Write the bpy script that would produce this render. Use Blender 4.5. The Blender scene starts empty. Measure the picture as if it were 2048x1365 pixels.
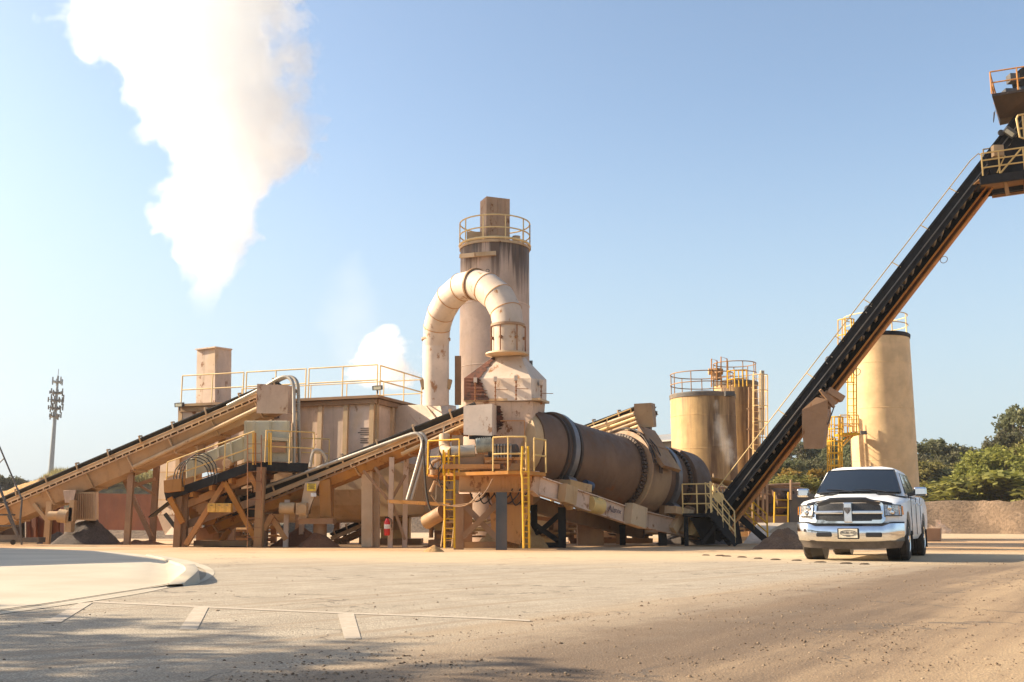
import bpy, math, random
from mathutils import Vector, Matrix, noise
random.seed(7)
V = Vector
R = math.radians
scn = bpy.context.scene
COL = scn.collection
# ---------------------------------------------------------------- camera
FPX, EYE, TILT = 2090.0, 0.65, math.atan2(1050 - 682.5, 2090.0)
cam = bpy.data.cameras.new('camera'); co = bpy.data.objects.new('camera', cam); COL.objects.link(co)
cam.sensor_width = 36.0; cam.lens = 36.0 * FPX / 2048.0
cam.clip_start = 0.1; cam.clip_end = 6000
co.location = (0, 0, EYE); co.rotation_euler = (math.pi / 2 + TILT, 0, 0)
scn.camera = co
CT, ST = math.cos(TILT), math.sin(TILT)
def P(u, v, d):
    """point of the place seen at photo pixel (u, v), d metres in front of the viewer"""
    b = (682.5 - v) / FPX
    r = V(((u - 1024) / FPX, CT - b * ST, ST + b * CT))
    return V((0, 0, EYE)) + r * (d / r.y)
def G(u, v, z=0.0):
    b = (682.5 - v) / FPX
    r = V(((u - 1024) / FPX, CT - b * ST, ST + b * CT))
    return V((0, 0, EYE)) + r * ((z - EYE) / r.z)
# ---------------------------------------------------------------- sky, sun
SUN = V((-0.985, 0.17, 0)).normalized() * math.cos(R(29)) + V((0, 0, math.sin(R(29))))
w = bpy.data.worlds.new('World'); scn.world = w; w.use_nodes = True
nt = w.node_tree; bg = nt.nodes['Background']
sky = nt.nodes.new('ShaderNodeTexSky'); sky.sky_type = 'NISHITA'; sky.sun_disc = False
sky.sun_elevation = R(29); sky.sun_rotation = math.atan2(SUN.x, SUN.y)
sky.air_density = 1.0; sky.dust_density = 1.6; sky.ozone_density = 2.2
tint = nt.nodes.new('ShaderNodeMix'); tint.data_type = 'RGBA'; tint.blend_type = 'MULTIPLY'; tint.inputs[0].default_value = 1.0
tint.inputs[7].default_value = (1.02, 0.955, 0.865, 1)      # warm white balance of the photograph
nt.links.new(sky.outputs[0], tint.inputs[6])
# pale autumn haze low in the sky, brighter towards the sun
wtc = nt.nodes.new('ShaderNodeTexCoord'); wsep = nt.nodes.new('ShaderNodeSeparateXYZ'); nt.links.new(wtc.outputs['Generated'], wsep.inputs[0])
wr = nt.nodes.new('ShaderNodeMapRange'); wr.interpolation_type = 'SMOOTHSTEP'; nt.links.new(wsep.outputs[2], wr.inputs[0])
for k_, v_ in (('From Min', -0.02), ('From Max', 0.40), ('To Min', 0.88), ('To Max', 0.0)): wr.inputs[k_].default_value = v_
wx = nt.nodes.new('ShaderNodeMapRange'); wx.interpolation_type = 'SMOOTHSTEP'; nt.links.new(wsep.outputs[0], wx.inputs[0])
for k_, v_ in (('From Min', 0.05), ('From Max', -0.75), ('To Min', 0.0), ('To Max', 1.0)): wx.inputs[k_].default_value = v_
hz = nt.nodes.new('ShaderNodeMix'); hz.data_type = 'RGBA'; nt.links.new(wx.outputs[0], hz.inputs[0]); hz.inputs[6].default_value = (2.0, 2.5, 2.85, 1); hz.inputs[7].default_value = (2.5, 2.75, 3.05, 1)
wm = nt.nodes.new('ShaderNodeMix'); wm.data_type = 'RGBA'; nt.links.new(wr.outputs[0], wm.inputs[0]); nt.links.new(tint.outputs[2], wm.inputs[6]); nt.links.new(hz.outputs[2], wm.inputs[7])
nt.links.new(wm.outputs[2], bg.inputs[0]); bg.inputs[1].default_value = 0.120
sl = bpy.data.lights.new('sun', 'SUN'); sl.energy = 4.85; sl.angle = R(0.55); sl.color = (1.0, 0.85, 0.635)
so = bpy.data.objects.new('sun', sl); COL.objects.link(so)
so.rotation_euler = SUN.to_track_quat('Z', 'Y').to_euler(); so.location = (-30, 10, 30)
scn.view_settings.view_transform = 'Standard'; scn.view_settings.look = 'None'
scn.view_settings.gamma = 1; scn.view_settings.exposure = 1.17
scn.cycles.volume_bounces = 20
scn.cycles.volume_step_rate = 1.0
scn.cycles.volume_max_steps = 256
scn.cycles.max_bounces = 20; scn.cycles.diffuse_bounces = 3; scn.cycles.transparent_max_bounces = 12
# ---------------------------------------------------------------- materials
MATS = {}
class NB:
    def __init__(s, name):
        s.m = bpy.data.materials.new(name); s.m.use_nodes = True
        s.t = s.m.node_tree; s.N = s.t.nodes; s.L = s.t.links
        s.b = s.N['Principled BSDF']; s.out = s.N['Material Output']
        s.tc = s.N.new('ShaderNodeTexCoord')
    def coord(s, scale=(1, 1, 1), rot=(0, 0, 0), src='Object'):
        mp = s.N.new('ShaderNodeMapping'); mp.inputs['Scale'].default_value = scale
        mp.inputs['Rotation'].default_value = rot
        s.L.new(s.tc.outputs[src], mp.inputs[0]); return mp.outputs[0]
    def along(s, scale, ang):
        a = s.coord((1, 1, 1), (0, 0, ang)); mp = s.N.new('ShaderNodeMapping'); mp.inputs['Scale'].default_value = scale
        s.L.new(a, mp.inputs[0]); return mp.outputs[0]
    def noise(s, scale, detail=4, rough=0.55, vec=None, out='Fac'):
        n = s.N.new('ShaderNodeTexNoise'); n.inputs['Scale'].default_value = scale
        n.inputs['Detail'].default_value = detail; n.inputs['Roughness'].default_value = rough
        s.L.new(vec if vec else s.tc.outputs['Object'], n.inputs['Vector']); return n.outputs[out]
    def ramp(s, fac, a, b, va=0.0, vb=1.0):
        r = s.N.new('ShaderNodeMapRange'); r.interpolation_type = 'SMOOTHSTEP'
        r.inputs['From Min'].default_value = a; r.inputs['From Max'].default_value = b
        r.inputs['To Min'].default_value = va; r.inputs['To Max'].default_value = vb
        s.L.new(fac, r.inputs[0]); return r.outputs[0]
    def mix(s, fac, c1, c2, mode='MIX'):
        m = s.N.new('ShaderNodeMix'); m.data_type = 'RGBA'; m.blend_type = mode
        for i, c in ((6, c1), (7, c2)):
            if isinstance(c, tuple): m.inputs[i].default_value = (*c[:3], 1)
            else: s.L.new(c, m.inputs[i])
        if isinstance(fac, float): m.inputs[0].default_value = fac
        else: s.L.new(fac, m.inputs[0])
        return m.outputs[2]
    def math(s, op, a, b=None, c=None):
        m = s.N.new('ShaderNodeMath'); m.operation = op
        for i, x in enumerate((a, b, c)):
            if x is None: continue
            if isinstance(x, (int, float)): m.inputs[i].default_value = x
            else: s.L.new(x, m.inputs[i])
        return m.outputs[0]
    def bump(s, h, strength=0.3, dist=0.02):
        b = s.N.new('ShaderNodeBump'); b.inputs['Strength'].default_value = strength
        b.inputs['Distance'].default_value = dist
        s.L.new(h, b.inputs['Height']); s.L.new(b.outputs[0], s.b.inputs['Normal'])
    def color(s, c):
        if isinstance(c, tuple): s.b.inputs['Base Color'].default_value = (*c, 1)
        else: s.L.new(c, s.b.inputs['Base Color'])
    def fin(s, rough=0.7, metal=0.0):
        if isinstance(rough, float): s.b.inputs['Roughness'].default_value = rough
        else: s.L.new(rough, s.b.inputs['Roughness'])
        s.b.inputs['Metallic'].default_value = metal
        return s.m
def sc(c, k): return tuple(min(1.0, x * k) for x in c)
def paint(name, col, rust=0.3, rustc=(0.20, 0.075, 0.025), dust=0.3, dustc=(0.50, 0.33, 0.16), streak=0.5,
          streakc=(0.16, 0.10, 0.06), rough=0.6, metal=0.0, fine=9.0, ss=3.2):
    """weathered painted steel: blotchy tone, run-down streaks, chips of rust, dust"""
    n = NB(name)
    base = n.mix(n.ramp(n.noise(1.3, 5), 0.3, 0.7), sc(col, 0.84), sc(col, 1.08))
    base = n.mix(n.ramp(n.noise(fine, 6, 0.7), 0.45, 0.75, 0, 0.35), base, sc(col, 0.7))
    st = n.noise(1.0, 6, 0.65, n.coord((ss, ss, 0.07 * ss)))
    base = n.mix(n.ramp(st, 0.62 - 0.12 * streak, 0.80 - 0.06 * streak, 0, 0.65 * streak + 0.1), base, streakc)
    base = n.mix(n.ramp(n.noise(0.9, 5, 0.6, n.coord((1, 1, 0.6))), 0.45, 0.7, 0, dust), base, dustc)
    rn = n.noise(2.7, 8, 0.72, n.coord((1, 1, 0.55)))
    base = n.mix(n.ramp(rn, 0.70 - 0.22 * rust, 0.76 - 0.2 * rust, 0, 0.9), base, rustc)
    oi = n.N.new('ShaderNodeObjectInfo'); hs = n.N.new('ShaderNodeHueSaturation')   # no two pieces weathered alike
    n.L.new(n.ramp(oi.outputs['Random'], 0, 1, 0.86, 1.10), hs.inputs['Value']); n.L.new(n.ramp(oi.outputs['Random'], 0.2, 0.9, 1.14, 1.0), hs.inputs['Saturation'])
    n.L.new(base, hs.inputs['Color']); base = hs.outputs[0]
    n.color(base); n.bump(n.noise(14, 4, 0.6), 0.12, 0.02)
    n.fin(n.ramp(rn, 0.4, 0.7, rough, min(1, rough + 0.25)), metal)
    MATS[name] = n.m; return n.m
PINK = paint('beige_pink_paint', (0.66, 0.51, 0.40), rust=0.5, dust=0.45, dustc=(0.55, 0.36, 0.17), streak=0.55)
PINK2 = paint('clean_beige_paint', (0.66, 0.53, 0.42), rust=0.52, rustc=(0.33, 0.15, 0.06), dust=0.2, streak=0.35)
PINKR = paint('rusty_beige_paint', (0.58, 0.41, 0.30), rust=0.62, dust=0.4, streak=0.6)
CREAM = paint('cream_paint', (0.54, 0.38, 0.23), rust=0.35, dust=0.55, dustc=(0.50, 0.28, 0.11), streak=0.6)
SCRN = paint('grey_beige_paint', (0.46, 0.42, 0.30), rust=0.4, dust=0.4, streak=0.5)
TANK = paint('tan_tank_paint', (0.66, 0.455, 0.235), rust=0.02, dust=0.1, streak=0.35, streakc=(0.28, 0.17, 0.08), fine=4, ss=1.6)
TANKD = paint('stained_tank_paint', (0.60, 0.41, 0.21), rust=0.1, dust=0.2, streak=1.9, streakc=(0.12, 0.07, 0.04), fine=4, ss=1.1)
ORANGE = paint('ochre_dusted_steel', (0.46, 0.24, 0.10), rust=0.6, dust=0.7, dustc=(0.52, 0.26, 0.075), streak=0.8, streakc=(0.20, 0.085, 0.03))
BROWN = paint('brown_beam_paint', (0.33, 0.195, 0.11), rust=0.4, dust=0.5, streak=0.5)
YEL = paint('yellow_rail_paint', (0.78, 0.46, 0.08), rust=0.25, dust=0.3, streak=0.2)
YELP = paint('pale_yellow_rail_paint', (0.74, 0.53, 0.25), rust=0.2, dust=0.3, streak=0.2)
BLACK = paint('black_steel', (0.009, 0.009, 0.010), rust=0.2, rustc=(0.06, 0.03, 0.015), dust=0.10, dustc=(0.07, 0.045, 0.028), streak=0.1, rough=0.78)
SLATE = paint('blue_grey_steel', (0.05, 0.06, 0.072), rust=0.2, dust=0.22, dustc=(0.25, 0.17, 0.1), streak=0.2, rough=0.5)
DRUM = paint('heat_darkened_steel', (0.16, 0.092, 0.056), rust=0.5, rustc=(0.23, 0.095, 0.04), dust=0.35, dustc=(0.26, 0.155, 0.09), streak=0.5, streakc=(0.06, 0.04, 0.03), rough=0.55, metal=0.25)
DRUMD = paint('sooty_steel', (0.07, 0.05, 0.04), rust=0.25, dust=0.3, dustc=(0.16, 0.1, 0.06), streak=0.4, rough=0.55, metal=0.3)
RUST = paint('rusted_steel', (0.23, 0.095, 0.04), rust=0.5, rustc=(0.12, 0.035, 0.015), dust=0.3, streak=0.5, rough=0.85)
RUSTL = paint('rust_orange_beam', (0.50, 0.24, 0.09), rust=0.35, dust=0.4, dustc=(0.6, 0.36, 0.16), streak=0.3, rough=0.8)
DKRED = paint('dark_red_wall_paint', (0.17, 0.07, 0.045), rust=0.3, dust=0.3, dustc=(0.35, 0.15, 0.08), streak=0.4, rough=0.9)
STACKM = paint('stained_stack_steel', (0.40, 0.25, 0.15), rust=0.55, dust=0.2, streak=1.0, streakc=(0.05, 0.035, 0.03))
GALV = paint('galvanised_steel', (0.37, 0.33, 0.275), rust=0.1, dust=0.3, streak=0.2, rough=0.42, metal=0.45)
STEEL = paint('worn_bright_steel', (0.20, 0.19, 0.19), rust=0.3, dust=0.3, streak=0.3, rough=0.38, metal=0.7)
GREYM = paint('dark_grey_frame', (0.11, 0.105, 0.10), rust=0.15, dust=0.25, streak=0.2, rough=0.5, metal=0.3)
SHED = paint('grey_sheet_metal', (0.30, 0.29, 0.27), rust=0.1, dust=0.3, streak=0.3, rough=0.5, metal=0.2)
def plain(name, col, rough=0.6, metal=0.0, nscale=6.0, var=0.25, bumps=0.15, bdist=0.01, coat=0.0, trans=0.0):
    n = NB(name)
    n.color(n.mix(n.ramp(n.noise(nscale, 5, 0.65), 0.3, 0.7), sc(col, 1 - var), sc(col, 1 + var)))
    if bumps: n.bump(n.noise(nscale * 3, 4, 0.65), bumps, bdist)
    n.b.inputs['Coat Weight'].default_value = coat
    n.b.inputs['Coat Roughness'].default_value = 0.05
    MATS[name] = n.m
    return n.fin(rough, metal)
BELT = plain('rubber_belt', (0.028, 0.026, 0.026), 0.75, bumps=0.2)
RUBBER = plain('tyre_rubber', (0.045, 0.035, 0.027), 0.85, nscale=12)
LAMP = plain('lamp_glass', (0.55, 0.5, 0.35), 0.2)
RED = plain('red_enamel', (0.55, 0.02, 0.02), 0.3)
WHITE = plain('white_decal', (0.75, 0.72, 0.66), 0.5)
SIGNY = plain('yellow_sign_enamel', (0.80, 0.55, 0.04), 0.4)
INK = plain('dark_ink', (0.03, 0.03, 0.045), 0.6)
INKP = plain('faded_purple_ink', (0.06, 0.03, 0.05), 0.6)
BLUE = plain('blue_motor_enamel', (0.02, 0.045, 0.09), 0.4)
MOTOR = plain('grey_green_motor_enamel', (0.27, 0.29, 0.26), 0.45)
YBOX = plain('yellow_drum_enamel', (0.70, 0.40, 0.08), 0.6)
CONC = plain('weathered_concrete', (0.46, 0.38, 0.29), 0.9, nscale=2.2, var=0.2, bumps=0.3)
def rustwash():
    # beige hood plate with a ragged rust-brown scab over one edge of it
    n = NB('rust_scabbed_plate')
    n.color(n.mix(n.ramp(n.noise(3, 8, 0.75), 0.42, 0.55), (0.045, 0.018, 0.012), (0.13, 0.042, 0.02)))
    n.bump(n.noise(20, 5), 0.4, 0.02); return n.fin(0.9)
SCAB = rustwash()
def soil(name, c1, c2, scale=1.5, grain=30.0, dist=0.06, spots=None):
    n = NB(name)
    c = n.mix(n.ramp(n.noise(scale, 6, 0.65), 0.35, 0.65), c1, c2)
    g = n.noise(grain, 5, 0.75)
    c = n.mix(n.ramp(g, 0.35, 0.7), c, sc(c1, 0.55))
    if spots:
        c = n.mix(n.ramp(n.noise(scale * 4, 6, 0.7), 0.58, 0.64), c, spots)
    n.color(c); n.bump(g, 0.7, dist); MATS[name] = n.m
    return n.fin(0.95)
SANDO = soil('orange_sand', (0.50, 0.27, 0.10), (0.60, 0.36, 0.15), 2, 40)
SANDY = soil('yellow_sand', (0.60, 0.38, 0.15), (0.66, 0.44, 0.2), 2, 40)
SANDR = soil('red_brown_sand', (0.21, 0.09, 0.045), (0.28, 0.13, 0.06), 2, 40)
GRAVD = soil('dark_gravel', (0.085, 0.065, 0.055), (0.13, 0.10, 0.08), 2, 25)
GRAVB = soil('brown_gravel', (0.17, 0.10, 0.06), (0.24, 0.15, 0.09), 2, 25)
BERM = soil('brown_berm_soil', (0.17, 0.11, 0.065), (0.26, 0.175, 0.11), 0.5, 5.0, 0.3)
RUBB = soil('rubble', (0.42, 0.27, 0.17), (0.22, 0.19, 0.18), 0.6, 3.0, 0.4, (0.50, 0.17, 0.06))
CLODM = soil('dry_clod', (0.12, 0.08, 0.05), (0.18, 0.12, 0.08), 5, 60, 0.01)
def leafm(name, c1, c2):
    n = NB(name)
    oi = n.N.new('ShaderNodeObjectInfo')
    c = n.mix(n.ramp(n.noise(0.55, 3), 0.35, 0.65), c1, c2)
    c = n.mix(n.ramp(n.noise(7.0, 2), 0.3, 0.7, 0, 0.6), c, sc(c1, 0.6))
    hs = n.N.new('ShaderNodeHueSaturation')
    n.L.new(n.math('ADD', n.math('MULTIPLY', oi.outputs['Random'], 0.05), 0.475), hs.inputs['Hue'])
    n.L.new(n.math('ADD', n.math('MULTIPLY', oi.outputs['Random'], 0.5), 0.75), hs.inputs['Value'])
    n.L.new(c, hs.inputs['Color']); n.color(hs.outputs[0])
    tr = n.N.new('ShaderNodeBsdfTranslucent'); n.L.new(hs.outputs[0], tr.inputs[0])
    mx = n.N.new('ShaderNodeMixShader'); mx.inputs[0].default_value = 0.42
    n.L.new(n.b.outputs[0], mx.inputs[1]); n.L.new(tr.outputs[0], mx.inputs[2])
    n.L.new(mx.outputs[0], n.out.inputs[0]); n.fin(0.75); return n.m
LEAFD = leafm('dark_green_leaves', (0.13, 0.14, 0.06), (0.22, 0.21, 0.10))
LEAFY = leafm('yellow_green_leaves', (0.20, 0.19, 0.04), (0.31, 0.27, 0.06))
LEAFO = leafm('autumn_leaves', (0.28, 0.20, 0.02), (0.38, 0.26, 0.03))
GRASSM = leafm('dry_grass', (0.24, 0.20, 0.08), (0.34, 0.27, 0.12))
BARK = plain('bark', (0.10, 0.07, 0.05), 0.9, nscale=4)
# ---------------------------------------------------------------- mesh collector
Z = V((0, 0, 1))
class MB:
    def __init__(s): s.v = []; s.f = []; s.sm = []
    def add(s, vs, fs, smooth=False):
        o = len(s.v); s.v += [V(x) for x in vs]
        s.f += [tuple(i + o for i in f) for f in fs]; s.sm += [smooth] * len(fs); return s
    def hexa(s, p):   # 8 points: bottom 4 ccw, top 4 ccw
        return s.add(p, [(3, 2, 1, 0), (4, 5, 6, 7), (0, 1, 5, 4), (1, 2, 6, 5), (2, 3, 7, 6), (3, 0, 4, 7)])
    def box(s, c, size, x=None, up=None):
        c = V(c); x = V(x).normalized() if x is not None else V((1, 0, 0))
        up = V(up).normalized() if up is not None else Z
        y = up.cross(x).normalized(); up = x.cross(y)
        a, b, d = x * size[0] / 2, y * size[1] / 2, up * size[2] / 2
        return s.hexa([c - a - b - d, c + a - b - d, c + a + b - d, c - a + b - d, c - a - b + d, c + a - b + d, c + a + b + d, c - a + b + d])
    def beam(s, p0, p1, w, h, up=None):
        p0, p1 = V(p0), V(p1); x = (p1 - p0)
        if x.length < 1e-6: return s
        u = V(up) if up is not None else (Z if abs(x.normalized().z) < 0.9 else V((0, 1, 0)))
        y = u.cross(x).normalized(); u = x.cross(y).normalized()
        return s.box((p0 + p1) / 2, (x.length, w, h), x, u)
    def ibeam(s, p0, p1, w, h, t=0.02, up=None):
        p0, p1 = V(p0), V(p1); x = (p1 - p0)
        u = V(up) if up is not None else (Z if abs(x.normalized().z) < 0.9 else V((0, 1, 0)))
        y = u.cross(x).normalized(); u = x.cross(y).normalized()
        s.beam(p0 + u * (h / 2 - t / 2), p1 + u * (h / 2 - t / 2), w, t, u)
        s.beam(p0 - u * (h / 2 - t / 2), p1 - u * (h / 2 - t / 2), w, t, u)
        return s.beam(p0, p1, t, h - 2 * t, u)
    def tube(s, pts, r, n=8, radii=None, cap=True, smooth=True):
        pts = [V(p) for p in pts]; m = len(pts); rings = []
        t0 = (pts[1] - pts[0]).normalized()
        ref = Z if abs(t0.z) < 0.9 else V((1, 0, 0))
        nrm = ref.cross(t0).normalized()
        vs = []
        for i, p in enumerate(pts):
            t = (pts[min(i + 1, m - 1)] - pts[max(i - 1, 0)]).normalized()
            nrm = (nrm - t * nrm.dot(t)).normalized(); bn = t.cross(nrm)
            rr = radii[i] if radii else r
            for k in range(n):
                a = 2 * math.pi * k / n
                vs.append(p + nrm * math.cos(a) * rr + bn * math.sin(a) * rr)
        fs = [(i * n + k, i * n + (k + 1) % n, (i + 1) * n + (k + 1) % n, (i + 1) * n + k) for i in range(m - 1) for k in range(n)]
        s.add(vs, fs, smooth)
        if cap:
            s.add(vs[:n], [tuple(range(n))[::-1]]); s.add(vs[-n:], [tuple(range(n))])
        return s
    def segtube(s, pts, radii, n=32):
        pts = [V(p) for p in pts]; m = len(pts); rings = []
        nrm = V((0, 1, 0))
        for i, p in enumerate(pts):
            t = ((pts[i] - pts[i - 1]).normalized() if i else V((0, 0, 0))) + ((pts[i + 1] - pts[i]).normalized() if i < m - 1 else V((0, 0, 0)))
            t.normalize(); nrm = (nrm - t * nrm.dot(t)).normalized(); bn = t.cross(nrm)
            rings.append([p + nrm * math.cos(2 * math.pi * k / n) * radii[i] + bn * math.sin(2 * math.pi * k / n) * radii[i] for k in range(n)])
        for i in range(m - 1):
            s.add(rings[i] + rings[i + 1], [(k, (k + 1) % n, n + (k + 1) % n, n + k) for k in range(n)], True)
        return s
    def cyl(s, p0, p1, r0, r1=None, n=24, smooth=True, cap=True):
        return s.tube([p0, p1], r0, n, [r0, r0 if r1 is None else r1], cap, smooth)
    def lathe(s, base, prof, n=32, axis=None, smooth=True, cap=True):
        base = V(base); ax = V(axis).normalized() if axis is not None else Z
        ref = V((1, 0, 0)) if abs(ax.x) < 0.9 else V((0, 1, 0))
        e1 = (ref - ax * ref.dot(ax)).normalized(); e2 = ax.cross(e1); vs = []
        for r, z in prof:
            for k in range(n):
                a = 2 * math.pi * k / n; vs.append(base + ax * z + e1 * r * math.cos(a) + e2 * r * math.sin(a))
        m = len(prof)
        fs = [(i * n + k, i * n + (k + 1) % n, (i + 1) * n + (k + 1) % n, (i + 1) * n + k) for i in range(m - 1) for k in range(n)]
        if cap: fs += [tuple(range(n))[::-1], tuple(range((m - 1) * n, m * n))]
        return s.add(vs, fs, smooth)
    def prism(s, poly, ext):
        n = len(poly); ext = V(ext); poly = [V(p) for p in poly]
        return s.add(poly + [p + ext for p in poly], [tuple(range(n))[::-1], tuple(range(n, 2 * n))] +
                     [(i, (i + 1) % n, n + (i + 1) % n, n + i) for i in range(n)])
    def grid(s, rows, smooth=True):
        m, n = len(rows), len(rows[0])
        return s.add([p for r in rows for p in r], [(i * n + j, i * n + j + 1, (i + 1) * n + j + 1, (i + 1) * n + j) for i in range(m - 1) for j in range(n - 1)], smooth)
    def plate(s, a, b, c, d, t=0.01):   # thin plate with thickness along its normal
        a, b, c, d = V(a), V(b), V(c), V(d); n = (b - a).cross(d - a).normalized() * t
        return s.prism([a, b, c, d], n)
def fixn(me, weld=False):
    import bmesh
    bm = bmesh.new(); bm.from_mesh(me)
    if weld: bmesh.ops.remove_doubles(bm, verts=bm.verts, dist=0.0005); bmesh.ops.dissolve_degenerate(bm, edges=bm.edges, dist=0.0003)
    bmesh.ops.recalc_face_normals(bm, faces=bm.faces); bm.to_mesh(me); bm.free()
def mesh(name, mb, mat, origin=V((0, 0, 0)), fix=True):
    me = bpy.data.meshes.new(name)
    me.from_pydata([v - origin for v in mb.v], [], mb.f); me.update()
    if fix: fixn(me)
    me.polygons.foreach_set('use_smooth', mb.sm)
    if any(mb.sm): me.set_sharp_from_angle(angle=R(38))
    for m in (mat if isinstance(mat, (list, tuple)) else [mat]): me.materials.append(m)
    return me
class Thing:
    def __init__(s, name, label, cat, base, group=None, kind=None):
        s.o = bpy.data.objects.new(name, None); COL.objects.link(s.o); s.base = V(base)
        s.o.location = s.base; s.o.empty_display_size = 0.3
        s.o['label'] = label; s.o['category'] = cat
        if group: s.o['group'] = group
        if kind: s.o['kind'] = kind
    def part(s, name, mb, mat, parent=None, label=None, bevel=0.0, kind=None, fix=True):
        ob = bpy.data.objects.new(name, mesh(name, mb, mat, s.base, fix)); COL.objects.link(ob)
        ob.parent = parent or s.o
        if label: ob['label'] = label
        if kind: ob['kind'] = kind
        if bevel:
            b = ob.modifiers.new('bevel', 'BEVEL'); b.width = bevel; b.segments = 2; b.limit_method = 'ANGLE'
        return ob
def single(name, mb, mat, label=None, cat=None, group=None, kind=None, base=None, fix=True):
    b = V(base) if base is not None else V((0, 0, 0))
    ob = bpy.data.objects.new(name, mesh(name, mb, mat, b, fix)); COL.objects.link(ob); ob.location = b
    if label: ob['label'] = label
    if cat: ob['category'] = cat
    if group: ob['group'] = group
    if kind: ob['kind'] = kind
    return ob
def copy_tree(o, parent=None):
    c = o.copy(); COL.objects.link(c); c.parent = parent
    for ch in list(o.children): copy_tree(ch, c)
    return c
def lerp(a, b, t): return a + (b - a) * t
def rail(mb, pts, h=1.05, r=0.022, step=1.4, posts=True, mids=(0.5,), n=6, ends=True):
    """handrail: top rail, mid rail and posts along a foot line"""
    pts = [V(p) for p in pts]
    for k in (1.0,) + tuple(mids):
        mb.tube([p + Z * h * k for p in pts], r, n)
    if posts:
        for i in range(len(pts) - 1):
            L = (pts[i + 1] - pts[i]).length; m = max(1, round(L / step))
            for k in range(m + (1 if i == len(pts) - 2 and ends else 0)):
                q = lerp(pts[i], pts[i + 1], k / m); mb.tube([q, q + Z * h], r, n)
    return mb
def ladder(mb, p0, p1, side, w=0.45, r=0.022, step=0.3, rung=0.014):
    p0, p1 = V(p0), V(p1); side = V(side).normalized() * w / 2
    mb.tube([p0 - side, p1 - side], r, 6); mb.tube([p0 + side, p1 + side], r, 6)
    L = (p1 - p0).length; m = int(L / step)
    for k in range(1, m): q = lerp(p0, p1, k / m); mb.tube([q - side, q + side], rung, 5)
    return mb
def cage(mb, p0, p1, out, side, rr=0.36, hoops=6, bars=5, r=0.018):
    p0, p1 = V(p0), V(p1); out = V(out).normalized(); side = V(side).normalized()
    def ring(c): return [c + side * rr * math.cos(a) + out * (0.12 + rr * 1.1 * math.sin(a)) for a in [math.pi * k / 8 for k in range(9)]]
    for k in range(hoops): mb.tube(ring(lerp(p0, p1, k / (hoops - 1))), r, 5)
    a0, a1 = ring(p0), ring(p1)
    for k in range(bars):
        j = round(k * 8 / (bars - 1)); mb.tube([a0[j], a1[j]], r, 5)
    return mb
def text_mb(mb, txt, origin, xd, yd, size, thick=0.003, bold=0.0, sx=1.0):
    cu = bpy.data.curves.new('t', 'FONT'); cu.body = txt; cu.size = size; cu.extrude = thick; cu.offset = bold
    cu.align_x = 'CENTER'; cu.align_y = 'CENTER'; cu.resolution_u = 2
    ob = bpy.data.objects.new('t', cu); me = bpy.data.meshes.new_from_object(ob)
    xd, yd = V(xd).normalized(), V(yd).normalized(); nd = xd.cross(yd)
    mb.add([V(origin) + xd * v.co.x * sx + yd * v.co.y + nd * v.co.z for v in me.vertices], [tuple(p.vertices) for p in me.polygons])
    bpy.data.objects.remove(ob); bpy.data.curves.remove(cu); bpy.data.meshes.remove(me); return mb
AX = V((0.39, 0.92, 0)).normalized()          # line of the drum
BX = V((0.92, -0.39, 0)).normalized()
AB = V((0.34, 0.94, 0)).normalized()          # side of the filter house
BB = V((-0.94, 0.34, 0)).normalized()
def n2(p, s=1.0, o=0.0): return noise.fractal(V((p[0] * s + o, p[1] * s, 3.1)), 1.0, 2.0, 5)
def heap(name, label, cat, c, rx, ry, h, mat, group=None, seed=0, n=44, lump=0.12, rot=0.0, ridge=0.0, sharp=1.0):
    """loose pile: cone with slumped flanks and lumps"""
    mb = MB(); rows = []
    c = V(c)
    for i in range(n // 2 + 1):
        t = i / (n // 2); row = []
        for k in range(n):
            a = 2 * math.pi * k / n
            q = 1 + 0.22 * noise.noise(V((math.cos(a) * 1.3 + seed, math.sin(a) * 1.3, seed * 1.7)))
            x, y = math.cos(a) * rx * t * q, math.sin(a) * ry * t * q
            z = h * (1 - t ** sharp) if sharp <= 1 else h * (1 - t) * (1 + 0.15 * t)
            z = h * max(0, (1 - math.sqrt(t * t + 0.006)) * 1.04) if sharp <= 1 else z
            z += lump * h * (n2((x + seed * 9, y), 2.2 / max(0.5, rx) + 0.5)) * (1 - t) ** 0.5 * 1.2
            z += 0.03 * n2((x, y + seed), 9) * (1 - t)
            if t >= 0.999: z = -0.03
            xr, yr = x * math.cos(rot) - y * math.sin(rot), x * math.sin(rot) + y * math.cos(rot)
            row.append(c + V((xr, yr, z)))
        row.append(row[0]); rows.append(row)
    mb.grid(rows)
    return single(name, mb, mat, label, cat, group, base=c)
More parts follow.
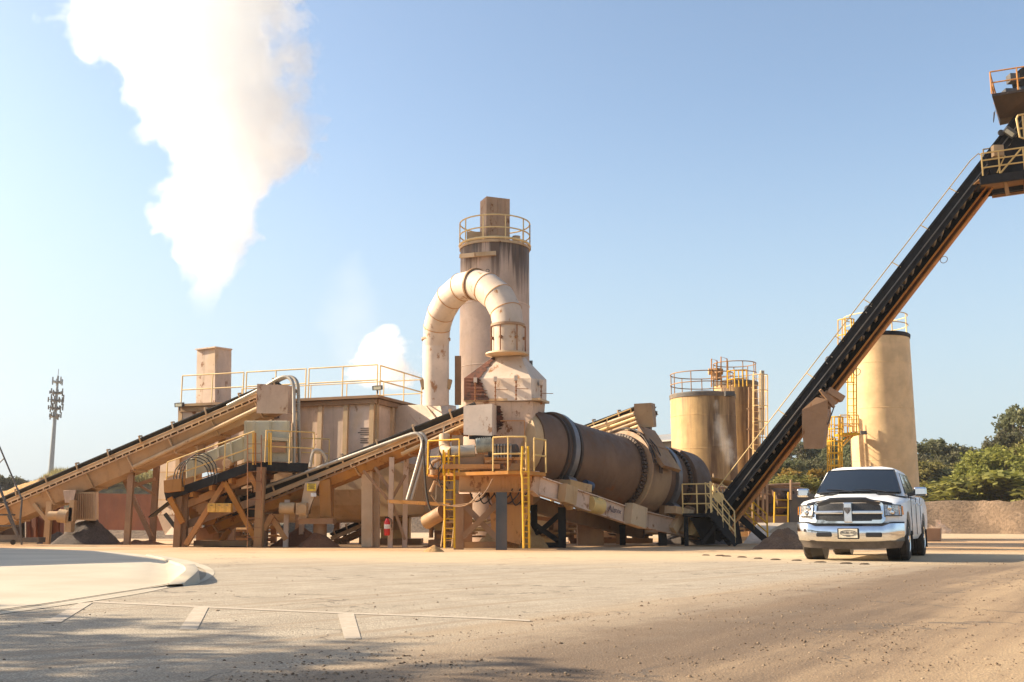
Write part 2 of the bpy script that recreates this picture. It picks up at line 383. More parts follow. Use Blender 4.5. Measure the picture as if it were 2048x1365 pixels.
# ================================================================ ground
def ground_mat():
    n = NB('dusty_yard')
    obj = n.tc.outputs['Object']
    sep = n.N.new('ShaderNodeSeparateXYZ'); n.L.new(obj, sep.inputs[0])
    X, Y = sep.outputs[0], sep.outputs[1]
    big = n.noise(0.35, 5, 0.6); med = n.noise(1.7, 6, 0.65)
    # old asphalt under pale dust
    asp = n.mix(n.ramp(med, 0.3, 0.7), (0.42, 0.345, 0.245), (0.56, 0.47, 0.345))
    agg = n.N.new('ShaderNodeTexVoronoi'); agg.inputs['Scale'].default_value = 75; n.L.new(obj, agg.inputs['Vector'])
    asp = n.mix(n.ramp(agg.outputs['Distance'], 0.25, 0.6, 0.0, 0.55), asp, (0.13, 0.10, 0.075))
    # brown grit driven in from the haul road (right) with tyre-sorted bands
    tr = n.noise(1.0, 5, 0.62, n.along((0.10, 1.5, 1), R(-58)))
    tr2 = n.noise(1.0, 4, 0.6, n.along((0.12, 4.5, 1), R(-52)))
    dirt = n.mix(n.ramp(tr, 0.3, 0.65), (0.26, 0.165, 0.088), (0.45, 0.31, 0.17))
    dirt = n.mix(n.ramp(med, 0.5, 0.75, 0, 0.6), dirt, (0.24, 0.155, 0.09))
    fine = n.noise(55, 5, 0.8)
    dirt = n.mix(n.ramp(fine, 0.52, 0.72, 0, 0.7), dirt, (0.13, 0.08, 0.045))
    asp = n.mix(n.ramp(tr2, 0.50, 0.64, 0, 0.75), asp, (0.29, 0.215, 0.14))
    m0 = n.math('SUBTRACT', X, n.math('MULTIPLY', n.math('SUBTRACT', Y, 6.6), 0.60))
    m0 = n.math('ADD', m0, n.math('MULTIPLY', n.math('SUBTRACT', med, 0.5), 1.6))
    m = n.math('ADD', m0, n.math('MULTIPLY', n.math('SUBTRACT', tr, 0.5), 3.0))
    dark = n.mix(n.ramp(tr, 0.3, 0.7), (0.115, 0.072, 0.04), (0.20, 0.13, 0.074))
    dark = n.mix(n.ramp(fine, 0.5, 0.7, 0, 0.7), dark, (0.07, 0.045, 0.028))
    mb_ = n.math('ADD', m0, n.math('MULTIPLY', n.math('SUBTRACT', tr, 0.5), 2.6))
    band = n.math('MULTIPLY', n.ramp(mb_, -0.5, 0.8), n.ramp(mb_, 1.5, 3.0, 1, 0.12))
    tk = n.math('MULTIPLY', n.ramp(tr2, 0.54, 0.62), n.ramp(m0, 2.0, 5.0, 0, 0.55))
    dirt = n.mix(n.math('MAXIMUM', n.math('MULTIPLY', band, 0.95), tk), dirt, dark)
    c = n.mix(n.ramp(m, -1.0, 1.1), asp, dirt)
    # sand-dusted strip in front of the plant
    s = n.math('ADD', Y, n.math('MULTIPLY', big, 9.0))
    c = n.mix(n.ramp(s, 20.5, 27.0, 0, 0.85), c, (0.56, 0.41, 0.24))
    o = n.ramp(n.math('ADD', Y, n.math('MULTIPLY', med, 4.0)), 25.0, 30.5)
    o2 = n.ramp(Y, 46, 60, 1, 0.25)
    c = n.mix(n.math('MULTIPLY', n.math('MULTIPLY', o, o2), n.ramp(big, 0.3, 0.6)), c, (0.44, 0.25, 0.11))
    # cracks and dark spots
    ck = n.N.new('ShaderNodeTexVoronoi'); ck.feature = 'DISTANCE_TO_EDGE'; ck.inputs['Scale'].default_value = 0.30
    wob = n.N.new('ShaderNodeVectorMath'); wob.operation = 'MULTIPLY_ADD'
    n.L.new(n.noise(1.1, 4, 0.6, out='Color'), wob.inputs[0]); wob.inputs[1].default_value = (2.2, 2.2, 0); n.L.new(obj, wob.inputs[2])
    n.L.new(wob.outputs[0], ck.inputs['Vector'])
    ckm = n.math('MULTIPLY', n.ramp(ck.outputs['Distance'], 0.003, 0.008, 1, 0), n.ramp(n.noise(0.6, 2), 0.47, 0.53))
    c = n.mix(n.math('MULTIPLY', ckm, 0.7), c, (0.09, 0.065, 0.045))
    sp_ = n.noise(120, 3, 0.7)
    c = n.mix(n.ramp(sp_, 0.54, 0.64, 0, 0.7), c, (0.10, 0.075, 0.055))
    c = n.mix(n.ramp(sp_, 0.42, 0.32, 0, 0.45), c, (0.66, 0.56, 0.42))
    n.color(c)
    h = n.math('ADD', n.math('MULTIPLY', fine, 0.6), n.math('MULTIPLY', tr, 1.2))
    h = n.math('ADD', h, n.math('MULTIPLY', agg.outputs['Distance'], 0.5))
    n.bump(h, 0.55, 0.012)
    return n.fin(0.92)
GROUND = ground_mat()
mb = MB()
xs = [-2500, -600, -150, -60] + [-30 + i * 0.6 for i in range(101)] + [60, 150, 600, 2500]
ys = [-300, -40, -10] + [0 + i * 0.35 for i in range(100)] + [36 + i * 2 for i in range(14)] + [90, 160, 400, 1200, 5000]
def gz(x, y):
    if y < 0.5 or y > 24.5 or abs(x) > 22: return 0
    k = min(1, (24.5 - y) / 4) * min(1, (22 - abs(x)) / 4)
    right = max(0, min(1, (x - 0.6 * (y - 6.6)) / 2 + 0.4))
    return -0.02 * k * right * abs(n2((x * 0.8, y * 0.8), 0.5)) + 0.010 * k * right * n2((x, y), 1.9, 4)
mb.grid([[V((x, y, gz(x, y))) for x in xs] for y in ys])
single('ground', mb, GROUND, 'pale dusty asphalt and brown dirt yard in front of the plant', 'ground', kind='structure', fix=False)

# concrete apron with curb, left
SLAB = NB('pale_concrete')
c_ = SLAB.mix(SLAB.ramp(SLAB.noise(0.8, 5), 0.3, 0.7), (0.43, 0.36, 0.26), (0.52, 0.44, 0.33))
c_ = SLAB.mix(SLAB.ramp(SLAB.noise(25, 5, 0.7), 0.5, 0.75, 0, 0.4), c_, (0.40, 0.31, 0.21))
SLAB.color(c_); SLAB.bump(SLAB.noise(60, 4, 0.7), 0.25, 0.006); SLAB.fin(0.85)
near = [(-260, 1262, .012), (-120, 1243, .012), (0, 1222, .012), (90, 1209, .012), (180, 1195, .012), (250, 1184, .012), (300, 1176, .014), (337, 1170, .02), (350, 1158, .05), (362, 1149, .10), (371, 1142, .135)]
far = [(-260, 1092, .13), (-120, 1094, .13), (0, 1096, .13), (90, 1098.5, .13), (190, 1102, .13), (250, 1106, .13), (300, 1111.5, .13), (328, 1117, .13), (350, 1125, .13), (364, 1130, .132), (371, 1138, .135)]
def gv(uv, z=0.0): return G(uv[0], uv[1], z)
rows = []; kr = 12
for j in range(kr + 1):
    t = j / kr; row = []
    for (a, b) in zip(near, far):
        A, B = G(*a), G(*b); q = lerp(A, B, t); k_ = min(1, t * 2.2) if a[0] < 320 else t; q.z = a[2] + (b[2] - a[2]) * (k_ * k_ * (3 - 2 * k_)); row.append(q)
    rows.append(row)
mb = MB(); mb.grid(rows, True)
mb.grid([rows[-1], [V((p.x, p.y, -0.05)) for p in rows[-1]]], False)
single('pavement', mb, SLAB.m, 'pale concrete apron with rounded curb end', 'pavement', kind='structure', fix=False)
cur = [(300, 1108.5), (335, 1114), (359, 1119), (383, 1125), (393, 1132), (396, 1140), (386, 1150), (374, 1160), (366, 1168)]
ins = [(292, 1110), (322, 1116), (342, 1122.5), (361, 1129), (369, 1134), (371, 1141), (361, 1150), (349, 1159), (336, 1170.5)]
hts = [.14, .145, .15, .15, .15, .14, .105, .06, .026]
mb = MB()
def smooth_pts(pts, k=5):
    out = []
    for i in range(len(pts) - 1):
        p0, p1, p2, p3 = pts[max(i - 1, 0)], pts[i], pts[i + 1], pts[min(i + 2, len(pts) - 1)]
        for j in range(k):
            t = j / k
            out.append(tuple(0.5 * ((2 * b) + (c - a) * t + (2 * a - 5 * b + 4 * c - d) * t * t + (3 * b - a - 3 * c + d) * t ** 3) for a, b, c, d in zip(p0, p1, p2, p3)))
    out.append(tuple(pts[-1])); return out
cs = smooth_pts([(*a, *b, h) for a, b, h in zip(cur, ins, hts)])
rows = []
for (u, v, iu, iv, h) in cs:
    o, i_ = G(u, v, h), G(iu, iv, h)
    e = (o - i_).normalized(); e.z = 0
    rows.append([i_ - e * 0.03 - Z * 0.03, i_ + Z * 0.004, o - e * 0.03 + Z * 0.002, o - Z * 0.006, o - Z * 0.025 + e * 0.012, V((o.x, o.y, -0.03)) + e * 0.045])
mb.grid(rows, True)
single('curb', mb, SLAB.m, 'rounded concrete curb end of the apron', 'curb', kind='structure', fix=False)
# gutter strip outside the curb
go = [(-260, 1268), (-120, 1250), (0, 1230), (90, 1217), (180, 1204), (270, 1190), (330, 1178), (372, 1169), (404, 1164.5), (422, 1155), (429, 1147), (424, 1139), (408, 1131), (376, 1122), (340, 1115)]
gi = [(-260, 1261), (-120, 1242), (0, 1221.5), (90, 1208.5), (180, 1194.5), (270, 1180.5), (330, 1171), (355, 1170), (384, 1168), (404, 1161), (412, 1152), (410, 1143), (396, 1136), (366, 1127), (335, 1119)]
gs = smooth_pts([(*a, *b) for a, b in zip(go, gi)])
mb = MB(); mb.grid([[G(s[0], s[1], 0.0) + Z * 0.004, G(s[2], s[3], 0.0) + Z * 0.012] for s in gs], False)
single('gutter_path', mb, SLAB.m, 'flush concrete gutter round the curb', 'gutter', kind='structure', fix=False)
# dark expansion joint between apron and gutter
mb = MB()
jp = [G(u, v, 0.02) for u, v in smooth_pts([(-260, 1261.5), (-120, 1242.5), (0, 1222), (90, 1209), (180, 1195), (270, 1181), (326, 1171), (338, 1169)])]
mb.grid([[p + Z * 0.004, p + Z * 0.004 + V((0.0, 0.035, 0.004))] for p in jp], False)
single('pavement_joint', mb, plain('joint_tar', (0.10, 0.07, 0.05), 0.9), 'dark joint between apron and gutter', 'joint', kind='structure', fix=False)
# worn painted bay markings
LINEM = NB('worn_road_paint')
tr_ = LINEM.ramp(LINEM.noise(11, 8, 0.8), 0.34, 0.56)
LINEM.color(LINEM.mix(tr_, (0.53, 0.44, 0.33), (0.41, 0.335, 0.25))); LINEM.bump(LINEM.noise(60, 4), 0.4, 0.005); LINEM.fin(0.85)
for q in ([(675, 1229), (708, 1229), (722, 1279), (689, 1279)], [(388, 1216), (417, 1216), (394, 1261), (358, 1261)],
          [(158, 1207), (186, 1206), (122, 1246), (84, 1248)]):
    mb = MB(); a, b, c, d = [G(*p) for p in q]
    m = 8; mb.grid([[lerp(a, d, i / m) + Z * 0.004, lerp(b, c, i / m) + Z * 0.004] for i in range(m + 1)], False)
    single('road_marking', mb, LINEM.m, 'worn white painted stripe on the asphalt', 'road marking', kind='structure', fix=False)
mb = MB(); pts = smooth_pts([(186, 1203), (400, 1213), (700, 1226), (950, 1235), (1060, 1241)])
mb.grid([[G(u, v) + Z * 0.003, G(u, v + 3) + Z * 0.003] for u, v in pts], False)
single('road_marking', mb, LINEM.m, 'long worn white line across the bay ends', 'road marking', kind='structure', fix=False)
# loose stones: nobody could count them
mb = MB(); rnd = random.Random(3)
def stone(c, r):
    ph = rnd.random() * 6; sq = 0.5 + rnd.random() * 0.4; v = []
    for k in range(5):
        a = ph + k * 1.257; rr = r * (0.7 + 0.5 * rnd.random()); v.append(c + V((rr * math.cos(a), rr * math.sin(a), 0)))
    v.append(c + V((r * 0.2 * (rnd.random() - 0.5), 0, r * sq * 1.1)))
    for k in range(5):
        a = ph + 0.6 + k * 1.257; v.append(c + V((r * 0.75 * math.cos(a), r * 0.75 * math.sin(a), r * sq * 0.7)))
    o = [(k, (k + 1) % 5, 6 + k) for k in range(5)] + [(6 + k, (k + 1) % 5, 6 + (k + 1) % 5) for k in range(5)] + [(6 + k, 6 + (k + 1) % 5, 5) for k in range(5)]
    mb.add(v, o)
for i in range(26000):
    y = 3.6 + 15 * rnd.random() ** 1.6; x = (rnd.random() * 1.12 - 0.56) * y * 1.0
    side = x - 0.6 * (y - 6.6)
    if side < -0.4 and rnd.random() > 0.10: continue
    if n2((x * 0.8, y * 0.8), 1.0, 9) < -0.12 + 0.25 * rnd.random() and rnd.random() < 0.75: continue
    r = 0.003 + 0.008 * rnd.random() ** 3
    if rnd.random() < 0.012: r *= 1.8
    stone(V((x, y, gz(x, y) - 0.001)), r * (0.8 + y * 0.03))
STONE = soil('stones', (0.16, 0.10, 0.06), (0.42, 0.31, 0.20), 14, 50, 0.003)
single('gravel', mb, STONE, 'loose stones and grit scattered over the yard', 'gravel', kind='stuff', fix=False)
# row of short dried clods lying on the yard in front of the truck
k = 0
CL = ['flattened dark clod on the yard, one of the row leading to the truck']
for u, v, wd in ((1412, 1111.5, 8), (1440, 1112.5, 10), (1453, 1113.5, 10), (1484, 1115.5, 10), (1516, 1118, 9), (1551, 1120.5, 11), (1593, 1122, 11), (1640, 1125.5, 13), (1692, 1128, 13), (1729, 1129.5, 11)):
    c = G(u, v); s = wd * c.y / FPX; mb = MB()
    mb.lathe(c - Z * 0.01, [(s, 0), (s * 0.92, 0.022), (s * 0.55, 0.034), (s * 0.1, 0.03)], 9)
    for q in mb.v: q.y = c.y + (q.y - c.y) * 0.35; q.z += 0.01 * noise.noise(q * 5)
    k += 1
    single('dirt_clod', mb, CLODM, ['first', 'second', 'third', 'fourth', 'fifth', 'sixth', 'seventh', 'eighth', 'ninth', 'tenth'][k - 1] + ' flattened dark clod of the row, counted from the drum towards the truck', 'clod', 'dark clods in a row on the yard', base=c)

# ---------------------------------------------------------------- far terrain
def ridge(name, pts, depth, mat, label, front=None, lump=0.3, kind='structure', cat='berm', n=60):
    """pts: (u, v_top) at distance d; a long bank with a sloped front"""
    mb = MB(); rows = []
    tops = [P(u, v, d) for u, v, d in pts]
    L = [0]
    for i in range(len(tops) - 1): L.append(L[-1] + (tops[i + 1] - tops[i]).length)
    def at(t):
        x = t * L[-1]
        for i in range(len(L) - 1):
            if x <= L[i + 1] + 1e-6: return lerp(tops[i], tops[i + 1], (x - L[i]) / (L[i + 1] - L[i]))
        return tops[-1]
    for i in range(n + 1):
        c = at(i / n); row = []
        for k, (dy, hz) in enumerate(((-1.9, -0.1), (-1.45, 0.12), (-1.05, 0.38), (-0.62, 0.68), (-0.25, 0.92), (0, 1.0), (0.5, 0.97), (1.3, 0.7), (2.4, -0.1))):
            y = c.y + dy * (front or c.z * 0.8); z = c.z * hz
            if 0 < k < 8: z += lump * n2((c.x, y), 0.35) * (0.4 + hz * 0.6); 
            row.append(V((c.x + 0.4 * lump * n2((y, c.x), 0.5), y + lump * 0.8 * n2((c.x, z * 3 + k), 0.4), max(z, -0.1) if k in (0, 8) else z)))
        rows.append(row)
    mb.grid(rows)
    return single(name, mb, mat, label, cat, kind=kind)
ridge('terrain', [(1500, 1012, 82), (1700, 1008, 82), (1850, 1004, 82), (1905, 1001, 81), (1955, 1003.5, 80), (1990, 1003, 78), (2060, 1003, 76), (2300, 1004, 70), (2700, 1006, 66)], 4, BERM, 'long brown soil berm beyond the yard', front=2.0, lump=0.42)
ridge('terrain', [(1780, 1004, 108), (1850, 995, 108), (1900, 992, 108), (1940, 993, 108), (1985, 1000, 106), (2040, 1008, 104)], 4, BERM, 'low brown soil ridge behind the long berm', front=2.0, lump=0.3)
ridge('hill', [(-300, 1000, 95), (-60, 990, 95), (30, 988, 92), (70, 974, 90), (110, 954, 88), (150, 948, 86), (215, 946, 84), (290, 950, 84), (360, 965, 84), (460, 990, 86), (600, 1010, 88)], 6, soil('grassy_slope_soil', (0.22, 0.17, 0.10), (0.30, 0.25, 0.12), 0.2, 1.5, 0.3, (0.16, 0.14, 0.12)), 'rubble slope with dry grass behind the left conveyor', front=5.0, lump=0.5, cat='hill')
ridge('terrain', [(-200, 1045, 60), (80, 1040, 58), (150, 1030, 56), (195, 1022, 54), (250, 1024, 54), (300, 1030, 54), (360, 1040, 54), (460, 1060, 55)], 3, BERM, 'low brown soil bank behind the left conveyor legs', front=2.2, lump=0.22)
ridge('terrain', [(560, 1020, 90), (900, 1024, 95), (1300, 1020, 100), (1560, 1014, 100)], 3, BERM, 'far soil bank seen through the plant legs', front=3.0, lump=0.3)
heap('rubble_pile', 'big multicoloured rubble pile at the foot of the long berm', 'rubble pile', G(1852, 1067) + V((0, 0, 0)), 6.2, 4.0, 2.5, RUBB, seed=5, n=64, lump=0.22)
# ================================================================ tall silo
def ringrail(mb, c, r, z, h, a0=0, a1=360, step=15, posts=4, rr=0.022, mids=(0.5,), n=6):
    A = [R(a0 + (a1 - a0) * k / max(1, round((a1 - a0) / step))) for k in range(round((a1 - a0) / step) + 1)]
    pts = [c + V((r * math.cos(a), r * math.sin(a), z)) for a in A]
    for k in (1.0,) + tuple(mids): mb.tube([p + Z * h * k for p in pts], rr, n)
    for i in range(0, len(pts), posts): mb.tube([pts[i], pts[i] + Z * h], rr, n)
    return mb
d = 40.0
c0 = P(988, 1050, d); c0.z = 0; rs = 70 * d / FPX * 1.012; zt = P(988, 484, d - rs).z
t = Thing('mineral_silo', 'tall stained beige silo with a square rusty stack on top', 'silo', c0)
SILO = paint('silo_paint', (0.61, 0.45, 0.35), rust=0.1, dust=0.2, streak=0.25)
def silo_stain():
    n = NB.__new__(NB); n.m = SILO; n.t = SILO.node_tree; n.N = n.t.nodes; n.L = n.t.links; n.b = n.N['Principled BSDF']; n.tc = n.N['Texture Coordinate']
    old = n.b.inputs['Base Color'].links[0].from_socket
    sp = n.N.new('ShaderNodeSeparateXYZ'); n.L.new(n.tc.outputs['Object'], sp.inputs[0])
    st = n.noise(1, 7, 0.7, n.coord((3.6, 3.6, 0.10))); st2 = n.noise(1, 4, 0.6, n.coord((1.3, 1.3, 0.05)))
    m = n.math('ADD', sp.outputs[2], n.math('MULTIPLY', n.math('ADD', n.math('MULTIPLY', st, 6.5), n.math('MULTIPLY', st2, 4.5)), 1.0))
    m = n.ramp(m, zt + 4.2, zt + 5.4, 0, 0.95)
    n.color(n.mix(m, old, n.mix(n.ramp(st, 0.4, 0.6), (0.028, 0.022, 0.018), (0.13, 0.075, 0.045))))
silo_stain()
t.part('shell', MB().lathe(c0, [(rs, 0)] + [(rs, zt * k / 8) for k in range(1, 9)], 64), SILO)
mb = MB()
for z in (zt * 0.36, zt * 0.585, zt * 0.80): mb.lathe(c0 + Z * z, [(rs, -0.02), (rs + 0.02, -0.01), (rs + 0.02, 0.01), (rs, 0.02)], 48, cap=False)
t.part('weld_seam', mb, PINK)
t.part('roof_deck', MB().lathe(c0 + Z * zt, [(rs + 0.04, 0), (rs + 0.04, 0.10), (rs * 0.5, 0.3)], 48), CREAM)
t.part('guard_rail', ringrail(ringrail(MB(), c0, rs + 0.03, zt + 0.1, 0.98, 0, 360, 12, 3, 0.028), c0, rs + 0.03, zt + 0.02, 0.16, 0, 360, 12, 30, 0.05, ()), YELP)
sb = P(988, 484, d); sb.z = zt
st_t = P(988, 410, d).z
mb = MB(); mb.box(c0 + V((0, -0.1, (zt + st_t) / 2 + 0.1)), (0.98, 0.75, st_t - zt + 0.1), V((0.93, 0.36, 0)))
for k in (-0.3, 0.0, 0.3): mb.box(c0 + V((0, -0.1, (zt + st_t) / 2 + 0.1)) + V((0.93, 0.36, 0)) * k + V((0.36, -0.93, 0)) * 0.38, (0.03, 0.05, st_t - zt + 0.08), V((0.93, 0.36, 0)))
t.part('stack', mb, STACKM)
t.part('roof_box', MB().box(c0 + V((-0.75, 0.0, zt + 0.45)), (0.7, 0.6, 0.5)), CREAM); mb = MB(); mb.cyl(c0 + V((0.85, 0.2, zt + 0.1)), c0 + V((0.85, 0.2, zt + 0.65)), 0.16)
t.part('roof_hatch', mb, CREAM)
mb = MB()
for k, (u0, u1) in enumerate(((921, 951), (951, 992))):
    mb.beam(P(u0, 513 - k * 3, d - rs - 0.05 + (0.6 if k == 0 else 0)), P(u1, 510 - k * 3, d - rs - 0.05), 0.12, 0.16)
t.part('top_ledge', mb, CREAM)
mb = MB().beam(P(916, 810, 33.6), P(916, 713, 33.6), 0.2, 0.2); t.part('support_post', mb, BROWN)
mb = MB(); mb.beam(P(1062, 760, 38), P(1062, 722, 38), 0.12, 0.12); t.part('side_bracket', mb, GREYM)

# ================================================================ filter house (long ribbed box)
C = P(750, 792, 34); zr = C.z; C.z = 0
Lb, Wb = 7.6, 3.6; zb = P(750, 932, 34).z
t = Thing('filter_house', 'long ribbed beige filter house with a railed roof and square stack', 'filter house', C)
p00, p10, p11, p01 = C, C + BB * Lb, C + BB * Lb + AB * Wb, C + AB * Wb
def up(p, z): return V((p.x, p.y, z))
t.part('body', MB().hexa([up(p00, zb), up(p10, zb), up(p11, zb), up(p01, zb), up(p00, zr - 0.1), up(p10, zr - 0.1), up(p11, zr - 0.1), up(p01, zr - 0.1)]), PINK)
mb = MB(); N1 = -AB; N2 = -BB
for x in (0.06, 1.02, 1.98, 2.94, 3.9, 4.86, 5.82, 6.78, 7.55):
    t.part('stiffener', MB().beam(up(p00 + BB * x + N1 * 0.05, zb), up(p00 + BB * x + N1 * 0.05, zr - 0.1), 0.16, 0.10, up=N1), CREAM)
for x in (0.06, 1.2, 2.4, 3.5):
    t.part('stiffener', MB().beam(up(p00 + AB * x + N2 * 0.05, zb), up(p00 + AB * x + N2 * 0.05, zr - 0.1), 0.14, 0.10, up=N2), CREAM)
mb = MB()
mb.beam(up(p00 + N1 * 0.07 + BB * -0.1, zr - 0.19), up(p10 + N1 * 0.07, zr - 0.19), 0.14, 0.16)
mb.beam(up(p00 + N2 * 0.07, zr - 0.19), up(p01 + N2 * 0.07, zr - 0.19), 0.14, 0.16)
mb.hexa([up(p00 + N1 * 0.22 + N2 * 0.22, zr - 0.09), up(p10 + N1 * 0.22, zr - 0.09), up(p11, zr - 0.09), up(p01 + N2 * 0.22, zr - 0.09), up(p00 + N1 * 0.22 + N2 * 0.22, zr), up(p10 + N1 * 0.22, zr), up(p11, zr), up(p01 + N2 * 0.22, zr)])
t.part('roof_edge', mb, BROWN)
mb = MB()
f0 = up(p00 + N1 * 0.15 + N2 * 0.15, zr); fl = up(p10 + N1 * 0.15 - BB * 0.1, zr)
segs = [(0, 0.335), (0.35, 0.655), (0.67, 1.0)]
for a, b in segs:
    rail(mb, [lerp(f0, fl, a), lerp(f0, fl, b)], 1.0, 0.024, 1.3)
rail(mb, [f0 + AB * 0.2, up(p01 + N2 * 0.15, zr)], 1.0, 0.024, 1.5)
rail(mb, [up(p11, zr), up(p01, zr)], 1.0, 0.022, 1.6)
t.part('roof_railing', mb, YELP)
# hopper below with a rolled trough
mb = MB(); rows = []
for i, x in enumerate((-0.0, 2.0, 4.0, 5.9)):
    o = up(C + BB * x, 0); row = []
    for (y, z) in ((0.0, zb), (0.15, zb - 0.75), (0.55, zb - 1.25), (0.95, 1.05), (1.3, 0.82), (1.8, 0.72), (2.3, 0.82), (2.65, 1.05), (3.0, zb - 1.25), (3.45, zb - 0.75), (3.6, zb)): row.append(o + AB * y + Z * z)
    rows.append(row)
mb.grid(rows, False); mb.add(rows[0], [tuple(range(11))]); mb.add(rows[-1], [tuple(range(11))])
t.part('hopper', mb, CREAM)
mb = MB(); o = up(C, 0)
mb.hexa([o + N2 * 1.7 + AB * 0.3 + Z * 1.0, o + AB * 0.3 + Z * 0.9, o + AB * 2.9 + Z * 0.9, o + N2 * 1.7 + AB * 2.9 + Z * 1.0,
         o + N2 * 1.7 + AB * 0.0 + Z * zb, o + Z * (zb + 0.2) + N2 * 0.002, o + AB * 3.4 + Z * (zb + 0.2) + N2 * 0.002, o + N2 * 1.7 + AB * 3.4 + Z * zb])
t.part('outlet_hopper', mb, CREAM)
# sloped clean-air transition on the right
q0, q1 = P(790, 812, 35.5), P(935, 812, 33.8)
zl = P(790, 935, 35.5).z
mb = MB(); A0, A1 = up(P(785, 900, 35.2), 0), up(P(905, 900, 32.8), 0)
tp = lambda u, v, dd: P(u, v, dd)
mb.hexa([tp(786, 925, 35.4), tp(905, 940, 33.6), tp(925, 940, 35.6), tp(806, 925, 37.4), tp(786, 812, 35.4), tp(880, 808, 34.2), tp(912, 812, 36.0), tp(812, 812, 37.4)])
t.part('duct_transition', mb, PINK2)
mb = MB(); mb.beam(tp(806, 812, 35.2), tp(848, 862, 34.6), 0.06, 0.06); mb.beam(tp(850, 810, 34.6), tp(880, 850, 34.0), 0.06, 0.06)
t.part('transition_rib', mb, PINK)
mb = MB()
for (u, v) in ((372, 787),):
    q = P(u - 6, 810, 36.4)
mb.hexa([P(392, 815, 37.6), P(430, 812, 37.2), P(462, 815, 38.6), P(428, 817, 39), P(394, 699, 37.6), P(430, 694, 37.2), P(463, 699, 38.6), P(428, 703, 39)])
t.part('square_stack', mb, PINK)
mb = MB().hexa([P(390, 700.5, 37.5), P(430, 695.6, 37.1), P(465, 700.5, 38.6), P(428, 704, 39.1), P(390, 698, 37.5), P(430, 693, 37.1), P(465, 698, 38.6), P(428, 702, 39.1)])
t.part('stack_cap', mb, PINK)
# end discharge bin (left) tapering to the ground
mb = MB(); a, b_ = P(318, 1000, 37.2), P(372, 1000, 36.6)
def quadbox(u0, u1, v0, v1, d0, d1, th=1.2, ub0=None, ub1=None):
    ub0, ub1 = ub0 if ub0 is not None else u0, ub1 if ub1 is not None else u1
    A, B, Cc, D = P(ub0, v1, d0), P(ub1, v1, d1), P(u1, v0, d1), P(u0, v0, d0)
    m = MB(); t_ = AB * th
    return m.hexa([A, B, B + t_, A + t_, D, Cc, Cc + t_, D + t_])
t.part('end_bin', quadbox(316, 362, 862, 1030, 37.2, 36.8), PINK2)
t.part('end_bin_outlet', quadbox(314.5, 364, 1031, 1070, 37.21, 36.81, 1.2, 330, 360), PINK2)
mb = MB()
for v in (945, 1000): mb.beam(P(313, v, 37.1), P(364, v, 36.7), 0.06, 0.05)
mb.beam(P(362, 862, 36.7), P(362, 1030, 36.7), 0.08, 0.08)
t.part('bin_flange', mb, CREAM)
t.part('end_panel', quadbox(356, 398, 812, 900, 36.5, 36.35, 0.3), PINK)
# lettering on the front face
mb = MB(); q = P(568, 835.5, 36.0)
s_ = (q - C).dot(BB); pt = C + BB * s_ + N1 * 0.015; pt = up(pt, P(568, 835.5, pt.y).z)
text_mb(mb, 'AL', pt + BB * 0.15, -BB, Z, 0.22, 0.003, 0.003, 1.1); text_mb(mb, 'mix', pt - BB * 0.13 + Z * 0.02, -BB, Z, 0.18, 0.003, 0.003, 1.2)
t.part('lettering', mb, INK, fix=False)
mb = MB()   # scraped patch right of the lettering
for k in range(7): mb.box(C + BB * (0.32 + 0.02 * (k % 3)) + N1 * 0.008 + Z * (zr - 1.05 - 0.07 * k - 0.05 * (k > 3)), (0.35 - 0.05 * (k % 3) + 0.2 * (k == 2), 0.012, 0.022), BB)
t.part('scraped_mark', mb, DRUMD)
mb = MB()
for x in (0.4, 3.0, 5.6):
    for y in (0.5, 3.1): t.part('leg', MB().beam(up(C + BB * x + AB * y, 0), up(C + BB * x + AB * y, zb - 0.6), 0.2, 0.2), BROWN)
# floodlights
def floodlight(u, v, dd, label, face):
    b = P(u, v + 12, dd); t2 = Thing('floodlight', label, 'floodlight', b, 'floodlights on the filter house roof')
    t2.part('bracket', MB().tube([b, b + Z * 0.12, P(u, v, dd)], 0.025, 6), GREYM)
    m = MB().box(P(u, v, dd), (0.30, 0.16, 0.14), face, V((0.1, -0.3, 1))); t2.part('housing', m, GREYM)
    m = MB().box(P(u, v, dd) + V((0, -0.085, -0.02)), (0.25, 0.02, 0.10), face); t2.part('lens', m, LAMP)
floodlight(755, 776, 33.7, 'small floodlight on the near roof corner of the filter house', BB)
floodlight(359, 810, 36.2, 'small floodlight at the far left roof corner of the filter house', BB)

# ================================================================ U-shaped duct
def bend(pts, k=3): return [V(x) for x in smooth_pts([tuple(p) for p in pts], k)]
pathR = [P(1016, 712, 30), P(1016, 650, 30), P(1012, 624, 30.1), P(998, 596, 30.3), P(975, 577, 30.7), P(951, 569, 31.1)]
pathL = [P(951, 569, 31.1), P(924, 575, 31.6), P(900, 595, 32.1), P(882, 626, 32.6), P(874, 655, 33), P(872, 690, 33.2), P(872, 812, 33.4)]
t = Thing('exhaust_duct', 'big beige arched exhaust duct rising from the drum hood', 'duct', P(1016, 712, 30))
rr = [0.455, 0.455, 0.465, 0.475, 0.475, 0.45]
t.part('right_limb', MB().segtube(pathR, rr), PINK2)
t.part('left_limb', MB().segtube(pathL, [0.45, 0.445, 0.44, 0.435, 0.43, 0.42, 0.42]), PINK2)
def flange(p, ax, r, w=0.035, ex=0.05, m=36): return MB().lathe(p - V(ax).normalized() * w, [(r, 0), (r + ex, 0.001), (r + ex, 2 * w - 0.001), (r, 2 * w)], m, ax, cap=False)
for p, ax, r in ((P(951, 569, 31.1), pathL[1] - pathR[4], 0.45), (P(1016, 652, 30), Z, 0.455), (P(872, 679, 33.2), Z, 0.42)):
    t.part('flange', flange(p, ax, r), BROWN)
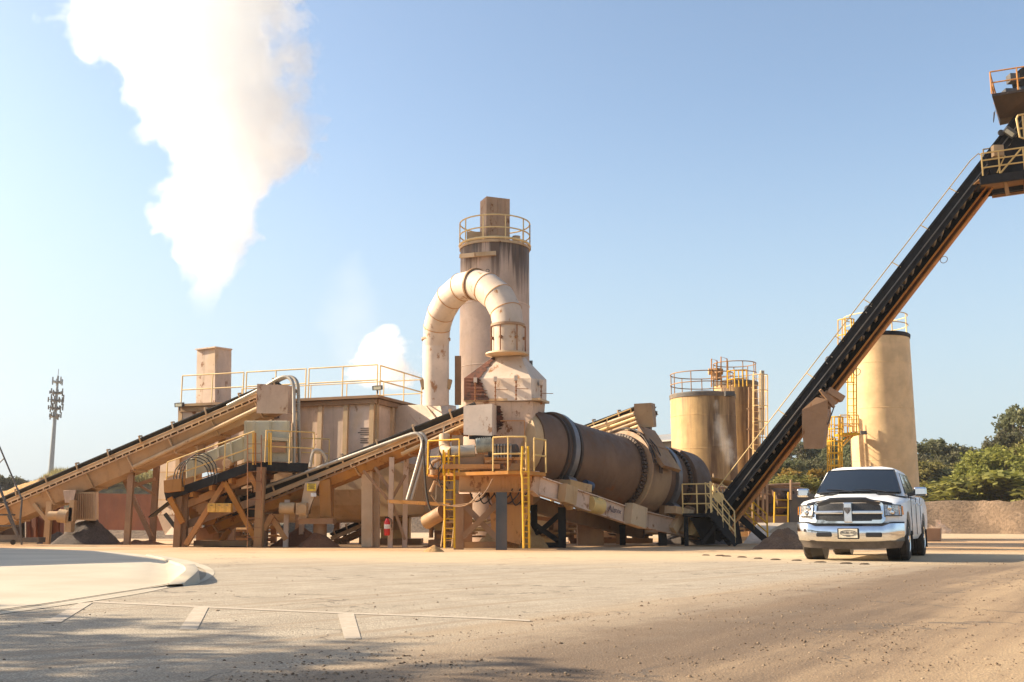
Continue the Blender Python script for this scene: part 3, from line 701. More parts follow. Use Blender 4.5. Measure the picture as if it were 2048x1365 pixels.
for i_, (p_, pth, r_) in enumerate([(pathR[k], pathR, rr[k]) for k in (2, 3, 4)] + [(pathL[k], pathL, (0.45, 0.445, 0.44, 0.435, 0.43)[k]) for k in (1, 2, 3, 4)]):
    j_ = pth.index(p_); t.part('weld_seam', flange(p_, pth[j_ + 1] - pth[j_ - 1], r_ + 0.004, 0.012, 0.008), RUSTL)
t.part('base_flange', MB().lathe(P(1014, 712, 30), [(0.455, 0), (0.64, 0.02), (0.62, 0.07), (0.46, 0.08)], 36), CREAM)
mb = MB()
for a in (200, 245, 300, 345):
    e = V((math.cos(R(a)), math.sin(R(a)), 0)); b = P(1016, 706, 30) + e * 0.52
    mb.tube([b, b + Z * 0.75], 0.022, 6); mb.tube([b + Z * 0.4, b + Z * 0.4 - e * 0.08], 0.05, 6)
t.part('tie_rod', mb, RUST)
mb = MB(); 
for u, v in ((958, 611), (1003, 668), (944, 600)): mb.tube([P(u, v - 9, 29.6), P(u, v, 29.6)], 0.02, 6)
mb = MB(); hk = pathR[4] + Z * 0.50
mb.tube([hk + V((0.05 * math.cos(a), 0, 0.05 * math.sin(a) + 0.04)) for a in [k * math.pi / 5 for k in range(11)]], 0.012, 5)
t.part('lifting_eye', mb, GREYM)
mb = MB()
for s_ in (-1, 1): mb.beam(P(872 + 30 * s_, 770, 33.3), P(872 + 22 * s_, 768, 33.3), 0.3, 0.3)
t.part('side_bracket', mb, CREAM)

# ================================================================ drum hood (breeching)
t = Thing('drum_hood', 'beige steel hood over the near drum end with rust-scabbed left side', 'hood', up(P(1010, 1095, 30), 0))
def H(u, v, dd): return P(u, v, dd)
fl = [H(927, 803, 30.0), H(1080, 801, 29.3), H(1099, 808, 31.2), H(946, 810, 31.9)]
sh = [H(928, 757, 30.0), H(1062, 757, 29.35), H(1093, 760, 31.2), H(946, 762, 31.9)]
tp_ = [H(986, 714, 30.2), H(1040, 712, 29.9), H(1048, 714, 30.6), H(992, 716, 30.9)]
mb = MB().hexa([fl[0] + V((0, 0.05, 0)), H(1063, 801, 29.35), H(1093, 806, 31.1), fl[3], *sh]); t.part('upper_box', mb, PINK2)
t.part('roof_cone', MB().hexa([*sh, *tp_]), PINK2)
mb = MB().hexa([fl[0], fl[1], fl[2], fl[3], *[p + Z * 0.07 for p in fl]]); t.part('flange', mb, CREAM)
lo = [H(955, 905, 30.1), H(1062, 905, 29.5), H(1084, 905, 31.0), H(965, 905, 31.6)]
lt = [H(931, 804, 30.1), H(1066, 803, 29.45), H(1090, 808, 31.1), H(948, 811, 31.8)]
t.part('lower_body', MB().hexa([*lo, *lt]), PINKR)
lb = [H(985, 1010, 30.2), H(1066, 1010, 29.7), H(1080, 1000, 30.8), H(995, 1000, 31.3)]
t.part('outlet_cone', MB().hexa([*lb, *[p - Z * 0.0 for p in lo]]), ORANGE)
# scabs as thin ragged plates on the faces they cover
def ragged(pts_l, pts_r, mb, amp=4.0, seed=0, m=26):
    L_, R_ = [], []
    for i in range(m + 1):
        x = i / m * (len(pts_l) - 1); k = min(int(x), len(pts_l) - 2); f = x - k
        L_.append(tuple(lerp(V(pts_l[k]), V(pts_l[k + 1]), f)))
        r = lerp(V(pts_r[k]), V(pts_r[k + 1]), f)
        r.x += amp * (noise.noise(V((i * 0.9, seed, 0))) * 1.2 + noise.noise(V((i * 2.3, seed, 5))) * 0.8); R_.append(tuple(r))
    rows = [[P(a[0], a[1], a[2]), P((a[0] + b[0]) / 2, (a[1] + b[1]) / 2, (a[2] + b[2]) / 2), P(b[0], b[1], b[2])] for a, b in zip(L_, R_)]
    f_ = [r for r in rows]; bk = [[p + V((0, 0.03, 0)) for p in r] for r in rows]
    mb.grid(f_, False); mb.grid(bk, False); mb.grid([[r[0] for r in f_], [r[0] for r in bk]], False); mb.grid([[r[-1] for r in f_], [r[-1] for r in bk]], False)
    return mb
mb = ragged([(985, 715, 30.18), (928, 757, 29.97), (928, 801, 29.97)], [(990, 715, 30.1), (958, 757, 29.8), (978, 801, 29.72)], MB(), 7, 2)
ragged([(983, 812, 29.83), (983, 845, 29.85), (983, 878, 29.9)], [(1000, 812, 29.76), (1008, 845, 29.75), (986, 878, 29.88)], mb, 7, 7)
t.part('rust_scab', mb, SCAB, fix=False)
# lifting lugs with hanging tie rods
mb = MB(); mr = MB()
for u, v, dd in ((951, 762, 29.9), (991, 760, 29.65), (1032, 758, 29.45), (1082, 768, 30.2)):
    q = P(u, v, dd); mb.box(q + V((0, -0.09, 0)), (0.10, 0.2, 0.14)); mr.tube([q + V((0, -0.16, 0)), q + V((0, -0.16, -0.62))], 0.018, 6)
    for k in range(5): mr.cyl(q + V((0, -0.16, -0.1 - 0.12 * k)), q + V((0, -0.16, -0.14 - 0.12 * k)), 0.032, n=6)
    mr.tube([q + V((-0.02, -0.15, -0.3)), q + V((0.35, -0.10, -0.3))], 0.010, 5)
t.part('lifting_lug', mb, PINK2); t.part('tie_rod', mr, RUST)
t.part('panel_frame', MB().beam(H(1001, 842, 29.68), H(1049, 842, 29.45), 0.03, 0.03).beam(H(1049, 842, 29.45), H(1049, 905, 29.5), 0.03, 0.03), RUSTL)

# ================================================================ belt conveyors
def conveyor(name, label, p0, p1, W, cat='conveyor', idler=1.25, railh=0.13, pan=0.5, mat=CREAM, panmat=ORANGE, belt_h=0.16, ladderstrip=True, group=None, beltstart=0.0, base=None, idm=CREAM, tail=True):
    p0, p1, W = V(p0), V(p1), V(W); x = (p1 - p0).normalized(); wn = W.normalized(); u = x.cross(wn); 
    if u.z < 0: u = -u
    L = (p1 - p0).length; w_ = W.length
    t = Thing(name, label, cat, base if base is not None else up(lerp(p0, p1, 0.5), 0), group)
    mb = MB()
    mb.ibeam(p0, p1, 0.08, railh, 0.02, up=u); t.part('side_rail', mb, mat)
    mb = MB().ibeam(p0 + W, p1 + W, 0.08, railh, 0.02, up=u); t.part('side_rail', mb, mat)
    # troughed belt (top run) as an open trough with thickness, and the return run
    b0 = lerp(p0, p1, beltstart); e = 0.05
    prof = [(-0.02, belt_h + 0.07), (0.22 * w_, 0.10), (0.78 * w_, 0.10), (w_ + 0.02, belt_h + 0.07)]
    prof2 = [(a, b - 0.03) for a, b in prof[::-1]]
    poly = [b0 + wn * a + u * b for a, b in prof + prof2]
    t.part('belt', MB().prism(poly, p1 - b0), BELT)
    t.part('return_belt', MB().prism([p0 + wn * a + u * b for a, b in ((0.1, -0.12), (w_ - 0.1, -0.12), (w_ - 0.1, -0.14), (0.1, -0.14))], p1 - p0), BELT)
    m = int(L / idler)
    for k in range(m + 1):
        q = p0 + x * (0.25 + k * idler)
        if (q - p0).length > L: break
        a = MB()
        for s_, o in ((0, -1), (w_, 1)):
            bpt = q + wn * s_ + u * (railh / 2)
            a.beam(bpt + wn * o * 0.045, bpt + wn * o * 0.075 + u * (belt_h + 0.06), 0.05, 0.035, up=x)
            a.beam(bpt + wn * o * 0.075 + u * (belt_h + 0.05), bpt + u * (belt_h + 0.075) - wn * o * 0.1, 0.05, 0.03, up=x)
        ib = t.part('idler_bracket', a, idm)
        a = MB(); cc = q + u * 0.06
        a.cyl(cc + wn * 0.22 * w_, cc + wn * 0.78 * w_, 0.05, n=10)
        t.part('idler_roller', a, GALV, ib)
    if ladderstrip:
        a = MB(); k = 0.3
        while k < L:
            q = p0 + x * k; a.beam(q - u * (railh / 2) - wn * 0.03, q - u * (railh / 2 + 0.08) - wn * 0.03, 0.03, 0.05, up=x); k += 0.28
        q0 = p0 - u * (railh / 2 + 0.10) - wn * 0.03
        a.beam(q0, q0 + x * L, 0.03, 0.035, up=u); t.part('cable_tray', a, BROWN)
    if pan:
        sct = [(0.06, -0.09), (0.22 * w_, -pan), (0.8 * w_, -pan), (w_ - 0.06, -0.09)]
        pl = [p0 + wn * a + u * b for a, b in sct]; pr = [p0 + wn * a + u * (b - 0.02) for a, b in sct][::-1]
        t.part('under_pan', MB().prism([*pl, *pr], (p1 - p0) * 0.97), panmat)
        for k in range(int(L / 1.7) + 1):
            q = p0 + x * (0.3 + 1.7 * k)
            if (q - p0).length > L * 0.96: break
            a = MB(); a.beam(q + u * -0.1 - wn * 0.0, q + wn * 0.21 * w_ - u * (pan + 0.01), 0.07, 0.04, up=x); a.beam(q + wn * 0.21 * w_ - u * (pan + 0.04), q + wn * 0.8 * w_ - u * (pan + 0.04), 0.05, 0.05, up=x)
            t.part('pan_frame', a, mat)
    if tail:
        t.part('head_pulley', MB().cyl(p1 - x * 0.12 + wn * 0.06, p1 - x * 0.12 + wn * (w_ - 0.06), 0.14, n=18), BLACK)
    return t, x, wn, u
def post(u, v0, v1, dd, w_=0.16, mb=None, d1=None):
    mb = mb or MB(); a = P(u, v0, dd); b = P(u, v1, d1 or dd)
    a.x = b.x = (a.x + b.x) / 2
    if min(a.z, b.z) < 0.4: b.z = 0.0
    return mb.ibeam(up(b, min(a.z, b.z)), up(b, max(a.z, b.z)), w_, w_ * 0.9, 0.02, up=V((0, 1, 0)))
def brace(u0, v0, u1, v1, d0, d1=None, w_=0.11, mb=None):
    return (mb or MB()).beam(P(u0, v0, d0), P(u1, v1, d1 or d0), w_, w_)
# --- long left conveyor
p0, p1 = P(-150, 1074, 37.6), P(556, 773, 33.05)
W = V((-0.36, 0.93, 0)) * 0
hx = (p1 - p0); hw = V((-hx.y, hx.x, 0)).normalized() * 1.15
t, x, wn, u = conveyor('feed_conveyor', 'long dusty belt conveyor climbing from the far left to the screen box', p0, p1, hw, idler=1.32, pan=0.62, panmat=paint('dusted_pan', (0.42, 0.27, 0.15), rust=0.4, dust=0.6, dustc=(0.48, 0.27, 0.11), streak=0.7), mat=CREAM)
LC = t
for (uu, v0, v1, dd, uf) in ((97, 1003, 1086, 36.2, None), (259, 932, 1087, 35.4, None), (309, 930, 1085, 36.6, None), (403, 876, 935, 34.6, None), (443, 868, 930, 35.0, None)):
    t.part('leg', post(uu, v0, v1, dd, 0.19), BROWN if uu > 200 else CREAM)
mb = brace(68, 1008, 97, 1045, 36.2); t.part('brace', mb, CREAM)
mb = brace(240, 940, 303, 1075, 36.3, 36.3, 0.14); t.part('brace', mb, BROWN)
mb = brace(259, 975, 310, 958, 36.2); mb2 = brace(262, 960, 309, 990, 36.3, w_=0.08); t.part('cross_beam', mb, BROWN); t.part('brace', mb2, BROWN)
mb = brace(372, 870, 403, 905, 34.6, w_=0.09); t.part('brace', mb, CREAM)
mb = MB().tube([p1 - x * 6 - u * 0.55 + wn * 0.2, p1 - x * 0.9 - u * 0.42], 0.07, 10); t.part('drive_guard_tube', mb, CREAM)
# head chute
mb = MB().hexa([P(513, 827, 32.7), P(575, 828, 32.6), P(585, 826, 34), P(523, 825, 34), P(514, 768, 32.7), P(577, 771, 32.6), P(586, 774, 34), P(524, 771, 34)])
t.part('head_chute', mb, PINKR)
mb = MB()
for k, (du, dd) in enumerate(((0, 0), (9, 0.5))):
    pth = bend([P(455 + du, 812, 33.3 + dd), P(520 + du, 779, 32.9 + dd), P(556 + du, 758, 32.6 + dd), P(575 + du, 755, 32.5 + dd), P(586 + du, 768, 32.4 + dd), P(588 + du, 800, 32.4 + dd), P(588 + du * 1.3, 955 - du, 32.2 + dd)], 5)
    mb = MB().tube(pth, 0.055, 10); t.part('conduit', mb, GALV)
mb = MB()
for k in range(9): q = 790 + 17 * k; mb.tube([P(588, q, 32.4), P(599, q, 32.9)], 0.012, 5)
t.part('conduit_clamp', mb, GALV)
# gravity take-up and drive hung under the lower part
mb = MB().hexa([P(152, 1040, 35.6), P(190, 1042, 35.5), P(197, 1040, 36.6), P(160, 1038, 36.6), P(152, 985, 35.6), P(190, 984, 35.5), P(197, 984, 36.6), P(160, 984, 36.6)])
tb_ = t.part('take_up_box', mb, CREAM)
mb = MB()
for k in range(9): q = 153 + 4.5 * k; mb.beam(P(q, 988, 35.53), P(q, 1038, 35.53), 0.035, 0.05)
t.part('rib', mb, BROWN, parent=tb_)
t.part('take_up_plate', MB().hexa([P(130, 1006, 35.4), P(146, 1006, 35.4), P(150, 1004, 35.7), P(134, 1004, 35.7), P(126, 982, 35.4), P(152, 980, 35.4), P(154, 980, 35.7), P(130, 981, 35.7)]), PINK)
mb = MB().cyl(P(98, 1032, 35.4), P(118, 1032, 35.4), 0.15, n=14); mb.cyl(P(118, 1032, 35.3), P(136, 1034, 35.3), 0.22, n=16); mb.box(P(140, 1040, 35.4), (0.22, 0.3, 0.8)); mb.box(P(146, 1022, 35.4), (0.16, 0.3, 0.7))
t.part('drive_motor', mb, CREAM)
# load of sand on the belt tail
mb = MB(); rows = []
for i in range(25):
    s_ = i / 24; q = lerp(P(-60, 1040, 37.1), P(78, 985, 36.1), s_); hgt = (0.55 + 0.12 * n2((s_ * 4, 1), 1)) * (1 if s_ < 0.93 else (1 - s_) / 0.07 * 0.7 + 0.3)
    row = []
    for k in range(9):
        a = k / 8; row.append(q + wn * (a * 1.12 + 0.02) + u * (0.12 + hgt * math.sin(math.pi * a) ** 0.7 + 0.04 * n2((i * 0.7, k * 0.7), 1)))
    rows.append(row)
mb.grid(rows); mb.add(rows[-1], [tuple(range(9))])
single('sand_load', mb, SANDO, 'orange sand load heaped on the tail of the long left conveyor', 'sand', base=rows[0][0], fix=False)
mb = MB()
for i in range(5):
    q = P(10 + 17 * i, 1017 - 7.2 * i, 36.7 - 0.1 * i); mb.beam(q, q + Z * 0.42, 0.03, 0.05)
mb.beam(P(0, 1019, 36.8), P(80, 987, 36.1), 0.02, 0.10); LC.part('skirt_board', mb, YELP)

# --- middle conveyor
p0, p1 = P(405, 1046, 32.6), P(955, 822, 29.6)
hx = (p1 - p0); hw = V((-hx.y, hx.x, 0)).normalized() * 0.95
t, x, wn, u = conveyor('charge_conveyor', 'belt conveyor rising from under the screen to the drum hood', p0, p1, hw, idler=1.22, pan=0.36, panmat=ORANGE, belt_h=0.2)
MC = t
t.part('conduit', MB().tube([P(520, 978, 31.7), P(825, 868, 30.1)] , 0.055, 10), GALV)
for du in (0, 8):
    pth = bend([P(815 + du, 872, 30.1), P(835 + du, 868, 30.0), P(845 + du, 885, 29.95), P(838 + du, 920, 29.9), P(815 + du, 1000, 29.9)], 5)
    t.part('conduit', MB().tube(pth, 0.055, 10), GALV)
pth = bend([P(846, 880, 29.9), P(849, 940, 29.8), P(855, 1000, 29.7), P(868, 1028, 29.6), P(890, 1015, 29.6)], 5)
t.part('hose', MB().tube(pth, 0.03, 8), RUBBER)
t.part('head_box', MB().hexa([P(927, 870, 29.1), P(984, 872, 28.9), P(994, 870, 29.9), P(935, 868, 30.1), P(927, 812, 29.1), P(984, 808, 28.9), P(994, 812, 29.9), P(935, 814, 30.1)]), PINK2)
t.part('chute_gasket', MB().hexa([P(938, 879, 29.1), P(980, 880, 28.9), P(988, 878, 29.8), P(945, 877, 30), P(938, 871, 29.1), P(980, 872, 28.9), P(988, 872, 29.8), P(945, 871, 30)]), BLACK)
mb = MB().tube([p1 - x * 2.6 - u * 0.35, p1 - x * 0.2 - u * 0.22], 0.06, 10); t.part('drive_guard_tube', mb, CREAM)
mb = MB(); q = P(935, 825, 29.2)
for k in range(5): mb.cyl(q + V((0.02 * k, -0.05, -0.1 * k + 0.15)), q + V((0.02 * k + 0.12, -0.05, -0.1 * k + 0.12)), 0.06, n=9)
t.part('take_up_screw', mb, GALV)
# wide box column and posts
t.part('column', MB().beam(P(735, 935, 31.3), P(735, 1094, 31.3), 0.32, 0.30, up=V((0, 1, 0))).beam(P(750, 935, 31.6), P(750, 1094, 31.6), 0.26, 0.3, up=V((0, 1, 0))), CREAM)
for uu, v0, v1, dd in ((782, 915, 1093, 30.6), (811, 905, 1093, 31.2), (573, 1000, 1093, 31.6), (604, 980, 1092, 32.4)):
    t.part('leg', post(uu, v0, v1, dd, 0.14), PINK)
for a in ((727, 942, 776, 1000, 30.7), (750, 935, 783, 985, 30.9), (782, 1000, 810, 1080, 30.8), (811, 950, 783, 1000, 31)): t.part('brace', brace(*a, w_=0.08), BROWN)
t.part('cross_beam', brace(560, 1022, 620, 1022, 31.4, w_=0.18), BROWN)
t.part('cross_beam', brace(776, 1003, 900, 1010, 30.6, 30.0, 0.10), ORANGE)
# weigh chute hanging below
mb = MB().hexa([P(640, 1035, 31.2), P(662, 1034, 31.2), P(668, 1034, 32), P(646, 1035, 32), P(638, 962, 31.2), P(660, 958, 31.2), P(668, 958, 32), P(644, 960, 32)])
t.part('weigh_chute', mb, ORANGE)
mb = MB().hexa([P(596, 1040, 31), P(612, 1038, 31), P(616, 1036, 31.6), P(600, 1038, 31.6), P(610, 966, 31), P(640, 962, 31), P(640, 962, 31.6), P(612, 964, 31.6)]); t.part('side_plate', mb, CREAM)
mb = MB().box(P(604, 1018, 30.8), (0.3, 0.3, 0.34)); mb.cyl(P(560, 1017, 30.9), P(590, 1017, 30.9), 0.17, n=14); mb.cyl(P(604, 1018, 30.6), P(604, 1018, 30.4), 0.13, n=14); t.part('gear_motor', mb, CREAM)
mb = MB().box(P(635, 1043, 31.2), (1.0, 0.6, 0.16)); mb.cyl(P(640, 1046, 31.3), P(640, 1074, 31.3), 0.2, n=14)
t.part('gate', mb, BROWN)
mb = MB().box(P(623, 975, 30.95), (0.26, 0.01, 0.22)); sg = t.part('warning_sign', mb, SIGNY)
mb = MB(); q = P(623, 972, 30.94)
mb2 = MB()
for k in range(5): mb2.box(q + V((0, -0.008, 0.05 - 0.035 * k)), (0.2 - 0.03 * (k % 2), 0.004, 0.012))
t.part('sign_print', mb2, INK, sg)
t.part('notice_plate', MB().box(P(627, 990, 30.95), (0.16, 0.01, 0.11)), WHITE)
# hanging cable
t.part('rope', MB().tube(bend([P(889, 853, 29.5), P(884, 880, 29.3), P(876, 918, 29.2), P(872, 1000, 29.2)], 4), 0.016, 6), GALV)

# --- conveyor above the drum (recycle feed)
p0, p1 = P(1085, 895, 37.5), P(1284, 822, 34.6)
hx = (p1 - p0); hw = V((-hx.y, hx.x, 0)).normalized() * 0.9
t, x, wn, u = conveyor('recycle_conveyor', 'short belt conveyor ending above the middle of the drum', p0, p1, hw, idler=1.1, pan=0.3, panmat=CREAM, belt_h=0.16, ladderstrip=False)
mb = MB().hexa([P(1268, 856, 34.2), P(1308, 855, 34.1), P(1313, 854, 34.9), P(1276, 854, 35), P(1268, 808, 34.2), P(1302, 806, 34.1), P(1310, 808, 34.9), P(1276, 809, 35)])
t.part('head_box', mb, RUSTL if False else BROWN)
for k in range(4):
    a, b = P(1150 + 5 * k, 868 + 9 * k, 35.6), P(1268 + 3 * k, 828 + 8 * k, 34.1); t.part('guard_tube', MB().tube([a, b], 0.05, 8), YELP if k % 2 else CREAM)
mb = MB(); rail(mb, [P(1120, 905, 35), P(1262, 848, 34.6)], 0.5, 0.02, 1.0); t.part('side_guard', mb, YELP)
t.part('leg', post(1172, 880, 1085, 37.3, 0.18), BROWN); t.part('leg', post(1236, 850, 1080, 36.0, 0.18), BROWN)

# --- small conveyor seen low through the legs
p0, p1 = P(662, 1078, 37), P(760, 1036, 36)
hx = (p1 - p0); hw = V((-hx.y, hx.x, 0)).normalized() * 0.7
t, x, wn, u = conveyor('low_conveyor', 'small low belt conveyor seen between the legs under the filter house', p0, p1, hw, idler=0.55, pan=0.2, belt_h=0.12, ladderstrip=False, panmat=BROWN)
t.part('leg', post(690, 1064, 1085, 37, 0.12), BROWN); t.part('leg', post(722, 1055, 1085, 37, 0.12), BROWN)

# ================================================================ screen deck
t = Thing('screen_tower', 'steel screen tower with sloping black deck edge and braced legs', 'screen tower', up(P(440, 1092, 31.6), 0))
wy = V((0.15, 1, 0)).normalized() * 1.9
def fascia(a, b, h=0.26, th=0.05, mb=None):
    return (mb or MB()).beam(a, b, th, h)
D0, D1, D2 = P(331, 994, 31.3), P(506, 932, 31.0), P(616, 936, 31.2)
t.part('deck_edge', fascia(D0, D1), BLACK); t.part('deck_edge', fascia(D1, D2), BLACK)
t.part('deck_edge', fascia(D0 + wy, D1 + wy), BLACK)
mb = MB().hexa([D0 - Z * 0.1, D1 - Z * 0.1, D1 + wy - Z * 0.1, D0 + wy - Z * 0.1, D0 - Z * 0.06, D1 - Z * 0.06, D1 + wy - Z * 0.06, D0 + wy - Z * 0.06])
mb.hexa([D1 - Z * 0.1, D2 - Z * 0.1, D2 + wy - Z * 0.1, D1 + wy - Z * 0.1, D1 - Z * 0.06, D2 - Z * 0.06, D2 + wy - Z * 0.06, D1 + wy - Z * 0.06])
t.part('deck_plate', mb, BROWN)
mb = MB()
for f in (0.08, 0.3, 0.52, 0.74, 0.95):
    q = lerp(D0, D1, f) - Z * 0.2; mb.beam(q, q + wy, 0.1, 0.16)
t.part('deck_joist', mb, RUSTL)
mb = MB()
t.part('truss_beam', MB().beam(D0 - Z * 0.28 + V((0.5, 0.4, 0.05)), D1 - Z * 0.28 + V((0, 0.4, 0)), 0.1, 0.22), ORANGE)
t.part('truss_beam', MB().beam(P(366, 1052, 31.9), P(518, 1000, 31.6), 0.1, 0.22), BROWN)
t.part('chute_flap', MB().plate(P(297, 1036, 31.5), P(340, 1002, 31.4), P(352, 1000, 32.8), P(309, 1034, 32.9), 0.03), BLACK)
t.part('flap_strut', brace(330, 1028, 356, 1062, 31.9, w_=0.10), SLATE)
for uu, v0, v1, dd, w_ in ((357, 992, 1092, 31.4, 0.2), (369, 990, 1091, 31.7, 0.2), (520, 935, 1095, 30.9, 0.24), (434, 1030, 1088, 33.0, 0.2), (531, 940, 1090, 32.8, 0.2)):
    t.part('leg', post(uu, v0, v1, dd, w_), BROWN)
for a in ((340, 996, 366, 1046, 31.2), (450, 965, 372, 1090, 31.4), (450, 965, 515, 1085, 31.2), (494, 938, 520, 985, 31.1), (460, 1060, 436, 1090, 32.9), (545, 1030, 528, 1060, 31.5), (540, 1030, 573, 1080, 31.6)):
    t.part('brace', brace(*a, w_=0.15), RUSTL)
t.part('base_panel', MB().hexa([P(347, 1092, 31.7), P(366, 1092, 31.7), P(366, 1092, 32.8), P(347, 1092, 32.8), P(350, 1048, 31.7), P(366, 1046, 31.7), P(366, 1046, 32.8), P(350, 1048, 32.8)]), RUSTL)
t.part('lower_hopper', MB().hexa([P(385, 1050, 32.1), P(428, 1050, 32.1), P(432, 1048, 33.2), P(390, 1048, 33.2), P(372, 1015, 32.1), P(455, 990, 32.1), P(460, 990, 33.2), P(380, 1012, 33.2)]), RUSTL)
t.part('lower_box', quadbox(392, 434, 1056, 1090, 33.2, 33.2, 0.6), BROWN)
# inclined screen body and its upright feed box
mb = MB().hexa([P(372, 958, 32.0), P(505, 912, 31.7), P(512, 910, 33.1), P(380, 956, 33.3), P(372, 922, 32.0), P(500, 868, 31.7), P(508, 868, 33.1), P(380, 920, 33.3)])
sb_ = t.part('screen_box', mb, SCRN, bevel=0.02)
mb = MB(); q = P(445, 925, 31.7)
mb.lathe(q, [(0.03, -0.05), (0.2, -0.05), (0.2, 0.02), (0.03, 0.02)], 18, V((0, -1, 0))); t.part('flywheel', mb, BROWN)
mb = MB().cyl(P(452, 927, 31.6), P(462, 925, 32.0), 0.13, n=14); t.part('vibrator_motor', mb, CREAM)
mb = MB()
for f in (0.12, 0.32, 0.5, 0.7, 0.88): t.part('stiffener', MB().beam(lerp(P(372, 958, 31.97), P(505, 912, 31.67), f), lerp(P(372, 922, 31.97), P(500, 868, 31.67), f), 0.05, 0.05), SCRN)
mb = MB().hexa([P(492, 922, 31.5), P(578, 925, 31.5), P(584, 923, 33.0), P(500, 920, 33.2), P(490, 842, 31.6), P(575, 842, 31.5), P(582, 843, 33.0), P(500, 843, 33.2)])
t.part('feed_box', mb, SCRN, bevel=0.02)
mb = MB()
for uu in (491, 508, 540, 577): mb.beam(P(uu, 843, 31.46), P(uu, 924, 31.46), 0.07, 0.06)
mb.beam(P(522, 876, 31.4), P(578, 880, 31.4), 0.1, 0.1); t.part('feed_box_rib', mb, SCRN)
t.part('inspection_door', MB().box(P(555, 895, 31.44), (0.5, 0.03, 0.32)), BROWN)
# railings
mb = MB(); rail(mb, [D0 + V((0, 0, 0.1)), D1 + Z * 0.1], 0.92, 0.022, 1.0); t.part('guard_rail', mb, YELP)
mb = MB(); rail(mb, [D1 + V((0.35, 0, 0.1)), D2 + Z * 0.1 + V((0.15, 0, 0))], 0.95, 0.022, 0.9); t.part('guard_rail', mb, YELP)
mb = MB(); rail(mb, [D0 + wy + Z * 0.1, D1 + wy + Z * 0.1, D2 + wy + Z * 0.1], 0.9, 0.02, 1.2); t.part('guard_rail', mb, YELP)
for uu in (506, 511, 538, 542):
    t.part('gate_post', MB().beam(P(uu, 930, 30.9), P(uu, 866, 30.9), 0.035, 0.05), YEL if uu != 511 else RUSTL)
# caged access ladder in front
mb = MB(); ladder(mb, P(509, 1094, 30.7), P(509, 870, 30.7), V((1, 0, 0)), 0.4, 0.016, 0.26, 0.010); t.part('ladder', mb, RUST)
mb = MB()
for k in range(4):
    a0 = 0.15 * k
    mb.tube([P(350, 985, 31.2) + V((0.1 * k + 0.45 + 0.52 * math.cos(a), -0.05 * k, 0.45 + (0.52 + 0.06 * k) * math.sin(a))) for a in [R(-20 + 25 * j) for j in range(10)]], 0.016, 6)
t.part('hose_loop', mb, BELT)
mb = MB().box(P(349, 972, 31.1), (0.5, 0.4, 0.35), V((1, 0, 0.1))); t.part('junction_box', mb, ORANGE)
t.part('hose_loop', MB().tube(bend([P(620, 935, 31), P(626, 905, 31), P(640, 902, 31), P(652, 918, 31.1), P(655, 935, 31.2)], 5), 0.05, 8), GALV)
for k, uu in enumerate((425, 441, 456)):
    q = P(uu, 1016, 31.0); bx = Thing('yellow_box', ['yellow box hung on the screen tower brace, leftmost of three', 'yellow box hung on the screen tower brace, middle of three', 'yellow box hung on the screen tower brace, rightmost of three'][k], 'box', q - Z * 0.13, 'yellow boxes on the screen tower')
    bx.part('body', MB().box(q, (0.225, 0.25, 0.26)), YBOX, bevel=0.012); bx.part('handle', MB().box(q + V((0, -0.13, 0.06)), (0.06, 0.02, 0.02)), BROWN)

# ================================================================ burner platform and drum chassis
t = Thing('drum_chassis', 'long ochre steel chassis carrying the drum on braced legs', 'drum frame', up(P(1000, 1098, 28.5), 0))
def CB(u, v, dd): return P(u, v, dd)
cA, cB, cC, cD = P(918, 962, 28.2), P(1064, 962, 28.5), P(1250, 1030, 31.5), P(1395, 1065, 34.2)
t.part('chassis_beam', MB().ibeam(cA, cB, 0.2, 0.62, 0.03), ORANGE)
t.part('chassis_beam', MB().ibeam(cB + V((0.02, 0, 0)), P(1080, 975, 28.75), 0.2, 0.6, 0.03), PINKR)
t.part('chassis_beam', MB().ibeam(P(1078, 972, 28.7), cC, 0.2, 0.50, 0.03), PINKR)
t.part('chassis_beam', MB().ibeam(cC, cD, 0.2, 0.5, 0.03), PINKR)
off = V((-0.68, 0.73, 0)) * 2.3
t.part('chassis_beam', MB().ibeam(P(1078, 972, 28.7) + off, cC + off, 0.2, 0.45, 0.03), BROWN)
t.part('chassis_beam', MB().ibeam(cC + off, cD + off, 0.2, 0.45, 0.03), BROWN)
fdir = (cC - P(1078, 972, 28.7)).normalized()
for (u_, v_, w_, h_, dd) in ((1130, 990, 0.5, 0.5, 29.35), (1266, 1032, 0.75, 0.62, 31.65)):
    q = P(u_, v_, dd); t.part('stiffener_box', MB().box(q + V((0.68, -0.73, 0)) * 0.1, (w_, 0.28, h_), fdir), CREAM)
mb = MB(); q = P(1224, 1021, 31.6); q = lerp(P(1078, 972, 28.7), cC, 0.84); wd_ = fdir
nrm = V((fdir.y, -fdir.x, 0)).normalized()
q = q + nrm * 0.105 + Z * 0.0
upv = nrm.cross(fdir); upv = upv if upv.z > 0 else -upv
text_mb(mb, 'AL', q - fdir * 0.16, fdir, upv, 0.25, 0.003, 0.001, 1.1); text_mb(mb, 'mix', q + fdir * 0.12 + upv * 0.015, fdir, upv, 0.2, 0.003, 0.001, 1.2)
t.part('lettering', mb, INKP, fix=False)
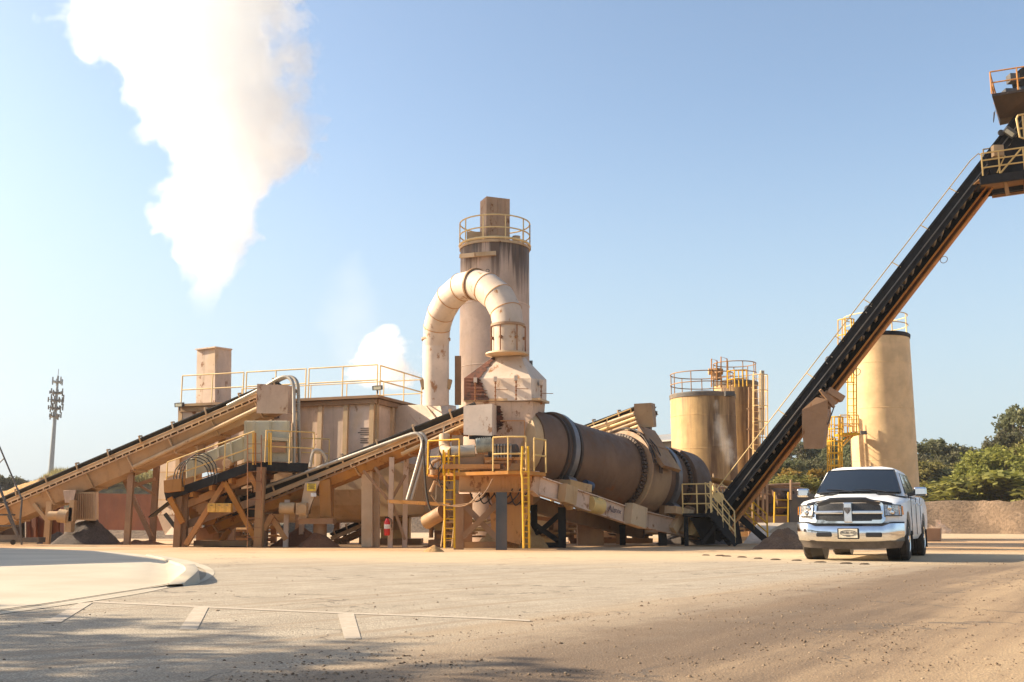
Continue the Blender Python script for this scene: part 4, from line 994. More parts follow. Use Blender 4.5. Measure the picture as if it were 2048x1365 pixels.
# legs
for uu, v0, v1, dd, w_, m_ in ((1003, 985, 1098, 27.9, 0.29, SLATE), (918, 988, 1094, 28.4, 0.26, BROWN), (936, 988, 1090, 30.2, 0.24, BROWN), (1124, 1015, 1094, 30.6, 0.22, BLACK), (1068, 1010, 1090, 31.5, 0.2, BLACK), (1325, 1062, 1090, 33.2, 0.24, BLACK), (1245, 1050, 1086, 34.6, 0.18, BLACK)):
    t.part('leg', post(uu, v0, v1, dd, w_), m_)
for a, m_ in (((925, 1075, 998, 1005, 28.3), BROWN), ((930, 1012, 996, 1080, 28.6), BROWN), ((1064, 1078, 1118, 1030, 31.0), BLACK), ((1062, 1044, 1120, 1085, 30.8), BLACK)):
    t.part('brace', brace(*a, w_=0.15), m_)
t.part('foot_beam', brace(930, 1090, 1000, 1090, 29.0, w_=0.16), BROWN); t.part('foot_beam', brace(1068, 1091, 1130, 1091, 30.9, w_=0.16), BLACK)
t.part('lower_beam', brace(1090, 1020, 1300, 1060, 33.5, 38, 0.2), ORANGE); t.part('lower_beam', brace(1060, 1035, 1260, 1058, 34, 38, 0.12), ORANGE)
# platform
pl = [P(852, 945, 28.9), P(1012, 945, 27.2), P(1060, 957, 27.3), P(1092, 966, 28.6), P(1078, 962, 30.0), P(870, 946, 31)]
mb = MB(); 
poly = [P(856, 947, 28.7), P(1016, 946, 27.3), P(1052, 955, 27.3), P(1092, 964, 28.4), P(1060, 950, 30.2), P(880, 946, 31.2)]
for q in poly: q.z = poly[0].z
mb.prism(poly, V((0, 0, -0.09))); t.part('platform', mb, RUSTL)
pz = poly[0].z
mb = MB(); E = [V((q.x, q.y, pz)) for q in poly]
rail(mb, [lerp(E[0], E[1], 0.82), E[1], E[2]], 0.88, 0.026, 0.75); t.part('guard_rail', mb, YELP)
mb = MB(); rail(mb, [lerp(E[2], E[3], 0.4), E[3]], 0.88, 0.026, 0.6); t.part('guard_rail', mb, YELP)
mb = MB(); rail(mb, [E[5] + V((-.3, -1.0, 0)), E[0] + V((0.0, 0, 0)), lerp(E[0], E[1], 0.4)], 0.88, 0.022, 0.7); t.part('guard_rail', mb, YEL)
mb = MB(); a = P(1053, 1097, 27.0); b = P(1050, 945, 27.15); 
mb.tube([P(1047.5, 1097, 27.0), P(1045, 958, 27.05), P(1043, 945, 27.1), P(1045, 893, 27.1)], 0.03, 8); mb.tube([P(1058.5, 1097, 27.0), P(1057, 958, 27.05), P(1057, 945, 27.1), P(1056, 893, 27.1)], 0.03, 8)
for k in range(13):
    v = 1088 - 12 * k; mb.tube([P(1047, v, 27.02), P(1058, v, 27.02)], 0.014, 6)
t.part('ladder', mb, YEL)
mb = MB(); ladder(mb, P(899, 1097, 28.0), P(899, 905, 28.3), V((1, 0, 0)), 0.26, 0.03, 0.24); t.part('ladder', mb, YEL)
mb = MB(); ladder(mb, P(893, 1094, 29.2), P(902, 1010, 30.4), V((1, 0, 0)), 0.3, 0.02, 0.22); t.part('ladder', mb, CREAM)
for k, uu in enumerate((887, 897)): t.part('gate_post', MB().beam(P(uu, 950, 28.2), P(uu, 900, 28.2), 0.05, 0.05), YEL)
# burner blower and motor on the platform
b0 = P(940, 905, 28.3)
bl = Thing('burner_blower', 'burner blower with a grey motor and horizontal air duct on the platform', 'blower', V((b0.x, b0.y, pz)))
bl.part('air_duct', MB().cyl(P(903, 905, 28.4), P(950, 902, 28.4), 0.17, n=20), GALV)
bl.part('duct_elbow', MB().tube(bend([P(903, 905, 28.4), P(894, 903, 28.5), P(889, 893, 28.7), P(889, 870, 28.8)], 4), 0.15, 14), CREAM)
bl.part('motor', MB().cyl(P(952, 892, 28.1), P(983, 890, 28.1), 0.19, n=18).box(P(972, 882, 28.0), (0.3, 0.2, 0.12)), MOTOR)
mb = MB()
for k in range(7): mb.cyl(P(954 + 4.3 * k, 892 - .3 * k, 28.1), P(955 + 4.3 * k, 892 - .3 * k, 28.1), 0.21, n=16)
bl.part('motor_fin', mb, MOTOR)
bl.part('burner_box', MB().box(P(935, 925, 28.7), (0.9, 0.7, 0.42)).box(P(915, 890, 28.6), (0.3, 0.3, 0.5)), BROWN)
bl.part('burner_nozzle', MB().cyl(P(985, 905, 28.4), P(1030, 905, 28.8), 0.24, n=18), DRUMD)
mb = MB()
for k in range(6): 
    q = P(990 + 6.2 * k, 903, 28.1); mb.tube([q + V((0, 0.1 * math.cos(a) - 0.0, 0.17 * math.sin(a))) for a in [R(-90 + 20 * j) for j in range(10)]], 0.028, 6)
bl.part('coil_hose', mb, GALV)
bl.part('base_skid', MB().box(P(945, 935, 28.5), (1.5, 0.8, 0.12)).box(P(1010, 918, 28.3), (1.1, 0.12, 0.08)), RUSTL)
bl.part('valve_train', MB().tube([P(860, 940, 28.6), P(866, 925, 28.6), P(880, 918, 28.6), P(900, 922, 28.5)], 0.05, 8).tube([P(862, 985, 28.8), P(870, 965, 28.8), P(885, 972, 28.8)], 0.06, 8).cyl(P(868, 950, 28.5), P(868, 940, 28.5), 0.12, n=10), BROWN)
mb = MB()
rg = random.Random(5)
for k in range(9):
    a = P(855 + rg.random() * 40, 900 + rg.random() * 90, 28.4); b = a + V((rg.uniform(-.3, .3), 0.1, rg.uniform(-.8, -.2))); mb.tube(bend([a, lerp(a, b, 0.5) + V((rg.uniform(-.2, .2), 0, 0)), b], 4), 0.018, 5)
bl.part('cable', mb, RUBBER)
bl.part('hanging_cable', MB().tube(bend([P(985, 958, 27.3), P(970, 985, 27.3), P(945, 1005, 27.4), P(900, 1012, 27.6)], 5), 0.015, 5).tube(bend([P(960, 985, 27.6), P(930, 1012, 27.7), P(880, 1008, 28), P(862, 990, 28)], 5), 0.02, 5), BROWN)
mb = MB(); rail(mb, [E[4], E[5]], 0.88, 0.022, 0.7); t.part('guard_rail', mb, YEL)
mb = MB(); rg2 = random.Random(77)
for k in range(12):
    a = P(rg2.uniform(935, 1035), rg2.uniform(912, 940), rg2.uniform(28.6, 29.6)); e = V((rg2.uniform(0.2, 0.8), rg2.uniform(-.2, .2), 0)) if k % 2 else V((0, 0, rg2.uniform(0.15, 0.4)))
    mb.tube([a, a + e], rg2.choice([0.03, 0.05, 0.07]), 8)
t.part('fuel_pipe', mb, BROWN)
mb = MB()
for k in range(6): q = P(940 + 16 * k, 985, 28.4); mb.tube(bend([q, q + V((0.15, 0, -0.25 - 0.05 * (k % 3))), q + V((0.4, 0, -0.1)), q + V((0.5, 0, 0.1))], 4), 0.02, 5)
t.part('slack_hose', mb, RUBBER)
t.part('orange_chute', MB().hexa([P(985, 1075, 29.5), P(1040, 1090, 29.5), P(1045, 1088, 30.6), P(990, 1075, 30.6), P(978, 1010, 29.5), P(1060, 1010, 29.5), P(1062, 1010, 30.8), P(980, 1010, 30.8)]), ORANGE)
t.part('hanging_pipe', MB().cyl(P(852, 1045, 29.4), P(886, 1025, 29.0), 0.2, n=14), BROWN)

# ================================================================ rotary drum
N0 = P(1036, 893, 30.2); F0 = P(1350, 977, 35.2)
ax = (F0 - N0).normalized(); Ld = (F0 - N0).length; rd = 1.13
t = Thing('rotary_drum', 'huge dark brown rotary drum lying on its chassis behind the hood', 'drum', lerp(N0, F0, 0.5) - Z * 1.2)
t.part('shell', MB().lathe(N0, [(rd * 0.97, 0), (rd * 0.97, 0.25), (rd, 0.3), (rd, Ld * 0.35), (rd, Ld * 0.62), (rd * 1.02, Ld)], 64, ax), DRUM)
t.part('inlet_ring', MB().lathe(N0 - ax * 0.35, [(rd * 0.84, 0), (rd * 0.93, 0.02), (rd * 0.93, 0.5), (rd * 0.84, 0.52)], 48, ax), CREAM)
for f in (0.165, 0.82):
    t.part('riding_ring', MB().lathe(N0 + ax * Ld * f, [(rd, -0.10), (rd + 0.13, -0.09), (rd + 0.13, 0.09), (rd, 0.10)], 64, ax, cap=False), STEEL)
for f in (0.13, 0.20): t.part('ring_pad', MB().lathe(N0 + ax * Ld * f, [(rd, -0.05), (rd + 0.07, -0.04), (rd + 0.07, 0.04), (rd, 0.05)], 48, ax, cap=False), DRUMD)
# bolted collar with gear teeth
def teeth(c, r, n, h, w_):
    m = MB(); e1 = (Z - ax * Z.dot(ax)).normalized(); e2 = ax.cross(e1)
    for k in range(n):
        a = 2 * math.pi * k / n; e = e1 * math.cos(a) + e2 * math.sin(a); m.box(c + e * r, (w_, h, h), ax, e)
    return m
cc = N0 + ax * Ld * 0.585
t.part('bolt_ring', teeth(cc, rd + 0.06, 60, 0.09, 0.16), DRUMD)
t.part('collar', MB().lathe(cc + ax * 0.2, [(rd, 0), (rd + 0.14, 0.05), (rd + 0.18, 0.3), (rd + 0.18, 0.95), (rd + 0.05, 1.15)], 56, ax, cap=False), paint('collar_steel', (0.21, 0.13, 0.085), rust=0.4, dust=0.4, streak=0.5, rough=0.7))
t.part('collar_flange', MB().lathe(cc + ax * 0.18, [(rd, -0.04), (rd + 0.24, -0.03), (rd + 0.24, 0.03), (rd, 0.04)], 48, ax, cap=False), BROWN)
t.part('bolt_ring', teeth(N0 + ax * Ld * 0.90, rd + 0.06, 54, 0.09, 0.12), DRUMD)
t.part('discharge_casing', MB().lathe(N0 + ax * Ld * 0.93, [(rd, 0), (rd + 0.15, 0.02), (rd + 0.15, 0.8), (rd * 0.6, 1.1)], 56, ax), DRUM)
e1 = (Z - ax * Z.dot(ax)).normalized()
mb = MB()
# collar intake housing: slanted flap on the near side and saddle on top
q = cc + ax * 0.75
sd = ax.cross(e1).normalized(); sd = sd if sd.x > 0 else -sd
mb.hexa([q + ax * -0.4 + sd * 0.45 + e1 * 1.15, q + ax * -0.4 + sd * 1.55 + e1 * 0.15, q + ax * 0.45 + sd * 1.55 + e1 * 0.15, q + ax * 0.45 + sd * 0.45 + e1 * 1.15,
         q + ax * -0.4 + sd * 0.5 + e1 * 1.55, q + ax * -0.4 + sd * 1.65 + e1 * 0.22, q + ax * 0.45 + sd * 1.65 + e1 * 0.22, q + ax * 0.45 + sd * 0.5 + e1 * 1.55])
t.part('intake_flap', mb, BROWN)
mb = MB().hexa([P(1278, 915, 33.7), P(1308, 925, 33.7), P(1312, 915, 34.8), P(1282, 912, 34.8), P(1274, 868, 33.7), P(1309, 868, 33.6), P(1314, 867, 34.7), P(1280, 867, 34.8)])
t.part('intake_chute', mb, BROWN)
t.part('intake_neck', MB().hexa([P(1281, 867, 33.9), P(1301, 867, 33.9), P(1304, 866, 34.5), P(1285, 866, 34.6), P(1281, 855, 33.9), P(1301, 855, 33.9), P(1304, 855, 34.5), P(1285, 855, 34.6)]), DRUMD)
mb = MB()
for k in range(7): 
    a = R(-60 + 22 * k); e = e1 * math.cos(a) + sd * math.sin(a); mb.beam(cc + ax * 0.25 + e * (rd + 0.25), cc + ax * 1.25 + e * (rd + 0.25), 0.03, 0.06, up=e)
t.part('collar_rib', mb, BROWN)
mb = MB()
for k in range(5):
    a = [cc + ax * (0.1 + 0.1 * k) + (e1 * math.cos(R(b)) + sd * math.sin(R(b))) * (rd + 0.3 + 0.04 * math.sin(k + b * 0.05)) for b in range(-30, 75 + 6 * k, 12)]
    mb.tube(a, 0.022, 5)
t.part('hanging_cable', mb, DRUMD)
# trunnions and drives
for k, (f, lab) in enumerate(((0.165, 'roller drive under the front riding ring of the drum'), (0.82, 'roller drive under the rear riding ring of the drum'))):
    c_ = N0 + ax * Ld * f + sd * 0.95 - e1 * 0.95
    tr = Thing('trunnion_drive', lab, 'roller drive', c_ - Z * 0.3, 'roller drives under the drum')
    tr.part('roller', MB().cyl(c_ - ax * 0.16, c_ + ax * 0.16, 0.26, n=24), STEEL)
    tr.part('shaft', MB().cyl(c_ - ax * 0.42, c_ + ax * 0.42, 0.07, n=10), GREYM)
    tr.part('bearing_block', MB().box(c_ - ax * 0.36 - Z * 0.05, (0.14, 0.3, 0.3), ax).box(c_ + ax * 0.36 - Z * 0.05, (0.14, 0.3, 0.3), ax), BROWN)
    m = MB(); g = c_ + sd * 0.30 - Z * 0.22
    m.beam(g + ax * -0.35 - Z * 0.45, g + ax * 0.25 + Z * 0.22, 0.18, 0.26); m.beam(g + ax * 0.1 - Z * 0.45, g + ax * 0.45 + Z * 0.1, 0.16, 0.16); m.box(g + Z * 0.18, (0.9, 0.45, 0.22), ax)
    tr.part('support_bracket', m, CREAM)
    tr.part('gearbox', MB().cyl(g + ax * 0.45 + sd * 0.1 - Z * 0.25, g + ax * 0.95 + sd * 0.1 - Z * 0.25, 0.24, n=16).cyl(g + ax * 0.7 + sd * 0.30 - Z * 0.2, g + ax * 0.7 + sd * 0.02 - Z * 0.2, 0.17, n=12), YELP)
    tr.part('motor', MB().cyl(g + ax * 0.40 + Z * 0.30, g + ax * 0.68 + Z * 0.28, 0.14, n=14), BLUE if k == 0 else BROWN)
# discharge chute and dark structure behind
q = N0 + ax * (Ld * 0.88 + 1.0)
t.part('discharge_chute', MB().hexa([P(1372, 1080, 35.3), P(1415, 1082, 35.3), P(1420, 1080, 37), P(1378, 1080, 37), P(1352, 1010, 35.3), P(1402, 1000, 35.3), P(1405, 1000, 37), P(1355, 1010, 37)]), BLACK)
# ================================================================ slat conveyor
t = Thing('slat_conveyor', 'long black enclosed slat conveyor rising to the top right', 'conveyor', up(P(1460, 1090, 33.5), 0))
SC = t
a0, a1 = P(1424, 1017, 33.6), P(2105, 135, 31.0); aR = P(1968, 313, 31.5)       # near upper edge
x = (a1 - a0).normalized(); wn = V((-x.y, x.x, 0)).normalized(); wn = wn if wn.y > 0 else -wn
wn = V((0.35, 0.94, 0)).normalized(); wn = (wn - x * wn.dot(x)).normalized()
u = wn.cross(x); u = u if u.z > 0 else -u
Lc = (a1 - a0).length; WW = 1.05; Lr = (aR - a0).dot((a1 - a0).normalized())
def sbox(o, l0, l1, w0, w1, h0, h1, mb):
    c = lambda l, a, b: o + x * l + wn * a + u * b
    return mb.hexa([c(l0, w0, h0), c(l1, w0, h0), c(l1, w1, h0), c(l0, w1, h0), c(l0, w0, h1), c(l1, w0, h1), c(l1, w1, h1), c(l0, w1, h1)])
t.part('side_plate', sbox(a0, 0, Lc, 0, 0.03, -0.40, 0, MB()), BLACK)
t.part('side_plate', sbox(a0, 0, Lc, WW, WW + 0.03, -0.56, 0, MB()), BLACK)
t.part('top_cover', sbox(a0, 0, Lc, 0.03, WW, -0.03, 0.02, MB()), BLACK)
mb = MB(); sbox(a0, 0, Lc, -0.05, 0.0, -0.05, 0.0, mb); sbox(a0, 0, Lc, -0.07, 0.0, -0.41, -0.37, mb)
t.part('edge_angle', mb, BLACK)
t.part('cable', MB().tube([a0 - wn * 0.06 - u * 0.25, a1 - wn * 0.06 - u * 0.25], 0.02, 5), GREYM)
t.part('bottom_plate', sbox(a0, 0, Lr, 0.45, WW, -0.60, -0.565, MB()), RUSTL)
t.part('wear_flange', sbox(a0, 0, Lr, WW - 0.42, WW + 0.16, -0.74, -0.70, sbox(a0, 0, Lr, WW + 0.08, WW + 0.14, -0.70, -0.52, MB())), RUSTL)
t.part('floor_liner', sbox(a0, 0, Lc, 0.03, WW, -0.30, -0.28, MB()), BLACK)
mb = MB(); k = 0.3
while k < Lc - 0.3:
    sbox(a0, k, k + 0.10, 0.03, 0.62, -0.42, -0.33, mb); k += 0.38
t.part('slat', mb, paint('slat_steel', (0.22, 0.18, 0.13), rust=0.3, dust=0.3, streak=0.2))
mb = MB(); k = 1.2
while k < Lc:
    sbox(a0, k, k + 0.05, 0.0, 0.62, -0.47, -0.41, mb); k += 2.0
t.part('cross_tie', mb, GREYM)
# handrail along the upper edge
mb = MB()
h0 = a0 + u * 0.25 + wn * 0.02; mb.tube([h0 + x * 0.2, h0 + x * (Lr - 0.3), h0 + x * Lr - u * 0.06, h0 + x * (Lr + 0.02) - u * 0.42], 0.018, 6)
k = 0.8
while k < Lr - 0.3: mb.tube([h0 + x * k, h0 + x * k - u * 0.31 - wn * 0.05], 0.018, 6); k += 1.48
t.part('hand_rail', mb, YELP)
mb = MB()
for f in (0.18, 0.36, 0.62, 0.83):
    q = a0 + x * Lc * f + wn * WW - u * 0.75; mb.tube([q + x * 0.12 * math.cos(R(j)) - u * 0.10 * (1 + math.sin(R(j))) for j in range(0, 361, 30)], 0.012, 5)
for f in (0.34, 0.455):
    q = a0 + x * Lc * f - wn * 0.03 - u * 0.1; mb.tube([q + x * 0.13 * math.cos(R(j)) + u * 0.14 * math.sin(R(j)) for j in range(0, 181, 20)], 0.02, 6)
t.part('cable_loop', mb, GALV)
# reject chute hanging under it
mb = MB().hexa([P(1608, 898, 32.6), P(1646, 898, 32.5), P(1652, 894, 33.2), P(1615, 894, 33.3), P(1604, 862, 32.6), P(1648, 862, 32.5), P(1656, 860, 33.2), P(1612, 860, 33.3)])
mb.hexa([P(1604, 862, 32.61), P(1648, 862, 32.51), P(1656, 860, 33.21), P(1612, 860, 33.31), P(1604, 820, 32.6), P(1655, 835, 32.5), P(1663, 833, 33.2), P(1612, 818, 33.3)])
mb.hexa([P(1604, 820, 32.62), P(1655, 835, 32.52), P(1663, 833, 33.2), P(1612, 818, 33.3), P(1632, 795, 32.6), P(1655, 800, 32.5), P(1660, 798, 33.2), P(1640, 793, 33.3)])
t.part('reject_chute', mb, BROWN)
mb = MB().cyl(P(1660, 790, 32.8), P(1672, 806, 32.9), 0.12, n=12); mb.box(P(1655, 800, 32.8), (0.5, 0.2, 0.3), V((0.6, 0, -0.8))); mb.beam(P(1640, 780, 32.6), P(1668, 815, 32.7), 0.08, 0.08); mb.box(P(1670, 790, 32.8), (0.2, 0.3, 0.55), V((0.5, 0, 0.8)))
t.part('gate_drive', mb, BROWN)
mb = MB().tube([P(1668, 815, 32.6), P(1655, 850, 32.6)], 0.02, 6); t.part('gate_rod', mb, GREYM)
# foot end
mb = MB().hexa([P(1392, 1060, 33.2), P(1440, 1085, 33.2), P(1445, 1082, 34.6), P(1398, 1058, 34.8), P(1420, 1012, 33.3), P(1470, 1040, 33.3), P(1474, 1038, 34.6), P(1425, 1010, 34.8)])
t.part('boot', mb, BLACK)
t.part('boot_leg', brace(1470, 1035, 1480, 1088, 34.4, w_=0.14), BLACK); t.part('boot_leg', brace(1410, 1060, 1416, 1088, 34.4, w_=0.14), BLACK)
t.part('tail_pulley_guard', MB().cyl(P(1438, 995, 33.4), P(1438, 995, 33.1), 0.16, n=18), YELP)
# upper run above the first landing
t.part('upper_casing', MB().prism([P(u_, v_, 31.35) for u_, v_ in ((1972, 316), (2014, 262), (2100, 150), (2170, 150), (2150, 345), (1985, 352))], V((0.1, 1.0, 0))), BLACK)
t.part('lifting_eye', MB().lathe(P(2002, 266, 31.3), [(0.05, -0.02), (0.1, -0.02), (0.1, 0.02), (0.05, 0.02)], 16, V((0, -1, 0))), GREYM)
# landing
t = Thing('storage_silo_landing', 'high steel landing with yellow rails where the slat conveyor tops out', 'landing', P(2010, 365, 31.2))
LZ0, LZ1 = P(1960, 362, 31.0), P(2140, 338, 30.6)
t.part('edge_beam', MB().beam(LZ0, LZ1, 0.1, 0.26), BLACK)
t.part('edge_beam', MB().beam(LZ0 + V((0.1, 1.5, 0)), LZ1 + V((0.1, 1.5, 0)), 0.1, 0.26), BLACK)
t.part('floor_plate', MB().hexa([LZ0 + Z * 0.05, LZ1 + Z * 0.05, LZ1 + V((0.1, 1.5, 0.05)), LZ0 + V((0.1, 1.5, 0.05)), LZ0 + Z * 0.09, LZ1 + Z * 0.09, LZ1 + V((0.1, 1.5, 0.09)), LZ0 + V((0.1, 1.5, 0.09))]), BROWN)
t.part('lower_beam', MB().beam(P(1985, 385, 31.5), P(2140, 360, 31.2), 0.1, 0.14), BLACK); t.part('lower_beam', MB().beam(P(1985, 394, 32.2), P(2140, 372, 32), 0.08, 0.08), BROWN)
t.part('hanger', MB().beam(P(2008, 352, 31.1), P(2016, 392, 31.2), 0.1, 0.06).beam(P(2050, 352, 31.1), P(2052, 385, 31.2), 0.1, 0.06), BROWN)
mb = MB(); rail(mb, [P(1966, 352, 30.95), P(2000, 347, 30.9), P(2150, 326, 30.5)], 0.72, 0.024, 0.75, mids=(0.35, 0.68)); t.part('guard_rail', mb, YELP)
mb = MB(); rail(mb, [P(1970, 346, 32.6), P(2150, 322, 32.2)], 0.8, 0.022, 0.9); t.part('guard_rail', mb, YELP)
t.part('control_box', MB().box(P(1995, 303, 31.1), (0.32, 0.2, 0.36)), CREAM, bevel=0.01)
t.part('diagonal_pipe', MB().tube([P(2000, 348, 31.2), P(2042, 298, 31.2)], 0.03, 6).tube([P(1994, 346, 31.3), P(2010, 312, 31.3)], 0.02, 6), YELP)
t = Thing('head_platform', 'topmost railed platform with motor at the upper right edge', 'platform', P(2020, 225, 31.2))
U0, U1 = P(1984, 193, 30.6), P(2200, 160, 29.8)
fz = [U0, U1, U1 + V((0.3, 2.4, 0)), U0 + V((1.35, 2.4, 0))]
t.part('floor_plate', MB().hexa([*fz, *[p + Z * 0.08 for p in fz]]), DRUMD)
t.part('underside_hopper', MB().hexa([P(1999, 238, 31.3), P(2060, 228, 31.2), P(2064, 226, 32.6), P(2004, 236, 32.8), fz[0] - Z * 0.003, P(2080, 178, 30.3), fz[1] + V((-1.5, 2.2, -0.003)), fz[3] - Z * 0.003]), DRUMD)
mb = MB(); rail(mb, [fz[3] + Z * .08, fz[0] + Z * 0.08, fz[1] + Z * 0.08], 0.72, 0.024, 0.8); t.part('guard_rail', mb, RUSTL)
t.part('motor', MB().box(P(2026, 158, 31.5), (0.3, 0.3, 0.26)).cyl(P(2036, 186, 31.6), P(2060, 184, 31.6), 0.2, n=14).box(P(2020, 184, 31.5), (0.4, 0.3, 0.12)), GREYM)
t.part('head_drive_housing', MB().cyl(P(2062, 165, 31.6), P(2062, 165, 32.5), 0.55, n=24), BLACK)
t.part('hanging_cable', MB().tube(bend([P(1988, 225, 31), P(1987, 245, 31), P(1990, 222, 31.1)], 4), 0.012, 5), RUBBER)
mb = MB().tube([P(2052, 228, 30.8), P(2036, 231, 30.8), P(2033, 238, 30.8), P(2040, 275, 30.8), P(2048, 277, 30.8)], 0.035, 8); mb.tube([P(2100, 250, 30.8), P(2036, 258, 30.8)], 0.03, 8); mb.tube([P(2045, 232, 30.8), P(2049, 276, 30.8)], 0.03, 8); t.part('side_gate', mb, YELP)
fl_ = Thing('floodlight', 'floodlight clamped to the slat conveyor near its top', 'floodlight', P(2020, 272, 31), None)
fl_.part('housing', MB().box(P(2020, 265, 31.1), (0.36, 0.16, 0.2), V((0.8, 0, -0.6))), GREYM); fl_.part('lens', MB().box(P(2019, 266, 31.0), (0.28, 0.02, 0.13), V((0.8, 0, -0.6))), LAMP)
# hot-mix silo itself, out of frame to the right, carrying both landings
cs_ = V((19.2, 32.2, 0)); zt2 = P(2048, 320, 31).z
t = Thing('storage_silo', 'tan storage silo carrying the high landings beyond the frame', 'silo', cs_)
t.part('shell', MB().lathe(cs_, [(0.7, 2.6), (2.0, 5.0), (2.0, zt2 + 0.6), (1.6, zt2 + 1.0)], 48), TANK)
mb = MB()
for a in (45, 135, 225, 315): e = V((math.cos(R(a)), math.sin(R(a)), 0)) * 2.0; mb.beam(cs_ + e, cs_ + e + Z * 6.0, 0.3, 0.3)
t.part('leg', mb, BLACK)

# ================================================================ stairs
def stairs(label, a, b, w_, group, stepm=BLACK, railm=YELP, n=9, up_rail=0.95, extra=0.5):
    a, b = V(a), V(b); t = Thing('steel_stairs', label, 'stairs', a, group)
    d_ = (b - a); hd = V((d_.x, d_.y, 0)).normalized(); sd_ = V((-hd.y, hd.x, 0)); sd_ = sd_ if sd_.y > 0 else -sd_
    for s_ in (0, w_):
        t.part('stringer', MB().beam(a + sd_ * s_, b + sd_ * s_, 0.04, 0.22), stepm)
    mb = MB()
    for k in range(1, n): q = lerp(a, b, k / n); mb.box(q + sd_ * w_ / 2, (0.24, w_, 0.04), hd)
    t.part('tread', mb, stepm)
    for s_ in (0, w_):
        mb = MB(); rail(mb, [a + sd_ * s_ + d_ * 0.06, b + sd_ * s_], up_rail, 0.022, 0.7, mids=(0.33, 0.66)); t.part('guard_rail', mb, railm)
    return t
stairs('black steel stairs with tan rails at the foot of the slat conveyor', P(1474, 1090, 32.4), P(1422, 1026, 32.4), 0.8, 'stairs at the foot of the slat conveyor')
stairs('black steel stairs with yellow rails behind the slat conveyor foot', P(1540, 1088, 36.4), P(1480, 1035, 36.6), 0.8, 'stairs at the foot of the slat conveyor', railm=YEL)
# discharge landing
t = Thing('discharge_landing', 'black steel landing with pale rails beside the drum outlet', 'landing', up(P(1390, 1092, 33.5), 0))
zt3 = P(1400, 1027, 32.4).z
A = up(P(1366, 1030, 32.9), zt3); B = up(P(1424, 1030, 32.4), zt3)
t.part('floor_plate', MB().hexa([A - Z * 0.1, B - Z * 0.1, B + V((0.3, 2.2, -0.1)), A + V((0.3, 2.2, -0.1)), A, B, B + V((0.3, 2.2, 0)), A + V((0.3, 2.2, 0))]), BLACK)
t.part('hopper_body', MB().hexa([P(1408, 1088, 33.2), P(1428, 1088, 33.2), P(1430, 1086, 34.5), P(1410, 1086, 34.6), P(1380, 1036, 33), P(1432, 1036, 32.9), P(1438, 1036, 34.5), P(1386, 1036, 34.6)]), BLACK)
mb = MB(); rail(mb, [A, B], 0.9, 0.022, 0.5, mids=(0.33, 0.66)); t.part('guard_rail', mb, YELP); mb = MB(); rail(mb, [A + V((0.3, 2.2, 0)), B + V((0.3, 2.2, 0))], 0.9, 0.022, 0.5, mids=(0.33, 0.66)); t.part('guard_rail', mb, YELP)
t.part('leg', MB().beam(up(A + V((0.1, 0.1, 0)), 0), A + V((0.1, 0.1, -.1)), 0.12, 0.12).beam(up(A + V((0.3, 2, 0)), 0), A + V((0.3, 2, -.1)), 0.12, 0.12), BLACK)
t.part('brace', brace(1404, 1088, 1440, 1040, 32.8, w_=0.1), BLACK)
t.part('overhead_pipe', MB().tube([P(1386, 952, 36), P(1470, 970, 35.5)], 0.1, 10).cyl(P(1382, 955, 36), P(1390, 953, 36), 0.24, n=14), RUSTL)
t.part('pipe_post', post(1391, 965, 1030, 36, 0.12).beam(P(1401, 965, 36), P(1401, 1030, 36), 0.05, 0.05), YELP)

# ================================================================ tanks
def tank(name, label, cu, d, rpx, vt, mat, lipm, rail_mat, rh=0.95, seg=56, group=None, basez=0.0):
    c = P(cu, 1050, d); c.z = basez; r = rpx * d / FPX * 1.012; zt = P(cu, vt, d - r).z
    t = Thing(name, label, 'tank', c, group)
    t.part('shell', MB().lathe(c, [(r, 0), (r, (zt - basez) * 0.5), (r, zt - basez)], seg), mat)
    t.part('roof_lip', MB().lathe(c + Z * (zt - basez), [(r + 0.03, -0.14), (r + 0.05, 0.02), (r + 0.02, 0.06), (r * 0.4, 0.2)], seg), lipm)
    mb = ringrail(MB(), c, r - 0.03, zt - basez + 0.03, rh, 0, 350, 10, 4, 0.024); t.part('guard_rail', mb, rail_mat)
    mb = MB()
    for f in (0.36, 0.62, 0.85): mb.lathe(c + Z * (zt - basez) * f, [(r, -0.012), (r + 0.012, 0), (r, 0.012)], seg, cap=False)
    t.part('weld_seam', mb, mat)
    return t, c, r, zt
t, cA_, rA, zA = tank('asphalt_tank', 'squat stained tan tank with dark roof lip, beside the steam wisp', 1413, 47, 63.5, 785, TANKD, GREYM, BROWN, group='tan liquid tanks')
t.part('outlet_box', MB().box(P(1459, 788, 45.2), (0.4, 0.3, 0.2)), GREYM)
t, cB_, rB, zB = tank('asphalt_tank', 'taller narrower tan tank with caged ladder, behind the squat tank', 1481, 51, 43, 762, TANKD, GREYM, BROWN, group='tan liquid tanks')
mb = MB(); cage(mb, P(1514, 940, 48.4), P(1514, 752, 48.4), V((0.5, -0.85, 0)), V((0.85, 0.5, 0)), 0.38, 7, 6, 0.022); ladder(mb, P(1514, 1080, 48.7), P(1514, 745, 48.7), V((0.85, 0.5, 0)), 0.42); t.part('caged_ladder', mb, YELP)
t.part('vent_pipe', MB().cyl(P(1524, 870, 49), P(1524, 742, 49), 0.11, n=14), GALV)
mb = MB()
for uu in (1498, 1504, 1508): mb.tube([P(uu, 1075, 48.9), P(uu, 775, 48.9)], 0.04, 8)
t.part('riser_pipe', mb, BROWN)
t.part('pipe_clamp', MB().beam(P(1494, 818, 48.7), P(1528, 818, 48.7), 0.06, 0.06).beam(P(1494, 859, 48.7), P(1528, 859, 48.7), 0.06, 0.06), BROWN)
